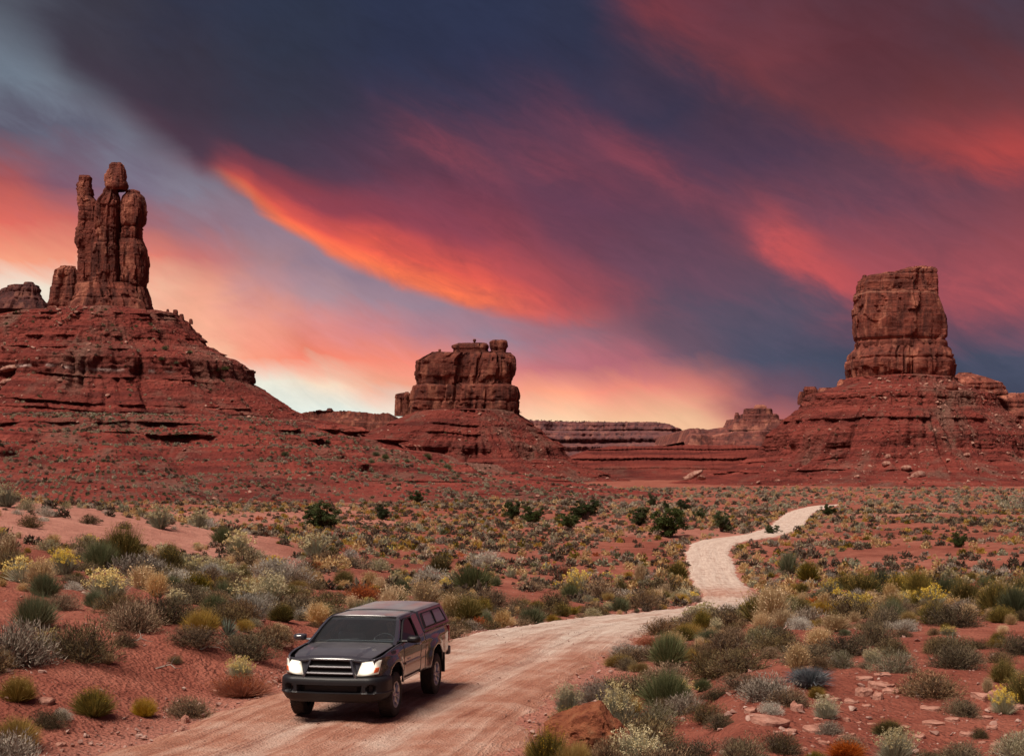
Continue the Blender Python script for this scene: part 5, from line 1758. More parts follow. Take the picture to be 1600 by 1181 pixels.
def leaves(c, size, R, up=.3):
    n = len(c)
    a = R.normal(0, 1, (n, 3)); a[:, 2] += up
    a /= np.linalg.norm(a, axis=1, keepdims=True)
    b = np.cross(a, R.normal(0, 1, (n, 3)))
    b /= np.linalg.norm(b, axis=1, keepdims=True) + 1e-9
    s = (size * R.uniform(.6, 1.3, n))[:, None]
    V = np.stack([c - b * s * .4, c + a * s * .55 , c + b * s * .4, c - a * s * .55], 1).reshape(-1, 3)
    o = (np.arange(n) * 4)[:, None]
    F = np.concatenate([o + [0, 1, 2], o + [0, 2, 3]], 0)
    return V, F, np.repeat(R.random(n), 4)


def cat(parts):
    V, F, A, o = [], [], [], 0
    for v, f, a in parts:
        V.append(v); F.append(f + o); A.append(a); o += len(v)
    return np.concatenate(V), np.concatenate(F), np.concatenate(A)


def dome_dirs(n, R, flat=.0):
    v = R.normal(0, 1, (n, 3))
    v[:, 2] = np.abs(v[:, 2]) + flat
    return v / np.linalg.norm(v, axis=1, keepdims=True)


# species: unit plants about 1 m across and `h` tall; k = detail (1 near, .3 mid, .08 far); wk = thickening for distance
def sp_shrub(R, k, h, n, leaf, lsize, w, wk, open_=.55, lumps=6):
    """twiggy dome: limbs from the root, twigs off the limbs, short sprigs all over the outside"""
    cen = np.stack([R.normal(0, .17, lumps), R.normal(0, .17, lumps), np.zeros(lumps)], -1)
    cen[0] *= 0
    lh = R.uniform(.75, 1.08, lumps)
    nl = max(10, int(64 * k ** .5))
    d = dome_dirs(nl, R, .02)
    li = R.integers(0, lumps, nl)
    ce = cen[li]
    L = R.uniform(.6, .95, nl)[:, None]
    sc = np.stack([np.full(nl, .40), np.full(nl, .40), h * lh[li]], -1)
    tip = ce + d * L * sc
    base = ce * .4 + d * .03
    base[:, 2] = -.03
    stems = blades(base, tip, .016 * wk ** .5, 2, .06, R)
    nt = max(24, int(n * k))
    i = R.integers(0, nl, nt)
    t = R.uniform(.25, 1.0, nt)[:, None] ** .8
    b = base[i] * (1 - t) + tip[i] * t
    dd = d[i] + R.normal(0, open_, (nt, 3)); dd[:, 2] = np.abs(dd[:, 2]) * .9 + .10
    dd /= np.linalg.norm(dd, axis=1, keepdims=True)
    e = b + dd * (R.uniform(.06, .16, nt) * (.7 + .5 * h))[:, None]
    tw = blades(b, e, w * wk, 1, 0, R)
    out = {'twigs': cat([stems, tw])}
    nlv = int(leaf * k)
    if nlv:
        dl = dome_dirs(nlv, R, .0)
        li = R.integers(0, lumps, nlv)
        rr = (R.random(nlv) ** .33)[:, None]
        fr = 1 + .16 * vnoise(dl[:, 0] * 3.5, dl[:, 1] * 3.5, dl[:, 2] * 3.5 + li * 5, 3)[:, None]
        c = cen[li] + dl * rr * fr * np.stack([np.full(nlv, .41), np.full(nlv, .41), h * lh[li] * .95], -1)
        c[:, 2] = np.maximum(c[:, 2], .0)
        g = dl + R.normal(0, .5, (nlv, 3)) + np.array([0, 0, .45])
        g /= np.linalg.norm(g, axis=1, keepdims=True)
        out['leaves'] = blades(c, c + g * (lsize * R.uniform(1.6, 4.2, nlv))[:, None] * wk ** .5, lsize * .62 * wk, 1, 0, R)
    return out


def sp_far(R, cols, h, m=46, flower=.0):
    """a low tuft for far-off plants: short sprigs over a dome, heads on top"""
    d = dome_dirs(m, R, .0)
    c = d * np.array([.42, .42, h]) * (R.random((m, 1)) ** .35) * .85
    g = d + R.normal(0, .35, (m, 3)) + np.array([0, 0, .4])
    g /= np.linalg.norm(g, axis=1, keepdims=True)
    V = blades(c - g * .05, c + g * .16, .13, 1, 0, R)
    out = {cols[0]: V}
    if len(cols) > 1:
        q = dome_dirs(int(m * .5), R, .25 if flower else 0)
        cc = q * np.array([.40, .40, h * .95])
        out[cols[1]] = leaves(cc, .085 if flower else .10, R, .6)
    return out


def sp_broom(R, k, h, n, w, wk, flower=0, fsize=.02, spread=.45, lumps=6, top=.8):
    """many thin straight stems rising from one root; heads at the tips"""
    nb = max(24, int(n * k))
    cen = np.stack([R.normal(0, .12, lumps), R.normal(0, .12, lumps), np.zeros(lumps)], -1)
    ci = R.integers(0, lumps, nb)
    d = dome_dirs(nb, R, .35)
    b = cen[ci] * .6 + d * np.array([.10, .10, .0]) * R.random((nb, 1))
    e = cen[ci] + d * np.array([spread, spread, h]) * R.uniform(.6, 1.02, nb)[:, None]
    out = {'stems': blades(b, e, w * wk, 2, .05, R)}
    if flower:
        nf = int(flower * k)
        hi = np.nonzero(e[:, 2] > h * .45)[0]
        clump = R.choice(hi, max(6, int(len(hi) * .30)))
        j = R.choice(clump, nf)
        c = e[j] + R.normal(0, .020, (nf, 3))
        out['flowers'] = leaves(c, fsize * wk, R, .8)
    return out


def sp_grass(R, k, h, n, w, wk, spread=.34, plume=0):
    nb = max(20, int(n * k))
    a = R.uniform(0, 2 * PI, nb)
    lean = np.abs(R.normal(0, .55, nb))
    b = np.stack([np.cos(a), np.sin(a), a * 0], -1) * (R.random(nb) ** .5 * .12)[:, None]
    L = R.uniform(.55, 1.0, nb)
    e = b + np.stack([np.cos(a) * np.sin(np.minimum(lean, 1.2)) * spread * 1.5, np.sin(a) * np.sin(np.minimum(lean, 1.2)) * spread * 1.5, np.cos(np.minimum(lean, 1.25)) * h], -1) * L[:, None]
    out = {'blades': blades(b, e, w * wk, 2, .14, R)}
    if plume:
        j = R.integers(0, nb, int(plume * k))
        q = R.uniform(.78, 1.08, len(j))[:, None]
        out['seed_heads'] = leaves(b[j] * (1 - q) + e[j] * q + R.normal(0, .012, (len(j), 3)), .026 * wk, R, 1.2)
    return out


def sp_yucca(R, k, h, n, w, wk):
    nb = max(16, int(n * max(k, .5)))
    d = dome_dirs(nb, R, .25)
    b = d * .03
    e = d * np.array([.5, .5, h]) * R.uniform(.8, 1.05, nb)[:, None]
    V, F, A = blades(b, e, w, 2, .02, R)
    return {'blades': (V, F, A)}


LM = {
    'twig_dark': mat_leaf('twig_dark', [(.035, .025, .019), (.085, .060, .042), (.20, .145, .10)], trans=.05),
    'twig_grey': mat_leaf('twig_grey', [(.11, .088, .068), (.27, .22, .175), (.50, .42, .335)], trans=.05),
    'black_leaf': mat_leaf('black_leaf', [(.040, .030, .016), (.125, .092, .046), (.34, .25, .13)]),
    'brown_leaf': mat_leaf('brown_leaf', [(.065, .038, .022), (.20, .125, .068), (.46, .31, .18)]),
    'sage_leaf': mat_leaf('sage_leaf', [(.075, .068, .034), (.25, .225, .125), (.52, .455, .28)]),
    'silver_leaf': mat_leaf('silver_leaf', [(.18, .165, .14), (.42, .385, .325), (.66, .60, .51)]),
    'rabbit_stem': mat_leaf('rabbit_stem', [(.20, .205, .13), (.33, .32, .22), (.45, .42, .31)]),
    'cream_flower': mat_leaf('cream_flower', [(.40, .33, .16), (.54, .46, .25), (.66, .58, .38)]),
    'yellow_flower': mat_leaf('yellow_flower', [(.50, .34, .05), (.66, .49, .10), (.74, .60, .20)]),
    'gold_stem': mat_leaf('gold_stem', [(.20, .125, .025), (.34, .215, .04), (.47, .32, .075)]),
    'olive_stem': mat_leaf('olive_stem', [(.045, .040, .010), (.13, .105, .026), (.32, .24, .06)]),
    'green_stem': mat_leaf('green_stem', [(.062, .075, .032), (.12, .135, .060), (.22, .22, .115)]),
    'straw': mat_leaf('straw', [(.34, .215, .09), (.56, .385, .19), (.76, .58, .34)]),
    'russet': mat_leaf('russet', [(.22, .055, .022), (.36, .10, .035), (.48, .17, .07)]),
    'yucca_blade': mat_leaf('yucca_blade', [(.12, .16, .12), (.22, .26, .20), (.34, .37, .29)]),
    'blue_blade': mat_leaf('blue_blade', [(.10, .115, .13), (.17, .19, .21), (.27, .28, .29)]),
    'juniper_leaf': mat_leaf('juniper_leaf', [(.022, .034, .011), (.050, .068, .022), (.105, .12, .045)]),
    'bark': mat_plain('juniper_bark', [(.10, .07, .055), (.20, .15, .12)], 8),
}

# kind: (maker, {part: material}, description)
KINDS = {
    'blackbrush': (lambda R, k, wk: sp_shrub(R, k, .62, 1900, 5200, .019, .008, wk), {'twigs': 'twig_dark', 'leaves': 'black_leaf'}, 'dark twiggy blackbrush'),
    'brown_shrub': (lambda R, k, wk: sp_shrub(R, k, .56, 2100, 4600, .018, .008, wk, .7), {'twigs': 'twig_dark', 'leaves': 'brown_leaf'}, 'brown dry-leaved shrub'),
    'sagebrush': (lambda R, k, wk: sp_shrub(R, k, .64, 1600, 5200, .020, .008, wk, .5), {'twigs': 'twig_grey', 'leaves': 'sage_leaf'}, 'grey-green sagebrush'),
    'silver_shrub': (lambda R, k, wk: sp_shrub(R, k, .60, 1800, 5000, .020, .0085, wk, .45), {'twigs': 'twig_grey', 'leaves': 'silver_leaf'}, 'pale silvery shrub'),
    'grey_twig_shrub': (lambda R, k, wk: sp_shrub(R, k, .56, 2600, 3600, .022, .0085, wk, .55), {'twigs': 'twig_grey', 'leaves': 'twig_grey'}, 'leafless grey twig mound'),
    'rabbitbrush': (lambda R, k, wk: sp_broom(R, k, .78, 1500, .011, wk, 2600, .024), {'stems': 'rabbit_stem', 'flowers': 'cream_flower'}, 'cream-topped rabbitbrush'),
    'yellow_rabbitbrush': (lambda R, k, wk: sp_broom(R, k, .74, 1500, .011, wk, 2400, .024), {'stems': 'rabbit_stem', 'flowers': 'yellow_flower'}, 'yellow-flowered rabbitbrush'),
    'snakeweed': (lambda R, k, wk: sp_broom(R, k, .62, 3400, .0085, wk, 1300, .013, .48, 4), {'stems': 'gold_stem', 'flowers': 'gold_stem'}, 'mustard-gold snakeweed dome'),
    'olive_shrub': (lambda R, k, wk: sp_broom(R, k, .72, 3200, .0095, wk, 900, .016, .46, 7), {'stems': 'olive_stem', 'flowers': 'gold_stem'}, 'olive-brown broom shrub'),
    'green_shrub': (lambda R, k, wk: sp_broom(R, k, .74, 3200, .0095, wk, 0, .016, .45, 7), {'stems': 'green_stem'}, 'upright green-stemmed shrub'),
    'straw_grass': (lambda R, k, wk: sp_grass(R, k, .78, 1500, .0085, wk, .36, 900), {'blades': 'straw', 'seed_heads': 'straw'}, 'straw-coloured bunch grass'),
    'russet_shrub': (lambda R, k, wk: sp_broom(R, k, .55, 2400, .0095, wk, 1500, .02, .5, 7), {'stems': 'russet', 'flowers': 'russet'}, 'rust-red low shrub'),
    'yucca': (lambda R, k, wk: sp_yucca(R, k, .62, 90, .035, wk), {'blades': 'yucca_blade'}, 'spiky yucca rosette'),
    'blue_grass': (lambda R, k, wk: sp_grass(R, k, .42, 1500, .011, wk, .52), {'blades': 'blue_blade'}, 'drooping blue-grey grass mound'),
}

PROTO = {}
for ki, (kind, (fn, mats, desc)) in enumerate(KINDS.items()):
    PROTO[kind] = {}
    for lod, (k, wk, nv) in {'near': (1.0, 1.0, 3), 'mid': (.40, 1.6, 2), 'far': (.13, 2.6, 2)}.items():
        lst = []
        for v in range(nv):
            R = np.random.default_rng(1000 + ki * 20 + v)
            pr = fn(R, k, wk)
            pr.pop('_tips', None)
            parts = {p: np_mesh(f'{kind}_{p}', g[0], g[1], [LM[mats[p]]], False, {'rnd': g[2]}) for p, g in pr.items()} if lod == 'near' else None
            V, F, A = cat(list(pr.values()))
            mi = np.concatenate([np.full(len(g[1]), i) for i, g in enumerate(pr.values())])
            me = np_mesh(kind, V, F, [LM[mats[p]] for p in pr], False, {'rnd': A}, mi)
            lst.append((parts, me))
        PROTO[kind][lod] = lst

PLACED = []          # (x, y, radius)


def plant(kind, x, y, size, label, group=None, lod='near', tall=1.0, hero=False, rz=None, z=None, catname=None):
    z = float(ground(np.array([x]), np.array([y]))[0]) if z is None else z
    parts, me = random.choice(PROTO[kind][lod])
    rz = random.uniform(0, 6.28) if rz is None else rz
    sx = size * random.uniform(.92, 1.08)
    if hero and parts:
        o = empty(kind, (x, y, z - .02), rz)
        for p, m in parts.items(): link(p, m, o)
    else:
        o = link(kind, me, loc=(x, y, z - .02))
        o.rotation_euler = (0, 0, rz)
    o.scale = (sx, size * random.uniform(.92, 1.08), size * tall)
    o['kind'] = 'thing'
    tag(o, label, catname or ('grass' if 'grass' in kind else 'shrub' if kind != 'yucca' else 'yucca'), group)
    PLACED.append((x, y, size * .5))
    return o


# ---- the plants one can point at: kind, px, py of the foot, width in photo pixels, height factor, label
HEROES = [
 ('snakeweed', 35, 1096, 72, 1.0, 'round olive-gold snakeweed dome above the left road edge, upper one of two'),
 ('snakeweed', 22, 1166, 84, 1.0, 'olive-gold snakeweed bush cut off by the lower left corner'),
 ('blackbrush', 72, 1136, 50, 1.0, 'dark withered bush between the two gold domes at lower left'),
 ('silver_shrub', 93, 1122, 30, 1.0, 'small pale twiggy bush beside the dark withered bush at lower left'),
 ('olive_shrub', 150, 1118, 88, .75, 'wide low rusty-olive bush on the bare red bank left of the truck'),
 ('snakeweed', 226, 1119, 44, 1.25, 'small upright golden bush on the bare bank, right of the rusty-olive one'),
 ('blackbrush', 128, 1032, 108, 1.0, 'big dark brown bush on the rim of the bank at left'),
 ('grey_twig_shrub', 25, 1040, 110, 1.2, 'large grey leafless mound at the left edge above the bank'),
 ('green_shrub', 55, 982, 78, 1.1, 'dark green bush behind the grey mound at the left edge'),
 ('yellow_rabbitbrush', 68, 1014, 50, .9, 'small yellow-headed bush tucked between grey mound and big dark bush'),
 ('brown_shrub', 205, 985, 105, .9, 'broad brown bush behind the big dark bush at left'),
 ('blackbrush', 265, 972, 90, .9, 'long dark bush left of the mustard dome'),
 ('brown_shrub', 198, 1008, 42, 1.0, 'small brown bush standing at the bank rim right of the big dark bush'),
 ('snakeweed', 312, 990, 58, 1.2, 'bright mustard-orange dome on the bank rim left of the truck'),
 ('yucca', 356, 993, 48, 1.1, 'pale green yucca rosette beside the bright mustard dome'),
 ('snakeweed', 379, 985, 34, 1.0, 'little mustard bush right of the pale yucca'),
 ('brown_shrub', 425, 1008, 72, .9, 'brown bush on the bank just left of the truck mirror'),
 ('russet_shrub', 378, 1088, 78, .9, 'rust-brown dry bush low on the bank just left of the truck'),
 ('yellow_rabbitbrush', 376, 1062, 50, 1.0, 'thin yellow-flowered bush above the rust-brown one left of the truck'),
 ('blackbrush', 273, 1035, 22, 1.0, 'tiny dark tuft alone on the bare red bank'),
 ('straw_grass', 168, 1036, 32, .8, 'dry straw sprig at the foot of the big dark bush'),
 ('straw_grass', 8, 1046, 36, 1.1, 'orange-tan grass at the left edge above the bank'),
 ('yellow_rabbitbrush', 102, 898, 56, 1.0, 'bright yellow rabbitbrush with blue-green base on the left plain'),
 ('yellow_rabbitbrush', 170, 940, 84, .85, 'wide yellow-topped rabbitbrush on bare red soil at left'),
 ('green_shrub', 158, 888, 66, 1.0, 'green-brown tall bush, left part of the big dark thicket below the knoll'),
 ('olive_shrub', 196, 884, 84, 1.15, 'tall olive bush in the middle of the big dark thicket below the knoll'),
 ('grey_twig_shrub', 222, 903, 82, .9, 'dark grey twig tangle in front of the big thicket below the knoll'),
 ('olive_shrub', 262, 893, 56, 1.2, 'tall olive bush at the right end of the big thicket below the knoll'),
 ('silver_shrub', 288, 921, 62, .9, 'silvery white bush right of the grey twig tangle'),
 ('sagebrush', 216, 917, 48, 1.0, 'grey bush standing behind the wide yellow-topped rabbitbrush'),
 ('straw_grass', 245, 932, 48, 1.1, 'pale grass clump right of the wide yellow-topped rabbitbrush'),
 ('straw_grass', 64, 916, 64, .9, 'straw-tan grassy bush at left in front of the bright yellow rabbitbrush'),
 ('blackbrush', 18, 892, 58, 1.1, 'dark green-grey bush at the left edge level with the thicket'),
 ('brown_shrub', 92, 952, 54, .9, 'brown dome left of the bare red path'),
 ('rabbitbrush', 10, 792, 48, 1.0, 'pale yellow-green bush on the knoll crest at the left edge'),
 ('sagebrush', 44, 797, 30, 1.0, 'small grey bush on the knoll crest'),
 ('silver_shrub', 70, 806, 28, 1.0, 'small silvery bush on the knoll crest'),
 ('blackbrush', 50, 824, 38, .9, 'dark bush on the pink sand of the knoll, leftmost'),
 ('blackbrush', 140, 818, 30, .8, 'dark low bush in the middle of the pink sandy knoll'),
 ('blackbrush', 194, 826, 22, .9, 'small dark bush on the right half of the pink sandy knoll'),
 ('rabbitbrush', 250, 826, 48, 1.0, 'large cream and brown bush at the right end of the knoll'),
 ('rabbitbrush', 312, 824, 36, 1.0, 'cream-topped bush right of the knoll'),
 ('rabbitbrush', 372, 866, 52, .95, 'pale cream rabbitbrush with dark foot below the knoll'),
 ('green_shrub', 348, 848, 44, .9, 'green bush behind the pale cream rabbitbrush'),
 ('rabbitbrush', 494, 872, 60, .85, 'wide cream rabbitbrush in the middle plain below the dark juniper'),
 ('brown_shrub', 512, 880, 44, .8, 'brown bush leaning on the wide cream rabbitbrush'),
 ('rabbitbrush', 422, 950, 68, 1.1, 'large ivory rabbitbrush on red soil left of the truck roof'),
 ('silver_shrub', 436, 912, 74, .95, 'silver-grey bush with pale tips behind the large ivory rabbitbrush'),
 ('yellow_rabbitbrush', 428, 893, 42, .8, 'yellow tops showing behind the silver-grey bush'),
 ('blackbrush', 382, 883, 64, .7, 'low dark brown mat in the middle left plain'),
 ('blackbrush', 484, 893, 37, .9, 'small black round bush below the wide cream rabbitbrush'),
 ('brown_shrub', 362, 916, 40, 1.0, 'dark purple-brown round bush right of the silvery ones'),
 ('silver_shrub', 322, 906, 48, .9, 'grey-white bush left of the purple-brown round bush'),
 ('silver_shrub', 304, 920, 36, 1.0, 'pale bush beside the grey-white bush on the left plain'),
 ('olive_shrub', 538, 913, 42, .85, 'low olive bush with yellow top on bare red soil above the truck'),
 ('brown_shrub', 559, 888, 38, .9, 'brown dome on bare red soil above and right of the truck cab'),
 ('sagebrush', 590, 891, 40, .8, 'grey-green dome right of the brown one on bare red soil'),
 ('russet_shrub', 572, 944, 70, .85, 'bright orange-red bush directly behind the truck roof'),
 ('olive_shrub', 440, 970, 44, 1.0, 'yellow-olive bush between the ivory rabbitbrush and the truck mirror'),
 ('straw_grass', 497, 976, 54, .9, 'tan grass with dark foot against the left of the truck roof'),
 ('brown_shrub', 470, 950, 50, .9, 'brown bush behind the tan grass left of the truck roof'),
 ('silver_shrub', 664, 915, 50, 1.0, 'white spiky bush standing above the camper shell'),
 ('green_shrub', 738, 922, 74, .85, 'broad green-brown bush in the plain right of the truck'),
 ('olive_shrub', 692, 893, 46, .9, 'olive bush behind the white spiky bush'),
 ('silver_shrub', 762, 884, 42, 1.0, 'silver bush behind the broad green-brown bush'),
 ('straw_grass', 664, 952, 66, .95, 'golden grass clump rising right behind the camper shell'),
 ('straw_grass', 704, 962, 46, 1.0, 'golden grass at the left of the dark bushes behind the road bend'),
 ('olive_shrub', 728, 966, 64, .85, 'dark olive bush on the bank across the road from the camper shell'),
 ('brown_shrub', 768, 948, 58, 1.0, 'brown bush with mustard top on the bank across the road'),
 ('yellow_rabbitbrush', 902, 926, 48, 1.1, 'single pale yellow rabbitbrush on the plain left of the road bend'),
 ('russet_shrub', 884, 899, 34, .8, 'small rust-red bush behind the single pale yellow rabbitbrush'),
 ('brown_shrub', 832, 922, 42, .7, 'flat brown bush left of the single pale yellow rabbitbrush'),
 ('brown_shrub', 868, 950, 38, 1.0, 'thin brown bush on the gravelly bank of the road bend'),
 ('brown_shrub', 940, 936, 62, .95, 'grey-brown bush right of the single pale yellow rabbitbrush'),
 ('brown_shrub', 1002, 952, 62, .95, 'brown dome on the bank just before the road bend'),
 ('blackbrush', 1038, 934, 62, 1.0, 'dark bush with tan grass behind the dome before the road bend'),
 ('straw_grass', 1000, 910, 30, 1.3, 'pale dead stalks on the bank before the road bend'),
 ('olive_shrub', 1062, 906, 50, .9, 'olive bush right against the left side of the climbing road'),
 ('rabbitbrush', 968, 1136, 72, 1.25, 'pale cream seedy bush behind the rusty boulder'),
 ('rabbitbrush', 884, 1112, 58, 1.0, 'thin cream-yellow bush at the road edge left of the rusty boulder'),
 ('grey_twig_shrub', 930, 1096, 52, 1.3, 'bare grey twigs sticking up behind the rusty boulder'),
 ('green_shrub', 1042, 1040, 84, .95, 'blue-green bush at the right road edge with straw plumes'),
 ('straw_grass', 1052, 1022, 50, 1.0, 'straw plumes rising out of the blue-green bush'),
 ('blackbrush', 1100, 1050, 46, 1.1, 'dark bush right of the blue-green bush'),
 ('brown_shrub', 1048, 1066, 82, .75, 'dark brown spread bush below the blue-green bush'),
 ('blackbrush', 990, 1086, 84, .75, 'dark bush at the right road edge above the cream seedy bush'),
 ('sagebrush', 1028, 1134, 64, 1.1, 'grey-green bush right of the rusty boulder'),
 ('grey_twig_shrub', 1072, 1112, 58, 1.0, 'purple-grey twiggy bush right of the grey-green one'),
 ('blackbrush', 1106, 1126, 54, 1.0, 'dark bush left of the tilted pink slab'),
 ('blackbrush', 1084, 1190, 84, .8, 'big dark bush at the bottom edge right of the boulder'),
 ('blackbrush', 1162, 1190, 80, .9, 'dark bush at the bottom edge below the tilted pink slab'),
 ('snakeweed', 1076, 996, 44, 1.0, 'mustard dome on the right road edge near the bend'),
 ('brown_shrub', 1038, 992, 48, 1.1, 'reddish brown bush left of the mustard dome at the road edge'),
 ('olive_shrub', 1100, 984, 42, 1.15, 'upright olive bush behind the mustard dome at the road edge'),
 ('rabbitbrush', 1120, 988, 24, 1.3, 'little cream ball of a bush right of the mustard dome'),
 ('straw_grass', 830, 1181, 32, 1.0, 'small straw tuft at the road edge left of the rusty boulder'),
 ('brown_shrub', 1142, 1024, 82, .95, 'large brown dome right of the blue-green bush'),
 ('sagebrush', 1186, 1012, 56, 1.0, 'grey bush with yellow-green top behind the large brown dome'),
 ('straw_grass', 1206, 976, 76, 1.1, 'big blond grass clump right of the road bend'),
 ('straw_grass', 1190, 990, 48, 1.0, 'shorter blond grass left of the big blond clump'),
 ('grey_twig_shrub', 1184, 1094, 88, .85, 'lilac-grey twig mound above the tilted pink slab'),
 ('silver_shrub', 1204, 1112, 36, .8, 'small pale mound just above the slab end'),
 ('blue_grass', 1266, 1074, 70, 1.2, 'blue-grey drooping grass mound under the straw plumes on the right bank'),
 ('straw_grass', 1246, 1050, 52, 1.2, 'tall straw plumes in front of a dark bush on the right bank'),
 ('blackbrush', 1262, 1038, 70, .9, 'dark bush behind the tall straw plumes on the right bank'),
 ('brown_shrub', 1240, 1102, 58, .9, 'brown bush below the blue-grey grass mound'),
 ('snakeweed', 1272, 1090, 38, .9, 'mustard bush beside the brown one below the blue-grey grass'),
 ('rabbitbrush', 1290, 1122, 44, 1.1, 'cream-headed open bush on the slab ground at right'),
 ('grey_twig_shrub', 1297, 1146, 42, 1.0, 'purple-grey bush in front of the cream-headed open bush'),
 ('sagebrush', 1314, 1042, 48, .95, 'round grey-green bush alone on bare ground at right'),
 ('brown_shrub', 1350, 1044, 28, .8, 'small brown bush right of the round grey-green bush'),
 ('russet_shrub', 1286, 1012, 46, .9, 'orange-red sprays over a dark bush on the right plain'),
 ('blackbrush', 1222, 1176, 62, 1.0, 'dark green bush below the slab at the bottom right'),
 ('brown_shrub', 1328, 1172, 52, 1.0, 'brown bush at the bottom between the slabs and the edge'),
 ('sagebrush', 1402, 1050, 60, .95, 'grey-brown bush with pale tips above the ledges at right'),
 ('brown_shrub', 1456, 1087, 98, .8, 'big brown spreading bush in the middle of the slab ground at right'),
 ('blackbrush', 1503, 1116, 52, .95, 'dark bush touching the lower right of the big brown spreading bush'),
 ('olive_shrub', 1388, 1146, 54, .7, 'yellow-green cushion among the slabs at lower right'),
 ('straw_grass', 1543, 1082, 26, 1.3, 'single pale yellow grass tuft on the slabs at right'),
 ('olive_shrub', 1564, 1064, 50, 1.1, 'rusty dark bush right of the pale yellow grass tuft'),
 ('blackbrush', 1530, 1152, 30, 1.0, 'small dark bush on red soil at lower right'),
 ('sagebrush', 1592, 1184, 62, 1.1, 'grey bush cut off by the lower right corner'),
 ('rabbitbrush', 1402, 1192, 70, 1.0, 'cream-yellow flower heads at the bottom edge at right'),
 ('yucca', 1486, 1012, 46, .9, 'yucca-like spiky rosette on the right plain'),
 ('olive_shrub', 1462, 974, 56, .95, 'olive dome on the right plain below the dark thicket'),
]
for kind, px, py, wpx, tall, label in HEROES:
    x, y, z = hit(px, min(py, 1176))
    if py > 1176:
        y = y * (1176 - HOR) / (py - HOR); x = (px - 800) / FPX * y
    size = wpx / FPX * y * 1.06
    plant(kind, x, y, size, label, None, 'near' if y < 75 else 'mid', tall, hero=True)

# dark thicket along the wash on the right
for i, (px, py, w, t) in enumerate([(1232, 897, 46, 1.2), (1266, 908, 44, 1.1), (1345, 930, 56, 1.0), (1376, 926, 48, 1.2), (1402, 934, 56, 1.05), (1440, 940, 66, 1.1), (1480, 938, 50, 1.1), (1512, 948, 62, 1.0), (1552, 958, 74, 1.05), (1590, 966, 70, 1.1), (1320, 920, 40, .9), (1596, 930, 50, 1.0)]):
    x, y, z = hit(px, py)
    order = ('first', 'second', 'third', 'fifth', 'sixth', 'seventh', 'eighth', 'ninth', 'tenth', 'last', 'fourth', 'eleventh')[i]
    plant('olive_shrub' if i % 3 else 'green_shrub', x, y, w / FPX * y * 1.1, ('tall dark olive bush' if i % 3 else 'tall dark green bush') + f' in the wash thicket at right, {order} from its left end', 'dark bushes of the right-hand thicket', 'near' if y < 75 else 'mid', t)
for px, py, w in [(1296, 930, 34), (1312, 938, 24), (1356, 944, 22), (1418, 946, 30), (1450, 948, 24), (1476, 944, 22)]:
    x, y, z = hit(px, py)
    plant('yellow_rabbitbrush', x, y, w / FPX * y * 1.1, 'small yellow-flowered bush at the front foot of the dark thicket on the right', 'yellow bushes along the thicket', 'mid', 1.1)


# ------------------------------------------------------------------ junipers
def juniper_proto(seed):
    R = np.random.default_rng(seed)
    rr = random.Random(seed)
    mb = MB()
    tips = []
    for k in range(9):
        a = rr.uniform(0, 6.28)
        l = rr.uniform(.18, .42)
        h = rr.uniform(.25, .85)
        p = [(0, 0, -.05), (l * .25 * math.cos(a), l * .25 * math.sin(a), h * .35), (l * .7 * math.cos(a + .3), l * .7 * math.sin(a + .3), h * .75), (l * math.cos(a + .2), l * math.sin(a + .2), h)]
        mb.tube(p, [.05, .032, .02, .008], 6, cap=False)
        tips += [np.array(p[2]), np.array(p[3]), (np.array(p[1]) + np.array(p[2])) / 2]
    tips = np.array(tips)
    n = 84
    c = tips[R.integers(0, len(tips), n)] + R.normal(0, .085, (n, 3)) * [1.1, 1.1, .9]
    c[:, 2] = np.clip(c[:, 2], .08, .86)
    P = []
    for q in c:
        m = 95
        d = R.normal(0, 1, (m, 3)); d /= np.linalg.norm(d, axis=1, keepdims=True)
        rad = R.uniform(.06, .125)
        P.append(q + d * rad * (R.random((m, 1)) ** .4) * [1, 1, .85])
    P = np.concatenate(P)
    P = P[P[:, 2] > .01]
    V, F, A = leaves(P, .040, R, .8)
    crown = np_mesh('crown', V, F, [LM['juniper_leaf']], False, {'rnd': A})
    t = mb.build('trunk', LM['bark'])
    tm = t.data
    bpy.data.objects.remove(t)
    return tm, crown


JP = [juniper_proto(70 + i) for i in range(4)]
JUN = [(505, 826, 66, 38, 'dark green juniper standing alone at left of centre, nearest and fullest'), (600, 811, 30, 22, 'small juniper right of the lone dark one'), (650, 788, 22, 20, 'small juniper high at the foot of the red bench'),
       (800, 812, 30, 28, 'open straggly juniper left of a round one in mid valley'), (834, 817, 32, 24, 'round juniper right of the straggly one in mid valley'), (914, 812, 46, 29, 'wide dark juniper in mid valley, rear one of a pair'),
       (890, 826, 36, 22, 'lower juniper in front of the wide dark one'), (1000, 821, 32, 28, 'juniper left of the biggest one near the road'), (1020, 790, 13, 16, 'tiny conical juniper far up the valley'),
       (1042, 799, 13, 16, 'tiny juniper behind the biggest one near the road'), (1066, 799, 24, 18, 'small round juniper above and right of the biggest one'), (1046, 839, 54, 44, 'biggest bushy juniper left of the climbing road'),
       (1092, 811, 24, 16, 'low juniper between the biggest one and the road turn'), (1127, 830, 36, 29, 'round juniper just above the road turn'), (1296, 808, 22, 19, 'juniper beside the far end of the road'),
       (1206, 834, 22, 14, 'little juniper in front of the far road stretch'), (1500, 855, 24, 22, 'small dark juniper far out on the right plain')]
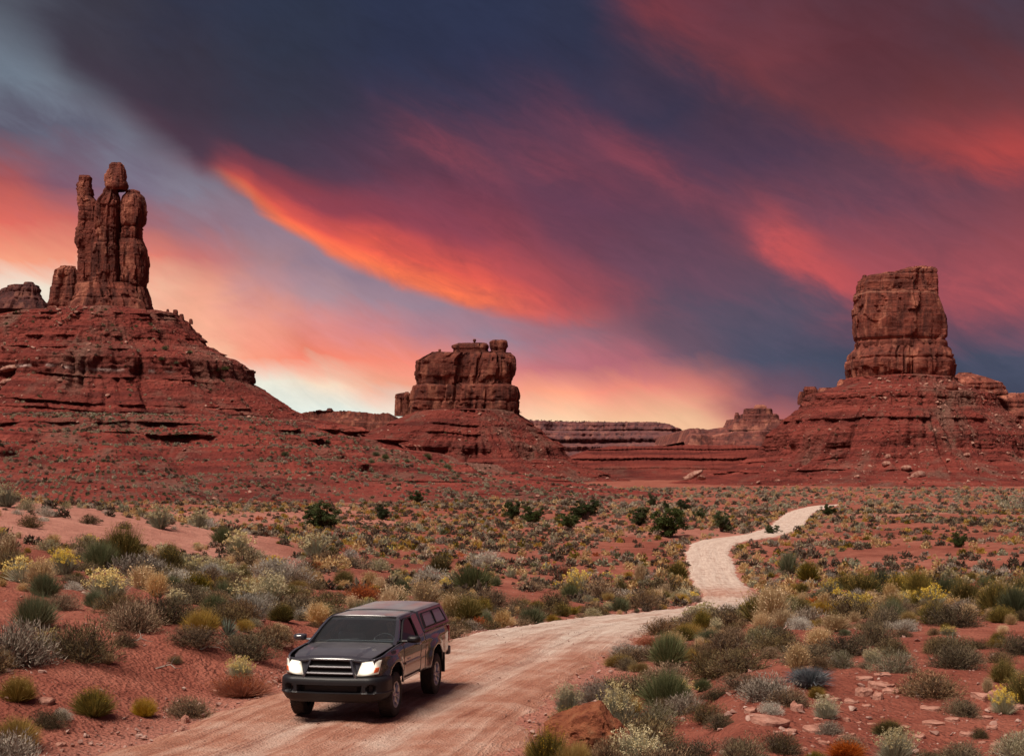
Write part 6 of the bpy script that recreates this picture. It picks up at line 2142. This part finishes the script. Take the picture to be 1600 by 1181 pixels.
for i, (px, py, w, h, label) in enumerate(JUN):
    x, y, z = hit(px, py)
    o = empty('juniper_tree', (x, y, z - .05), random.uniform(0, 6))
    tag(o, label, 'tree', 'junipers in the valley')
    tm, cm = JP[i % 4]
    link('trunk', tm, o); link('crown', cm, o)
    s = w / FPX * y * 1.12
    o.scale = (s, s, h / FPX * y * 1.2)
    PLACED.append((x, y, s * .5))

# ------------------------------------------------------------------ the rest of the scrub, individually out to the middle distance
FILL = {'blackbrush': .26, 'brown_shrub': .27, 'sagebrush': .06, 'silver_shrub': .03, 'grey_twig_shrub': .02, 'rabbitbrush': .035, 'yellow_rabbitbrush': .028, 'snakeweed': .055, 'olive_shrub': .085, 'green_shrub': .035, 'straw_grass': .105, 'russet_shrub': .018}
kinds = list(FILL)
pk = np.array([FILL[k] for k in kinds]); pk /= pk.sum()
cell = {}


def reg(x, y, r):
    cell.setdefault((int(x // 4), int(y // 4)), []).append((x, y, r))


def free(x, y, r, f):
    for i in (-1, 0, 1):
        for j in (-1, 0, 1):
            for (a, b, c) in cell.get((int(x // 4) + i, int(y // 4) + j), ()):
                if (a - x) ** 2 + (b - y) ** 2 < (f * (r + c)) ** 2: return False
    return True


for q in PLACED: reg(*q)
tx_, ty_ = truck.location[0], truck.location[1]
BARE = [(180, 1085, 150, 45), (330, 1060, 110, 40), (500, 1060, 90, 60), (1430, 1110, 150, 30), (1330, 1090, 90, 40), (1530, 1150, 90, 35), (1200, 1140, 60, 40), (1230, 1040, 40, 20), (110, 1040, 10, 10), (170, 910, 50, 14), (130, 832, 130, 18), (300, 845, 150, 10),
        (120, 980, 30, 25), (460, 890, 30, 12), (560, 905, 60, 14), (790, 930, 30, 22), (850, 935, 40, 14), (440, 862, 40, 8), (1090, 1110, 12, 20)]


def zone(x, y, px):
    left = x < np.interp(y, RC[:, 1], RC[:, 0])
    if y < 42: return 'on the left bank near the truck' if left else 'on the right bank near the slabs'
    if y < 125:
        if not left: return 'on the middle plain right of the road'
        return 'on the rise around the sandy knoll' if px < 480 else 'on the middle plain left of the road'
    return ('on the far valley floor left of the road' if left else 'on the far valley floor right of the road')


def short_name(label):
    import re
    return re.split(r' (?:on|beside|with|above|behind|right|left|below|in|at|cut|standing|between|above|among|tucked|alone|level|leaning|showing|against|touching|under|near|the|over|just|directly|rising|across|before|growing|lying|out|for|up|and|to) ', label)[0].rstrip(',')


from collections import Counter
MARKS = [(px, py, short_name(l)) for _, px, py, _, _, l in HEROES] + [(px, py, short_name(l)) for px, py, _, _, l in JUN]
_c = Counter(m[2] for m in MARKS)
MARKS = [m for m in MARKS if _c[m[2]] == 1 and 2 <= len(m[2].split()) <= 7]
USED = set()


def mark_label(desc, px, py):
    """name a plant by the landmark plant next to it, if that makes it the only one"""
    q = sorted(MARKS, key=lambda m: math.hypot(m[0] - px, (m[1] - py) * 2.2))[:5]
    for mx_, my_, nm in q:
        if math.hypot(mx_ - px, (my_ - py) * 2.2) > 190: break
        dx, dy = px - mx_, (py - my_) * 2.2
        rel = ('right of' if dx > 0 else 'left of') if abs(dx) > abs(dy) else ('in front of' if dy > 0 else 'behind')
        far_ = 'close ' if math.hypot(dx, dy) < 70 else 'a little way '
        l = f'{desc} {far_}{rel} the {nm}'
        if l not in USED and len(l.split()) <= 16:
            USED.add(l)
            return l
    return None


def scrub(n_try, y0, y1, cap, smin, smax, f, far_stuff=None, seed=3):
    R = np.random.default_rng(seed)
    a = R.uniform(-.36, .36, n_try)
    y = np.sqrt(R.uniform(y0 ** 2, y1 ** 2, n_try))
    x = np.tan(a) * y
    g = ground(x, y)
    d, _ = road_dist(x, y)
    px = 800 + FPX * x / y
    py = HOR + (CZ - g) / y * FPX
    dens = .54 + 1.1 * fbm(x * .09, y * .09, 0, 3, 61) + .45 * fbm(x * .03, y * .022, 0, 2, 67)
    dens = dens + .25 * ((px > 1180) & (y >= 75) & (y < 180))
    dens = dens + .22 * ((px > 1000) & (y > 28) & (y < 80))
    patch0 = vnoise(x * .8, y * .8, 0, 66)
    edge = np.clip((d - .25) / .8, 0, 1)
    dens = np.where((d > .3) & (d < 3) & (y > 45), dens + .5, dens) * (edge > 0)
    for (bx, by, rx, ry) in BARE:
        dens = np.where(((px - bx) / rx) ** 2 + ((py - by) / ry) ** 2 < 1 + .5 * patch0, -1, dens)
    kn = sstep(70, 80, y) * (1 - sstep(112, 122, y)) * (1 - sstep(250, 520, px))
    dens = dens * (1 - .5 * kn)
    ok = (R.random(n_try) < np.clip(dens, .0, 1)) & (np.hypot((x - tx_ - .3) / 1.6, (y - ty_ - 1.4) / 3.6) > 1) & (py < 1230)
    patch = fbm(x * .045, y * .045, 3.0, 2, 62)
    cnt = {}
    far = {k: [] for k in kinds}
    idx = np.nonzero(ok)[0]
    idx = idx[np.argsort(y[idx] + R.normal(0, 1.5, len(idx)))]
    for i in idx:
        s = smin + (smax - smin) * R.random() ** 1.9
        if not free(x[i], y[i], s * .5, f): continue
        w = pk.copy()
        w[kinds.index('straw_grass')] *= 1 + 3 * max(0, patch[i])
        w[kinds.index('blackbrush')] *= 1 + 1.2 * max(0, -patch[i])
        if d[i] < 2 and y[i] > 40: w[kinds.index('straw_grass')] *= 2.5; w[kinds.index('snakeweed')] *= 2; w[kinds.index('rabbitbrush')] *= 1.6
        if y[i] > 100: w[kinds.index('rabbitbrush')] *= 3; w[kinds.index('silver_shrub')] *= 2.2; w[kinds.index('sagebrush')] *= 1.5; w[kinds.index('blackbrush')] *= .7
        k = kinds[R.choice(len(kinds), p=w / w.sum())]
        reg(x[i], y[i], s * .5)
        if cnt.get(k, 0) >= cap or far_stuff:
            far[k].append((x[i], y[i], g[i], s)); continue
        cnt[k] = cnt.get(k, 0) + 1
        zn = zone(x[i], y[i], px[i])
        szw = 'small' if s < smin + .28 * (smax - smin) else 'medium' if s < smin + .6 * (smax - smin) else 'large'
        ml = mark_label(f'{szw} {KINDS[k][2]}', px[i], py[i]) if y[i] < 90 and abs(px[i] - 800) < 840 else None
        plant(k, x[i], y[i], s, ml or f'{szw} {KINDS[k][2]} among others {zn}', None if ml else f'{szw} {k.replace("_", " ")}s {zn}', 'near' if y[i] < 40 else 'mid' if y[i] < 85 else 'far', float(np.clip(R.normal(.88, .17), .5, 1.35)), z=g[i])
    return far, cnt


far1, c1 = scrub(9500, 19, 118, 230, .34, 1.22, .74)


# small far-away plants as one joined piece per kind
def far_protos(kind):
    fn, mats, _ = KINDS[kind]
    out = []
    for v in range(3):
        R = np.random.default_rng(500 + v)
        pr = sp_far(R, list(mats), .46 if 'grass' not in kind else .62, 64, 'flower' in ''.join(mats))
        out.append(pr)
    return out, mats


STUFFNAME = {k: k for k in kinds}
far2, _ = scrub(24000, 118, 330, 0, .4, 1.6, .70, True, 4)


def merge_far(kind, P):
    if not P: return
    P = np.array(P)
    protos, mats = far_protos(kind)
    part_names = list(protos[0])
    VV, FF, AA, MI, off = [], [], [], [], 0
    R = np.random.default_rng(9)
    order = R.integers(0, len(protos), len(P))
    for v, pr in enumerate(protos):
        sel = np.nonzero(order == v)[0]
        if not len(sel): continue
        V, F, A = cat(list(pr.values()))
        mi = np.concatenate([np.full(len(g[1]), i) for i, g in enumerate(pr.values())])
        a = R.uniform(0, 2 * PI, len(sel))[:, None]
        s = P[sel, 3][:, None]
        h = s * R.uniform(.8, 1.25, (len(sel), 1))
        X = P[sel, 0][:, None] + (V[None, :, 0] * np.cos(a) - V[None, :, 1] * np.sin(a)) * s
        Y = P[sel, 1][:, None] + (V[None, :, 0] * np.sin(a) + V[None, :, 1] * np.cos(a)) * s
        Z = P[sel, 2][:, None] + V[None, :, 2] * h - .02
        VV.append(np.stack([X, Y, Z], -1).reshape(-1, 3))
        FF.append((F[None] + (np.arange(len(sel)) * len(V))[:, None, None] + off).reshape(-1, 3))
        AA.append(np.clip(A[None, :] * .6 + R.random((len(sel), 1)) * .4, 0, 1).ravel())
        MI.append(np.tile(mi, len(sel)))
        off += len(sel) * len(V)
    me = np_mesh(kind, np.concatenate(VV), np.concatenate(FF), [LM[mats[p]] for p in part_names], False, {'rnd': np.concatenate(AA)}, np.concatenate(MI))
    tag(link('distant_' + kind, me), kind='stuff')


# scrub dots on the hillsides
R = np.random.default_rng(21)
hill = {k: [] for k in kinds}
X, Y, Z, sc = GB
w = ((Y < 520) & (Y > 285) & (X / Y > -.35)).astype(float) * (.25 + np.clip(.6 + 1.2 * fbm(X * .05, Y * .05, 1.0, 3, 63), 0, 2))
w *= np.hypot(X - XL, Y - DL)
w[:2] = 0
for j in R.choice(w.size, 8500, replace=False, p=w.ravel() / w.sum()):
    k = ('rabbitbrush', 'silver_shrub', 'sagebrush', 'blackbrush', 'green_shrub')[R.choice(5, p=[.24, .16, .2, .26, .14])]
    hill[k].append((X.ravel()[j], Y.ravel()[j], Z.ravel()[j] - .05, 
                    .5 + 1.3 * R.random() ** 2.2))
for (X, Y, Z, sc), num, zmin in ((GL, 420, 22), (GR, 240, -2), (GM, 120, 0)):
    m = (Y < np.median(Y)) & (Z > zmin)
    ii = np.nonzero(m.ravel())[0]
    ii = R.choice(ii, num)
    for j in ii:
        k = ('sagebrush', 'blackbrush', 'green_shrub')[R.integers(0, 3)]
        hill[k].append((X.ravel()[j], Y.ravel()[j], Z.ravel()[j] - .1, .6 + 1.6 * R.random() ** 2.4))
# right-hand plain towards the tower
n = 5200
a = R.uniform(-.03, .345, n); y = np.sqrt(R.uniform(300 ** 2, 640 ** 2, n)); x = np.tan(a) * y
d, _ = road_dist(x, y)
g = ground(x, y)
for i in np.nonzero((d > 1) & (R.random(n) < .62 + .8 * fbm(x * .03, y * .03, 0, 3, 64)))[0]:
    k = ('rabbitbrush', 'silver_shrub', 'sagebrush', 'blackbrush', 'straw_grass')[R.choice(5, p=[.28, .22, .2, .2, .1])]
    hill[k].append((x[i], y[i], g[i], .7 + 1.7 * R.random() ** 2))
for k in kinds:
    merge_far(k, far1[k] + far2[k] + hill[k])
# the larger dark bushes that stand out on the hillside
for i, (px, py, w) in enumerate([(258, 546, 16), (252, 562, 13), (296, 552, 12), (338, 580, 14), (352, 578, 16), (348, 596, 10), (276, 568, 10), (445, 712, 18), (512, 692, 14), (588, 712, 16), (602, 716, 18), (640, 716, 16), (668, 716, 20), (676, 728, 18), (690, 722, 14), (700, 732, 18), (580, 724, 14), (636, 722, 14)]):
    X, Y, Z, _s = GL if py < 640 else GB
    j = np.argmin(((X / Y - (px - 800) / FPX) * 600) ** 2 + ((Z - CZ) / Y * 600 - (HOR - py) / FPX * 600) ** 2 + (Y > 600) * 1e6)
    x, y, z = X.ravel()[j], Y.ravel()[j], Z.ravel()[j]
    plant('green_shrub', x, y, w / FPX * y, 'dark bush clinging to the ' + ('upper ledges of the spired butte' if py < 640 else 'red bench below the spired butte'), 'dark bushes on the ' + ('upper ledges' if py < 640 else 'red bench'), 'far', .8, z=float(z) - .1)
print('scrub', c1, {k: len(far1[k]) + len(far2[k]) + len(hill[k]) for k in kinds}, 'placed', len(PLACED))
# ------------------------------------------------------------------ stones
def boulder_mesh(name, dims, seed, mat, sub=4, rough=1.0, crack=1.0, strat=0.0):
    bm = bmesh.new()
    bmesh.ops.create_icosphere(bm, subdivisions=sub, radius=1)
    V = np.array([v.co[:] for v in bm.verts])
    F = np.array([[v.index for v in f.verts] for f in bm.faces])
    bm.free()
    x, y, z = V.T
    o = seed * 3.1
    R = np.random.default_rng(seed)
    r = np.ones(len(V))
    for k in range(11):                                  # broken facets
        n = R.normal(0, 1, 3); n /= np.linalg.norm(n)
        r = np.minimum(r, R.uniform(.72, .95) / np.maximum(V @ n, .05))
    r = r + rough * (.10 * fbm(x * 1.6 + o, y * 1.6, z * 1.6, 3, seed) + .05 * fbm(x * 5, y * 5 + o, z * 5, 4, seed + 1))
    r = r - crack * .10 * np.exp(-(fbm(x * 2.2, y * 2.2, z * 2.2 + o, 3, seed + 2) / .035) ** 2)
    if strat: r = r + strat * vnoise(0 * z, 0 * z, (z + .25 * x) * 9 + o, seed + 3)
    V = V * r[:, None] * np.array(dims) * .5
    me = np_mesh(name, V, F, [mat], True)
    me.set_sharp_from_angle(angle=math.radians(32))
    return me


def at_px(px, py):
    if py <= 1176: return hit(px, py)
    x, y, z = hit(px, 1176)
    y = y * (1176 - HOR) / (py - HOR); x = (px - 800) / FPX * y
    return x, y, float(ground(np.array([x]), np.array([y]))[0])


x, y, z = at_px(914, 1190)
bo = link('boulder', boulder_mesh('boulder', (1.40, 1.20, 1.45), 4, BOULD, 6, 1.0, .55, .035), None, (x, y + .25, z + .12))
tag(bo, 'big rusty orange boulder at the right road edge at the bottom', 'boulder')
for dx, dy, k, s, lab in ((-.50, -.62, 'olive_shrub', .72, 'rusty dry tuft growing against the left foot of the big boulder'), (-.12, -.80, 'snakeweed', .60, 'golden-brown tuft growing in front of the big rusty boulder'), (.34, -.72, 'brown_shrub', .72, 'brown tuft growing at the right foot of the big boulder')):
    plant(k, x + dx, y + dy, s, lab, None, 'near', 1.3, hero=True)


def slab_mesh(w, d, h, seed):
    R = random.Random(seed)
    n = R.randint(6, 9)
    ang = sorted(R.uniform(0, 2 * PI) for _ in range(n))
    ang = [a * .4 + (2 * PI * i / n) * .6 for i, a in enumerate(ang)]
    pts = [(w * .5 * math.cos(a) * R.uniform(.8, 1.05), d * .5 * math.sin(a) * R.uniform(.75, 1.05)) for a in ang]
    bm = bmesh.new()
    lo = [bm.verts.new((px_ * R.uniform(.92, 1.0), py_ * R.uniform(.92, 1.0), -h)) for px_, py_ in pts]
    hi = [bm.verts.new((px_, py_, R.uniform(-.1, .1) * h)) for px_, py_ in pts]
    bm.faces.new(hi); bm.faces.new(lo[::-1])
    for i in range(n): bm.faces.new((lo[i], lo[(i + 1) % n], hi[(i + 1) % n], hi[i]))
    bmesh.ops.bevel(bm, geom=bm.edges[:], offset=h * .16, segments=1, affect='EDGES')
    bmesh.ops.triangulate(bm, faces=bm.faces)
    bmesh.ops.subdivide_edges(bm, edges=bm.edges[:], cuts=2, use_grid_fill=True)
    for v in bm.verts:
        q = fbm(np.array([v.co.x * 4 / w]), np.array([v.co.y * 4 / w]), np.array([v.co.z * 9 / w + seed]), 3, seed)[0]
        v.co += Vector((.03 * w * q, .03 * w * q, h * .35 * q))
    me = bpy.data.meshes.new('rock_slab')
    bm.to_mesh(me); bm.free()
    me.materials.append(SLAB)
    return me


# px, py, width px, depth/width, thickness m, turn, tilt, label
SLABS = [
 (1202, 1128, 74, .42, .11, -.55, .20, 'long tilted pale pink slab, biggest of the flat stones at lower right'),
 (1173, 1112, 26, .6, .10, -.5, .2, 'broken upper left end of the long tilted pink slab'),
 (1236, 1144, 26, .7, .09, -.3, .1, 'small pink slab under the lower end of the long tilted one'),
 (1216, 1147, 20, .7, .08, .2, .1, 'pink stone chip left of the small slab under the long tilted one'),
 (1246, 1110, 26, .8, .17, .3, .05, 'blocky pink stone between the lilac mound and the cream-headed bush'),
 (1272, 1142, 42, .5, .08, -.6, .15, 'thin slab lying right of the long tilted one'),
 (1352, 1086, 34, .7, .20, .1, .05, 'thick dark-sided ledge stone at the left end of the layered rocks at right'),
 (1376, 1074, 44, .6, .14, -.3, .05, 'broad reddish slab of the layered rocks at right'),
 (1392, 1082, 36, .6, .13, -.5, .12, 'tilted orange slab in front of the broad reddish one'),
 (1380, 1056, 34, .5, .09, .1, .02, 'upper slab of the layered rocks below the grey-brown bush'),
 (1352, 1062, 30, .5, .09, .0, .02, 'slab with a dark gap under it, upper left of the layered rocks'),
 (1372, 1092, 20, .8, .15, .3, .05, 'square stone below the tilted orange slab'),
 (1452, 1108, 40, .5, .08, -.25, .05, 'flat pale slab below the big brown spreading bush'),
 (1460, 1132, 46, .35, .07, -.15, .04, 'long thin slab, left of two in the open red ground at lower right'),
 (1488, 1126, 30, .5, .08, .0, .05, 'short slab right of the long thin one at lower right'),
 (1532, 1090, 42, .5, .12, -.35, .1, 'slab under the single pale yellow grass tuft'),
 (1562, 1088, 44, .6, .15, -.2, .06, 'large rounded slab right of the pale yellow grass tuft'),
 (1560, 1112, 50, .4, .09, -.1, .04, 'long pale slab below the large rounded one at the right'),
 (1538, 1122, 30, .5, .07, .1, .04, 'small slab left of the long pale one at the right'),
 (1592, 1106, 30, .6, .1, .2, .05, 'slab cut by the right edge of the photo'),
 (1436, 1152, 26, .6, .08, -.2, .08, 'pale stone right of the yellow-green cushion at lower right'),
 (1510, 1150, 24, .6, .1, .0, .1, 'pale stone left of the small dark bush at lower right'),
 (1550, 1140, 22, .6, .1, .3, .1, 'reddish stone right of the small dark bush at lower right'),
 (1560, 1166, 30, .5, .08, -.3, .1, 'flat stone in front of the cut-off grey bush at lower right'),
 (1304, 1094, 26, .5, .07, .1, .05, 'thin dark ledge stone right of the mustard bush on the slab ground'),
 (1330, 1098, 28, .5, .08, -.2, .05, 'pale flat stone above the cream-headed open bush'),
 (417, 1088, 36, .55, .10, -.35, .25, 'reddish flat stone leaning on the bank just left of the truck bumper'),
 (290, 1129, 18, .8, .16, .2, .1, 'dark-sided block stone at the left road edge'),
 (352, 1117, 22, .7, .11, .0, .1, 'red block stone lying on the left half of the road edge'),
 (283, 1141, 12, .8, .08, .4, .1, 'small red stone just below the dark-sided block'),
 (332, 1138, 12, .7, .06, .1, .1, 'small flat red stone on the road left of the truck'),
 (338, 1082, 14, .8, .10, .3, .1, 'pale stone half buried in the red bank'),
 (74, 1098, 30, .6, .10, .2, .3, 'pink slab behind the dark withered bush at lower left'),
 (96, 1166, 20, .6, .08, .1, .1, 'pale flat stone in the gravel at the bottom left'),
 (60, 1174, 14, .8, .10, .3, .1, 'grey-red stone at the bottom left edge of the road'),
 (450, 1010, 26, .5, .09, -.4, .2, 'pale slab on the bank behind the truck mirror'),
 (984, 958, 10, .8, .16, .1, .1, 'white stone on the gravel bank of the road bend, left of two'),
 (1000, 955, 9, .7, .2, .5, .2, 'white upright stone on the gravel bank of the road bend, right of two'),
 (1114, 1000, 24, .5, .08, .1, .05, 'pale slab beside the mustard dome at the right road edge'),
 (1378, 978, 14, .6, .1, .1, .1, 'small white stone among the bushes of the right plain'),
]
for i, (px, py, w, dr, h, rz, tl, label) in enumerate(SLABS):
    x, y, z = at_px(px, py)
    W = w / FPX * y
    o = link('rock_slab', slab_mesh(W, W * dr * 1.6, h, 40 + i), None, (x, y, z + h * .55))
    o.rotation_euler = (tl * .6, tl * .5, rz)
    tag(o, label, 'rock', kind='thing')

Rs = np.random.default_rng(55)
for i in range(46):
    px, py = Rs.uniform(1210, 1600), Rs.uniform(1060, 1176)
    if any(abs(px - q[0]) < q[2] * .7 and abs(py - q[1]) < 9 for q in SLABS): continue
    x, y, z = at_px(px, py)
    W = Rs.uniform(10, 24) / FPX * y
    h = Rs.uniform(.04, .09)
    o = link('rock_slab', slab_mesh(W, W * Rs.uniform(.7, 1.1), h, 140 + i % 12), None, (x, y, z + h * .4))
    o.rotation_euler = (Rs.normal(0, .06), Rs.normal(0, .06), Rs.uniform(0, 6.28))
    tag(o, 'small flat broken stone strewn on the bare slab ground at lower right', 'rock', 'small broken stones on the slab ground', kind='thing')

# fallen giants below the towers
def giant(px, py, Y, dims, seed, label, rot=(0, 0, 0), mat=SCREE, G=None):
    if G is not None:
        X_, Y_, Z_, _s = G
        m = (Y_ < np.median(Y_) + 20)
        j = np.argmin((X_ / Y_ * 1000 - (px - 800) / FPX * 1000) ** 2 + ((Z_ - CZ) / Y_ * 1000 - (HOR - py) / FPX * 1000) ** 2 + (~m) * 1e6)
        p = (X_.ravel()[j], Y_.ravel()[j], Z_.ravel()[j] + dims[2] * .2)
    else:
        p = P3(px, py, Y)
    o = link('boulder', boulder_mesh('boulder', dims, seed, mat, 3, .9, .5), None, p)
    o.rotation_euler = rot
    tag(o, label, 'boulder')


giant(1083, 742, 640, (9, 3.2, 2.6), 61, 'long pale fallen slab leaning up to the right at the valley centre', (0, -.42, .2))
giant(1096, 746, 640, (4, 3, 2.2), 62, 'pale block right beside the long fallen slab at the valley centre', (0, .2, .5))
giant(1072, 747, 640, (3.4, 2.6, 1.6), 63, 'small block left of the long fallen slab at the valley centre')
giant(1487, 608, 0, (6.5, 5.5, 5.2), 64, 'large round red boulder under the right foot of the square tower', mat=ROCK_R, G=GR)
giant(1435, 744, 0, (8, 4, 3.4), 65, 'largest slab low on the right debris cone', (0, -.3, .2), G=GR)
giant(1417, 733, 0, (5, 4, 3), 66, 'pale boulder just above the largest slab on the right debris cone', G=GR)
giant(1385, 727, 0, (5, 4, 3), 67, 'brown boulder in the central scree of the right debris cone', G=GR)
giant(1389, 715, 0, (4, 3, 2.6), 68, 'brown boulder uppermost in the central scree of the right cone', G=GR)
giant(1308, 766, 0, (4, 3, 2.4), 69, 'red boulder at the left foot of the right debris cone', G=GR)
giant(1513, 712, 0, (5, 3, 2), 70, 'flat boulder on the right half of the right debris cone', G=GR)
giant(12, 578, 0, (9, 4, 2.2), 71, 'long orange slab on the left slope of the spired butte, upper', (0, -.25, .2), G=GL)
giant(10, 598, 0, (6, 3, 2), 72, 'orange slab on the left slope of the spired butte, lower', (0, -.2, .2), G=GL)

# dead wood
DEAD = mat_plain('grey_deadwood', [(.20, .16, .14), (.42, .36, .31)], 9)
for px, py, lab, sd in ((258, 1048, 'pale bleached branch lying on the bare red bank', 1), (325, 1018, 'curved dead stick on the bank left of the yucca', 2), (214, 1006, 'dark curved dead branch on the bank rim', 3), (935, 806, 'fallen bleached juniper trunk beside the wide dark juniper', 4)):
    x, y, z = hit(px, py)
    rr = random.Random(sd)
    mb = MB()
    k = 1 if sd < 4 else 3.2
    p = [(k * t * .5 - .2 * k, k * .08 * rr.uniform(-1, 1), .03 * k + k * .10 * math.sin(t * 3) * rr.uniform(.4, 1)) for t in np.linspace(0, 1, 6)]
    mb.tube(p, [.018 * k, .017 * k, .014 * k, .012 * k, .008 * k, .003 * k], 6)
    for j in (2, 3):
        q = Vector(p[j]); e = q + Vector((rr.uniform(-.1, .2), rr.uniform(-.2, .2), rr.uniform(.04, .16))) * k
        mb.tube([q, (q + e) / 2 + Vector((0, 0, .02)), e], [.010 * k, .007 * k, .002 * k], 5)
    o = mb.build('dead_branch', DEAD, None, loc=(x, y, z))
    tag(o, lab, 'branch')

# loose stones strewn over the ground, and the graded berm of gravel beside the road
R = np.random.default_rng(77)
n = 9000
a = R.uniform(-.34, .34, n); y = np.exp(R.uniform(math.log(18), math.log(80), n)); x = np.tan(a) * y
d, _ = road_dist(x, y)
w = .25 + .9 * np.clip(fbm(x * .25, y * .25, 0, 3, 81) + .15, 0, 1) + .5 * ((x > 1.8) & (y < 40))
ok = (d > .1) & (R.random(n) < w)
x, y = x[ok], y[ok]
sz = np.clip(.018 * (1 - R.random(len(x))) ** -.6, .018, .17)
scatter_mesh('pebbles', ROCKP, np.stack([x, y, ground(x, y) + sz * .12], -1), sz, [PEBB], seed=7)
n = 7000
k = R.integers(0, np.searchsorted(RC[:, 1], 95), n)
side = np.where(R.random(n) < .6, -1, 1)
off = RC[k, 2] * 1.0 + R.normal(.25, .42, n)
t = np.gradient(RC, axis=0)[k]; t /= np.hypot(t[:, 0], t[:, 1])[:, None]
x = RC[k, 0] + t[:, 1] * off * side + R.normal(0, .25, n); y = RC[k, 1] - t[:, 0] * off * side + R.normal(0, .5, n)
ok = y > 15
x, y = x[ok], y[ok]
sz = np.clip(.016 * (1 - R.random(len(x))) ** -.55, .016, .13)
scatter_mesh('gravel', ROCKP, np.stack([x, y, np.maximum(ground(x, y), 0 * y - 9) + sz * .3], -1), sz, [PEBB], seed=8)
n = 2600
k = R.integers(0, np.searchsorted(RC[:, 1], 50), n)
off = R.uniform(-.95, .95, n) * RC[k, 2]
t = np.gradient(RC, axis=0)[k]; t /= np.hypot(t[:, 0], t[:, 1])[:, None]
x = RC[k, 0] + t[:, 1] * off; y = RC[k, 1] - t[:, 0] * off + R.normal(0, .5, n)
ok = y > 15
x, y = x[ok], y[ok]
sz = np.clip(.011 * (1 - R.random(len(x))) ** -.5, .011, .05)
scatter_mesh('road_grit', ROCKP, np.stack([x, y, zbase_road(y) + .04], -1), sz, [PEBB], seed=9)
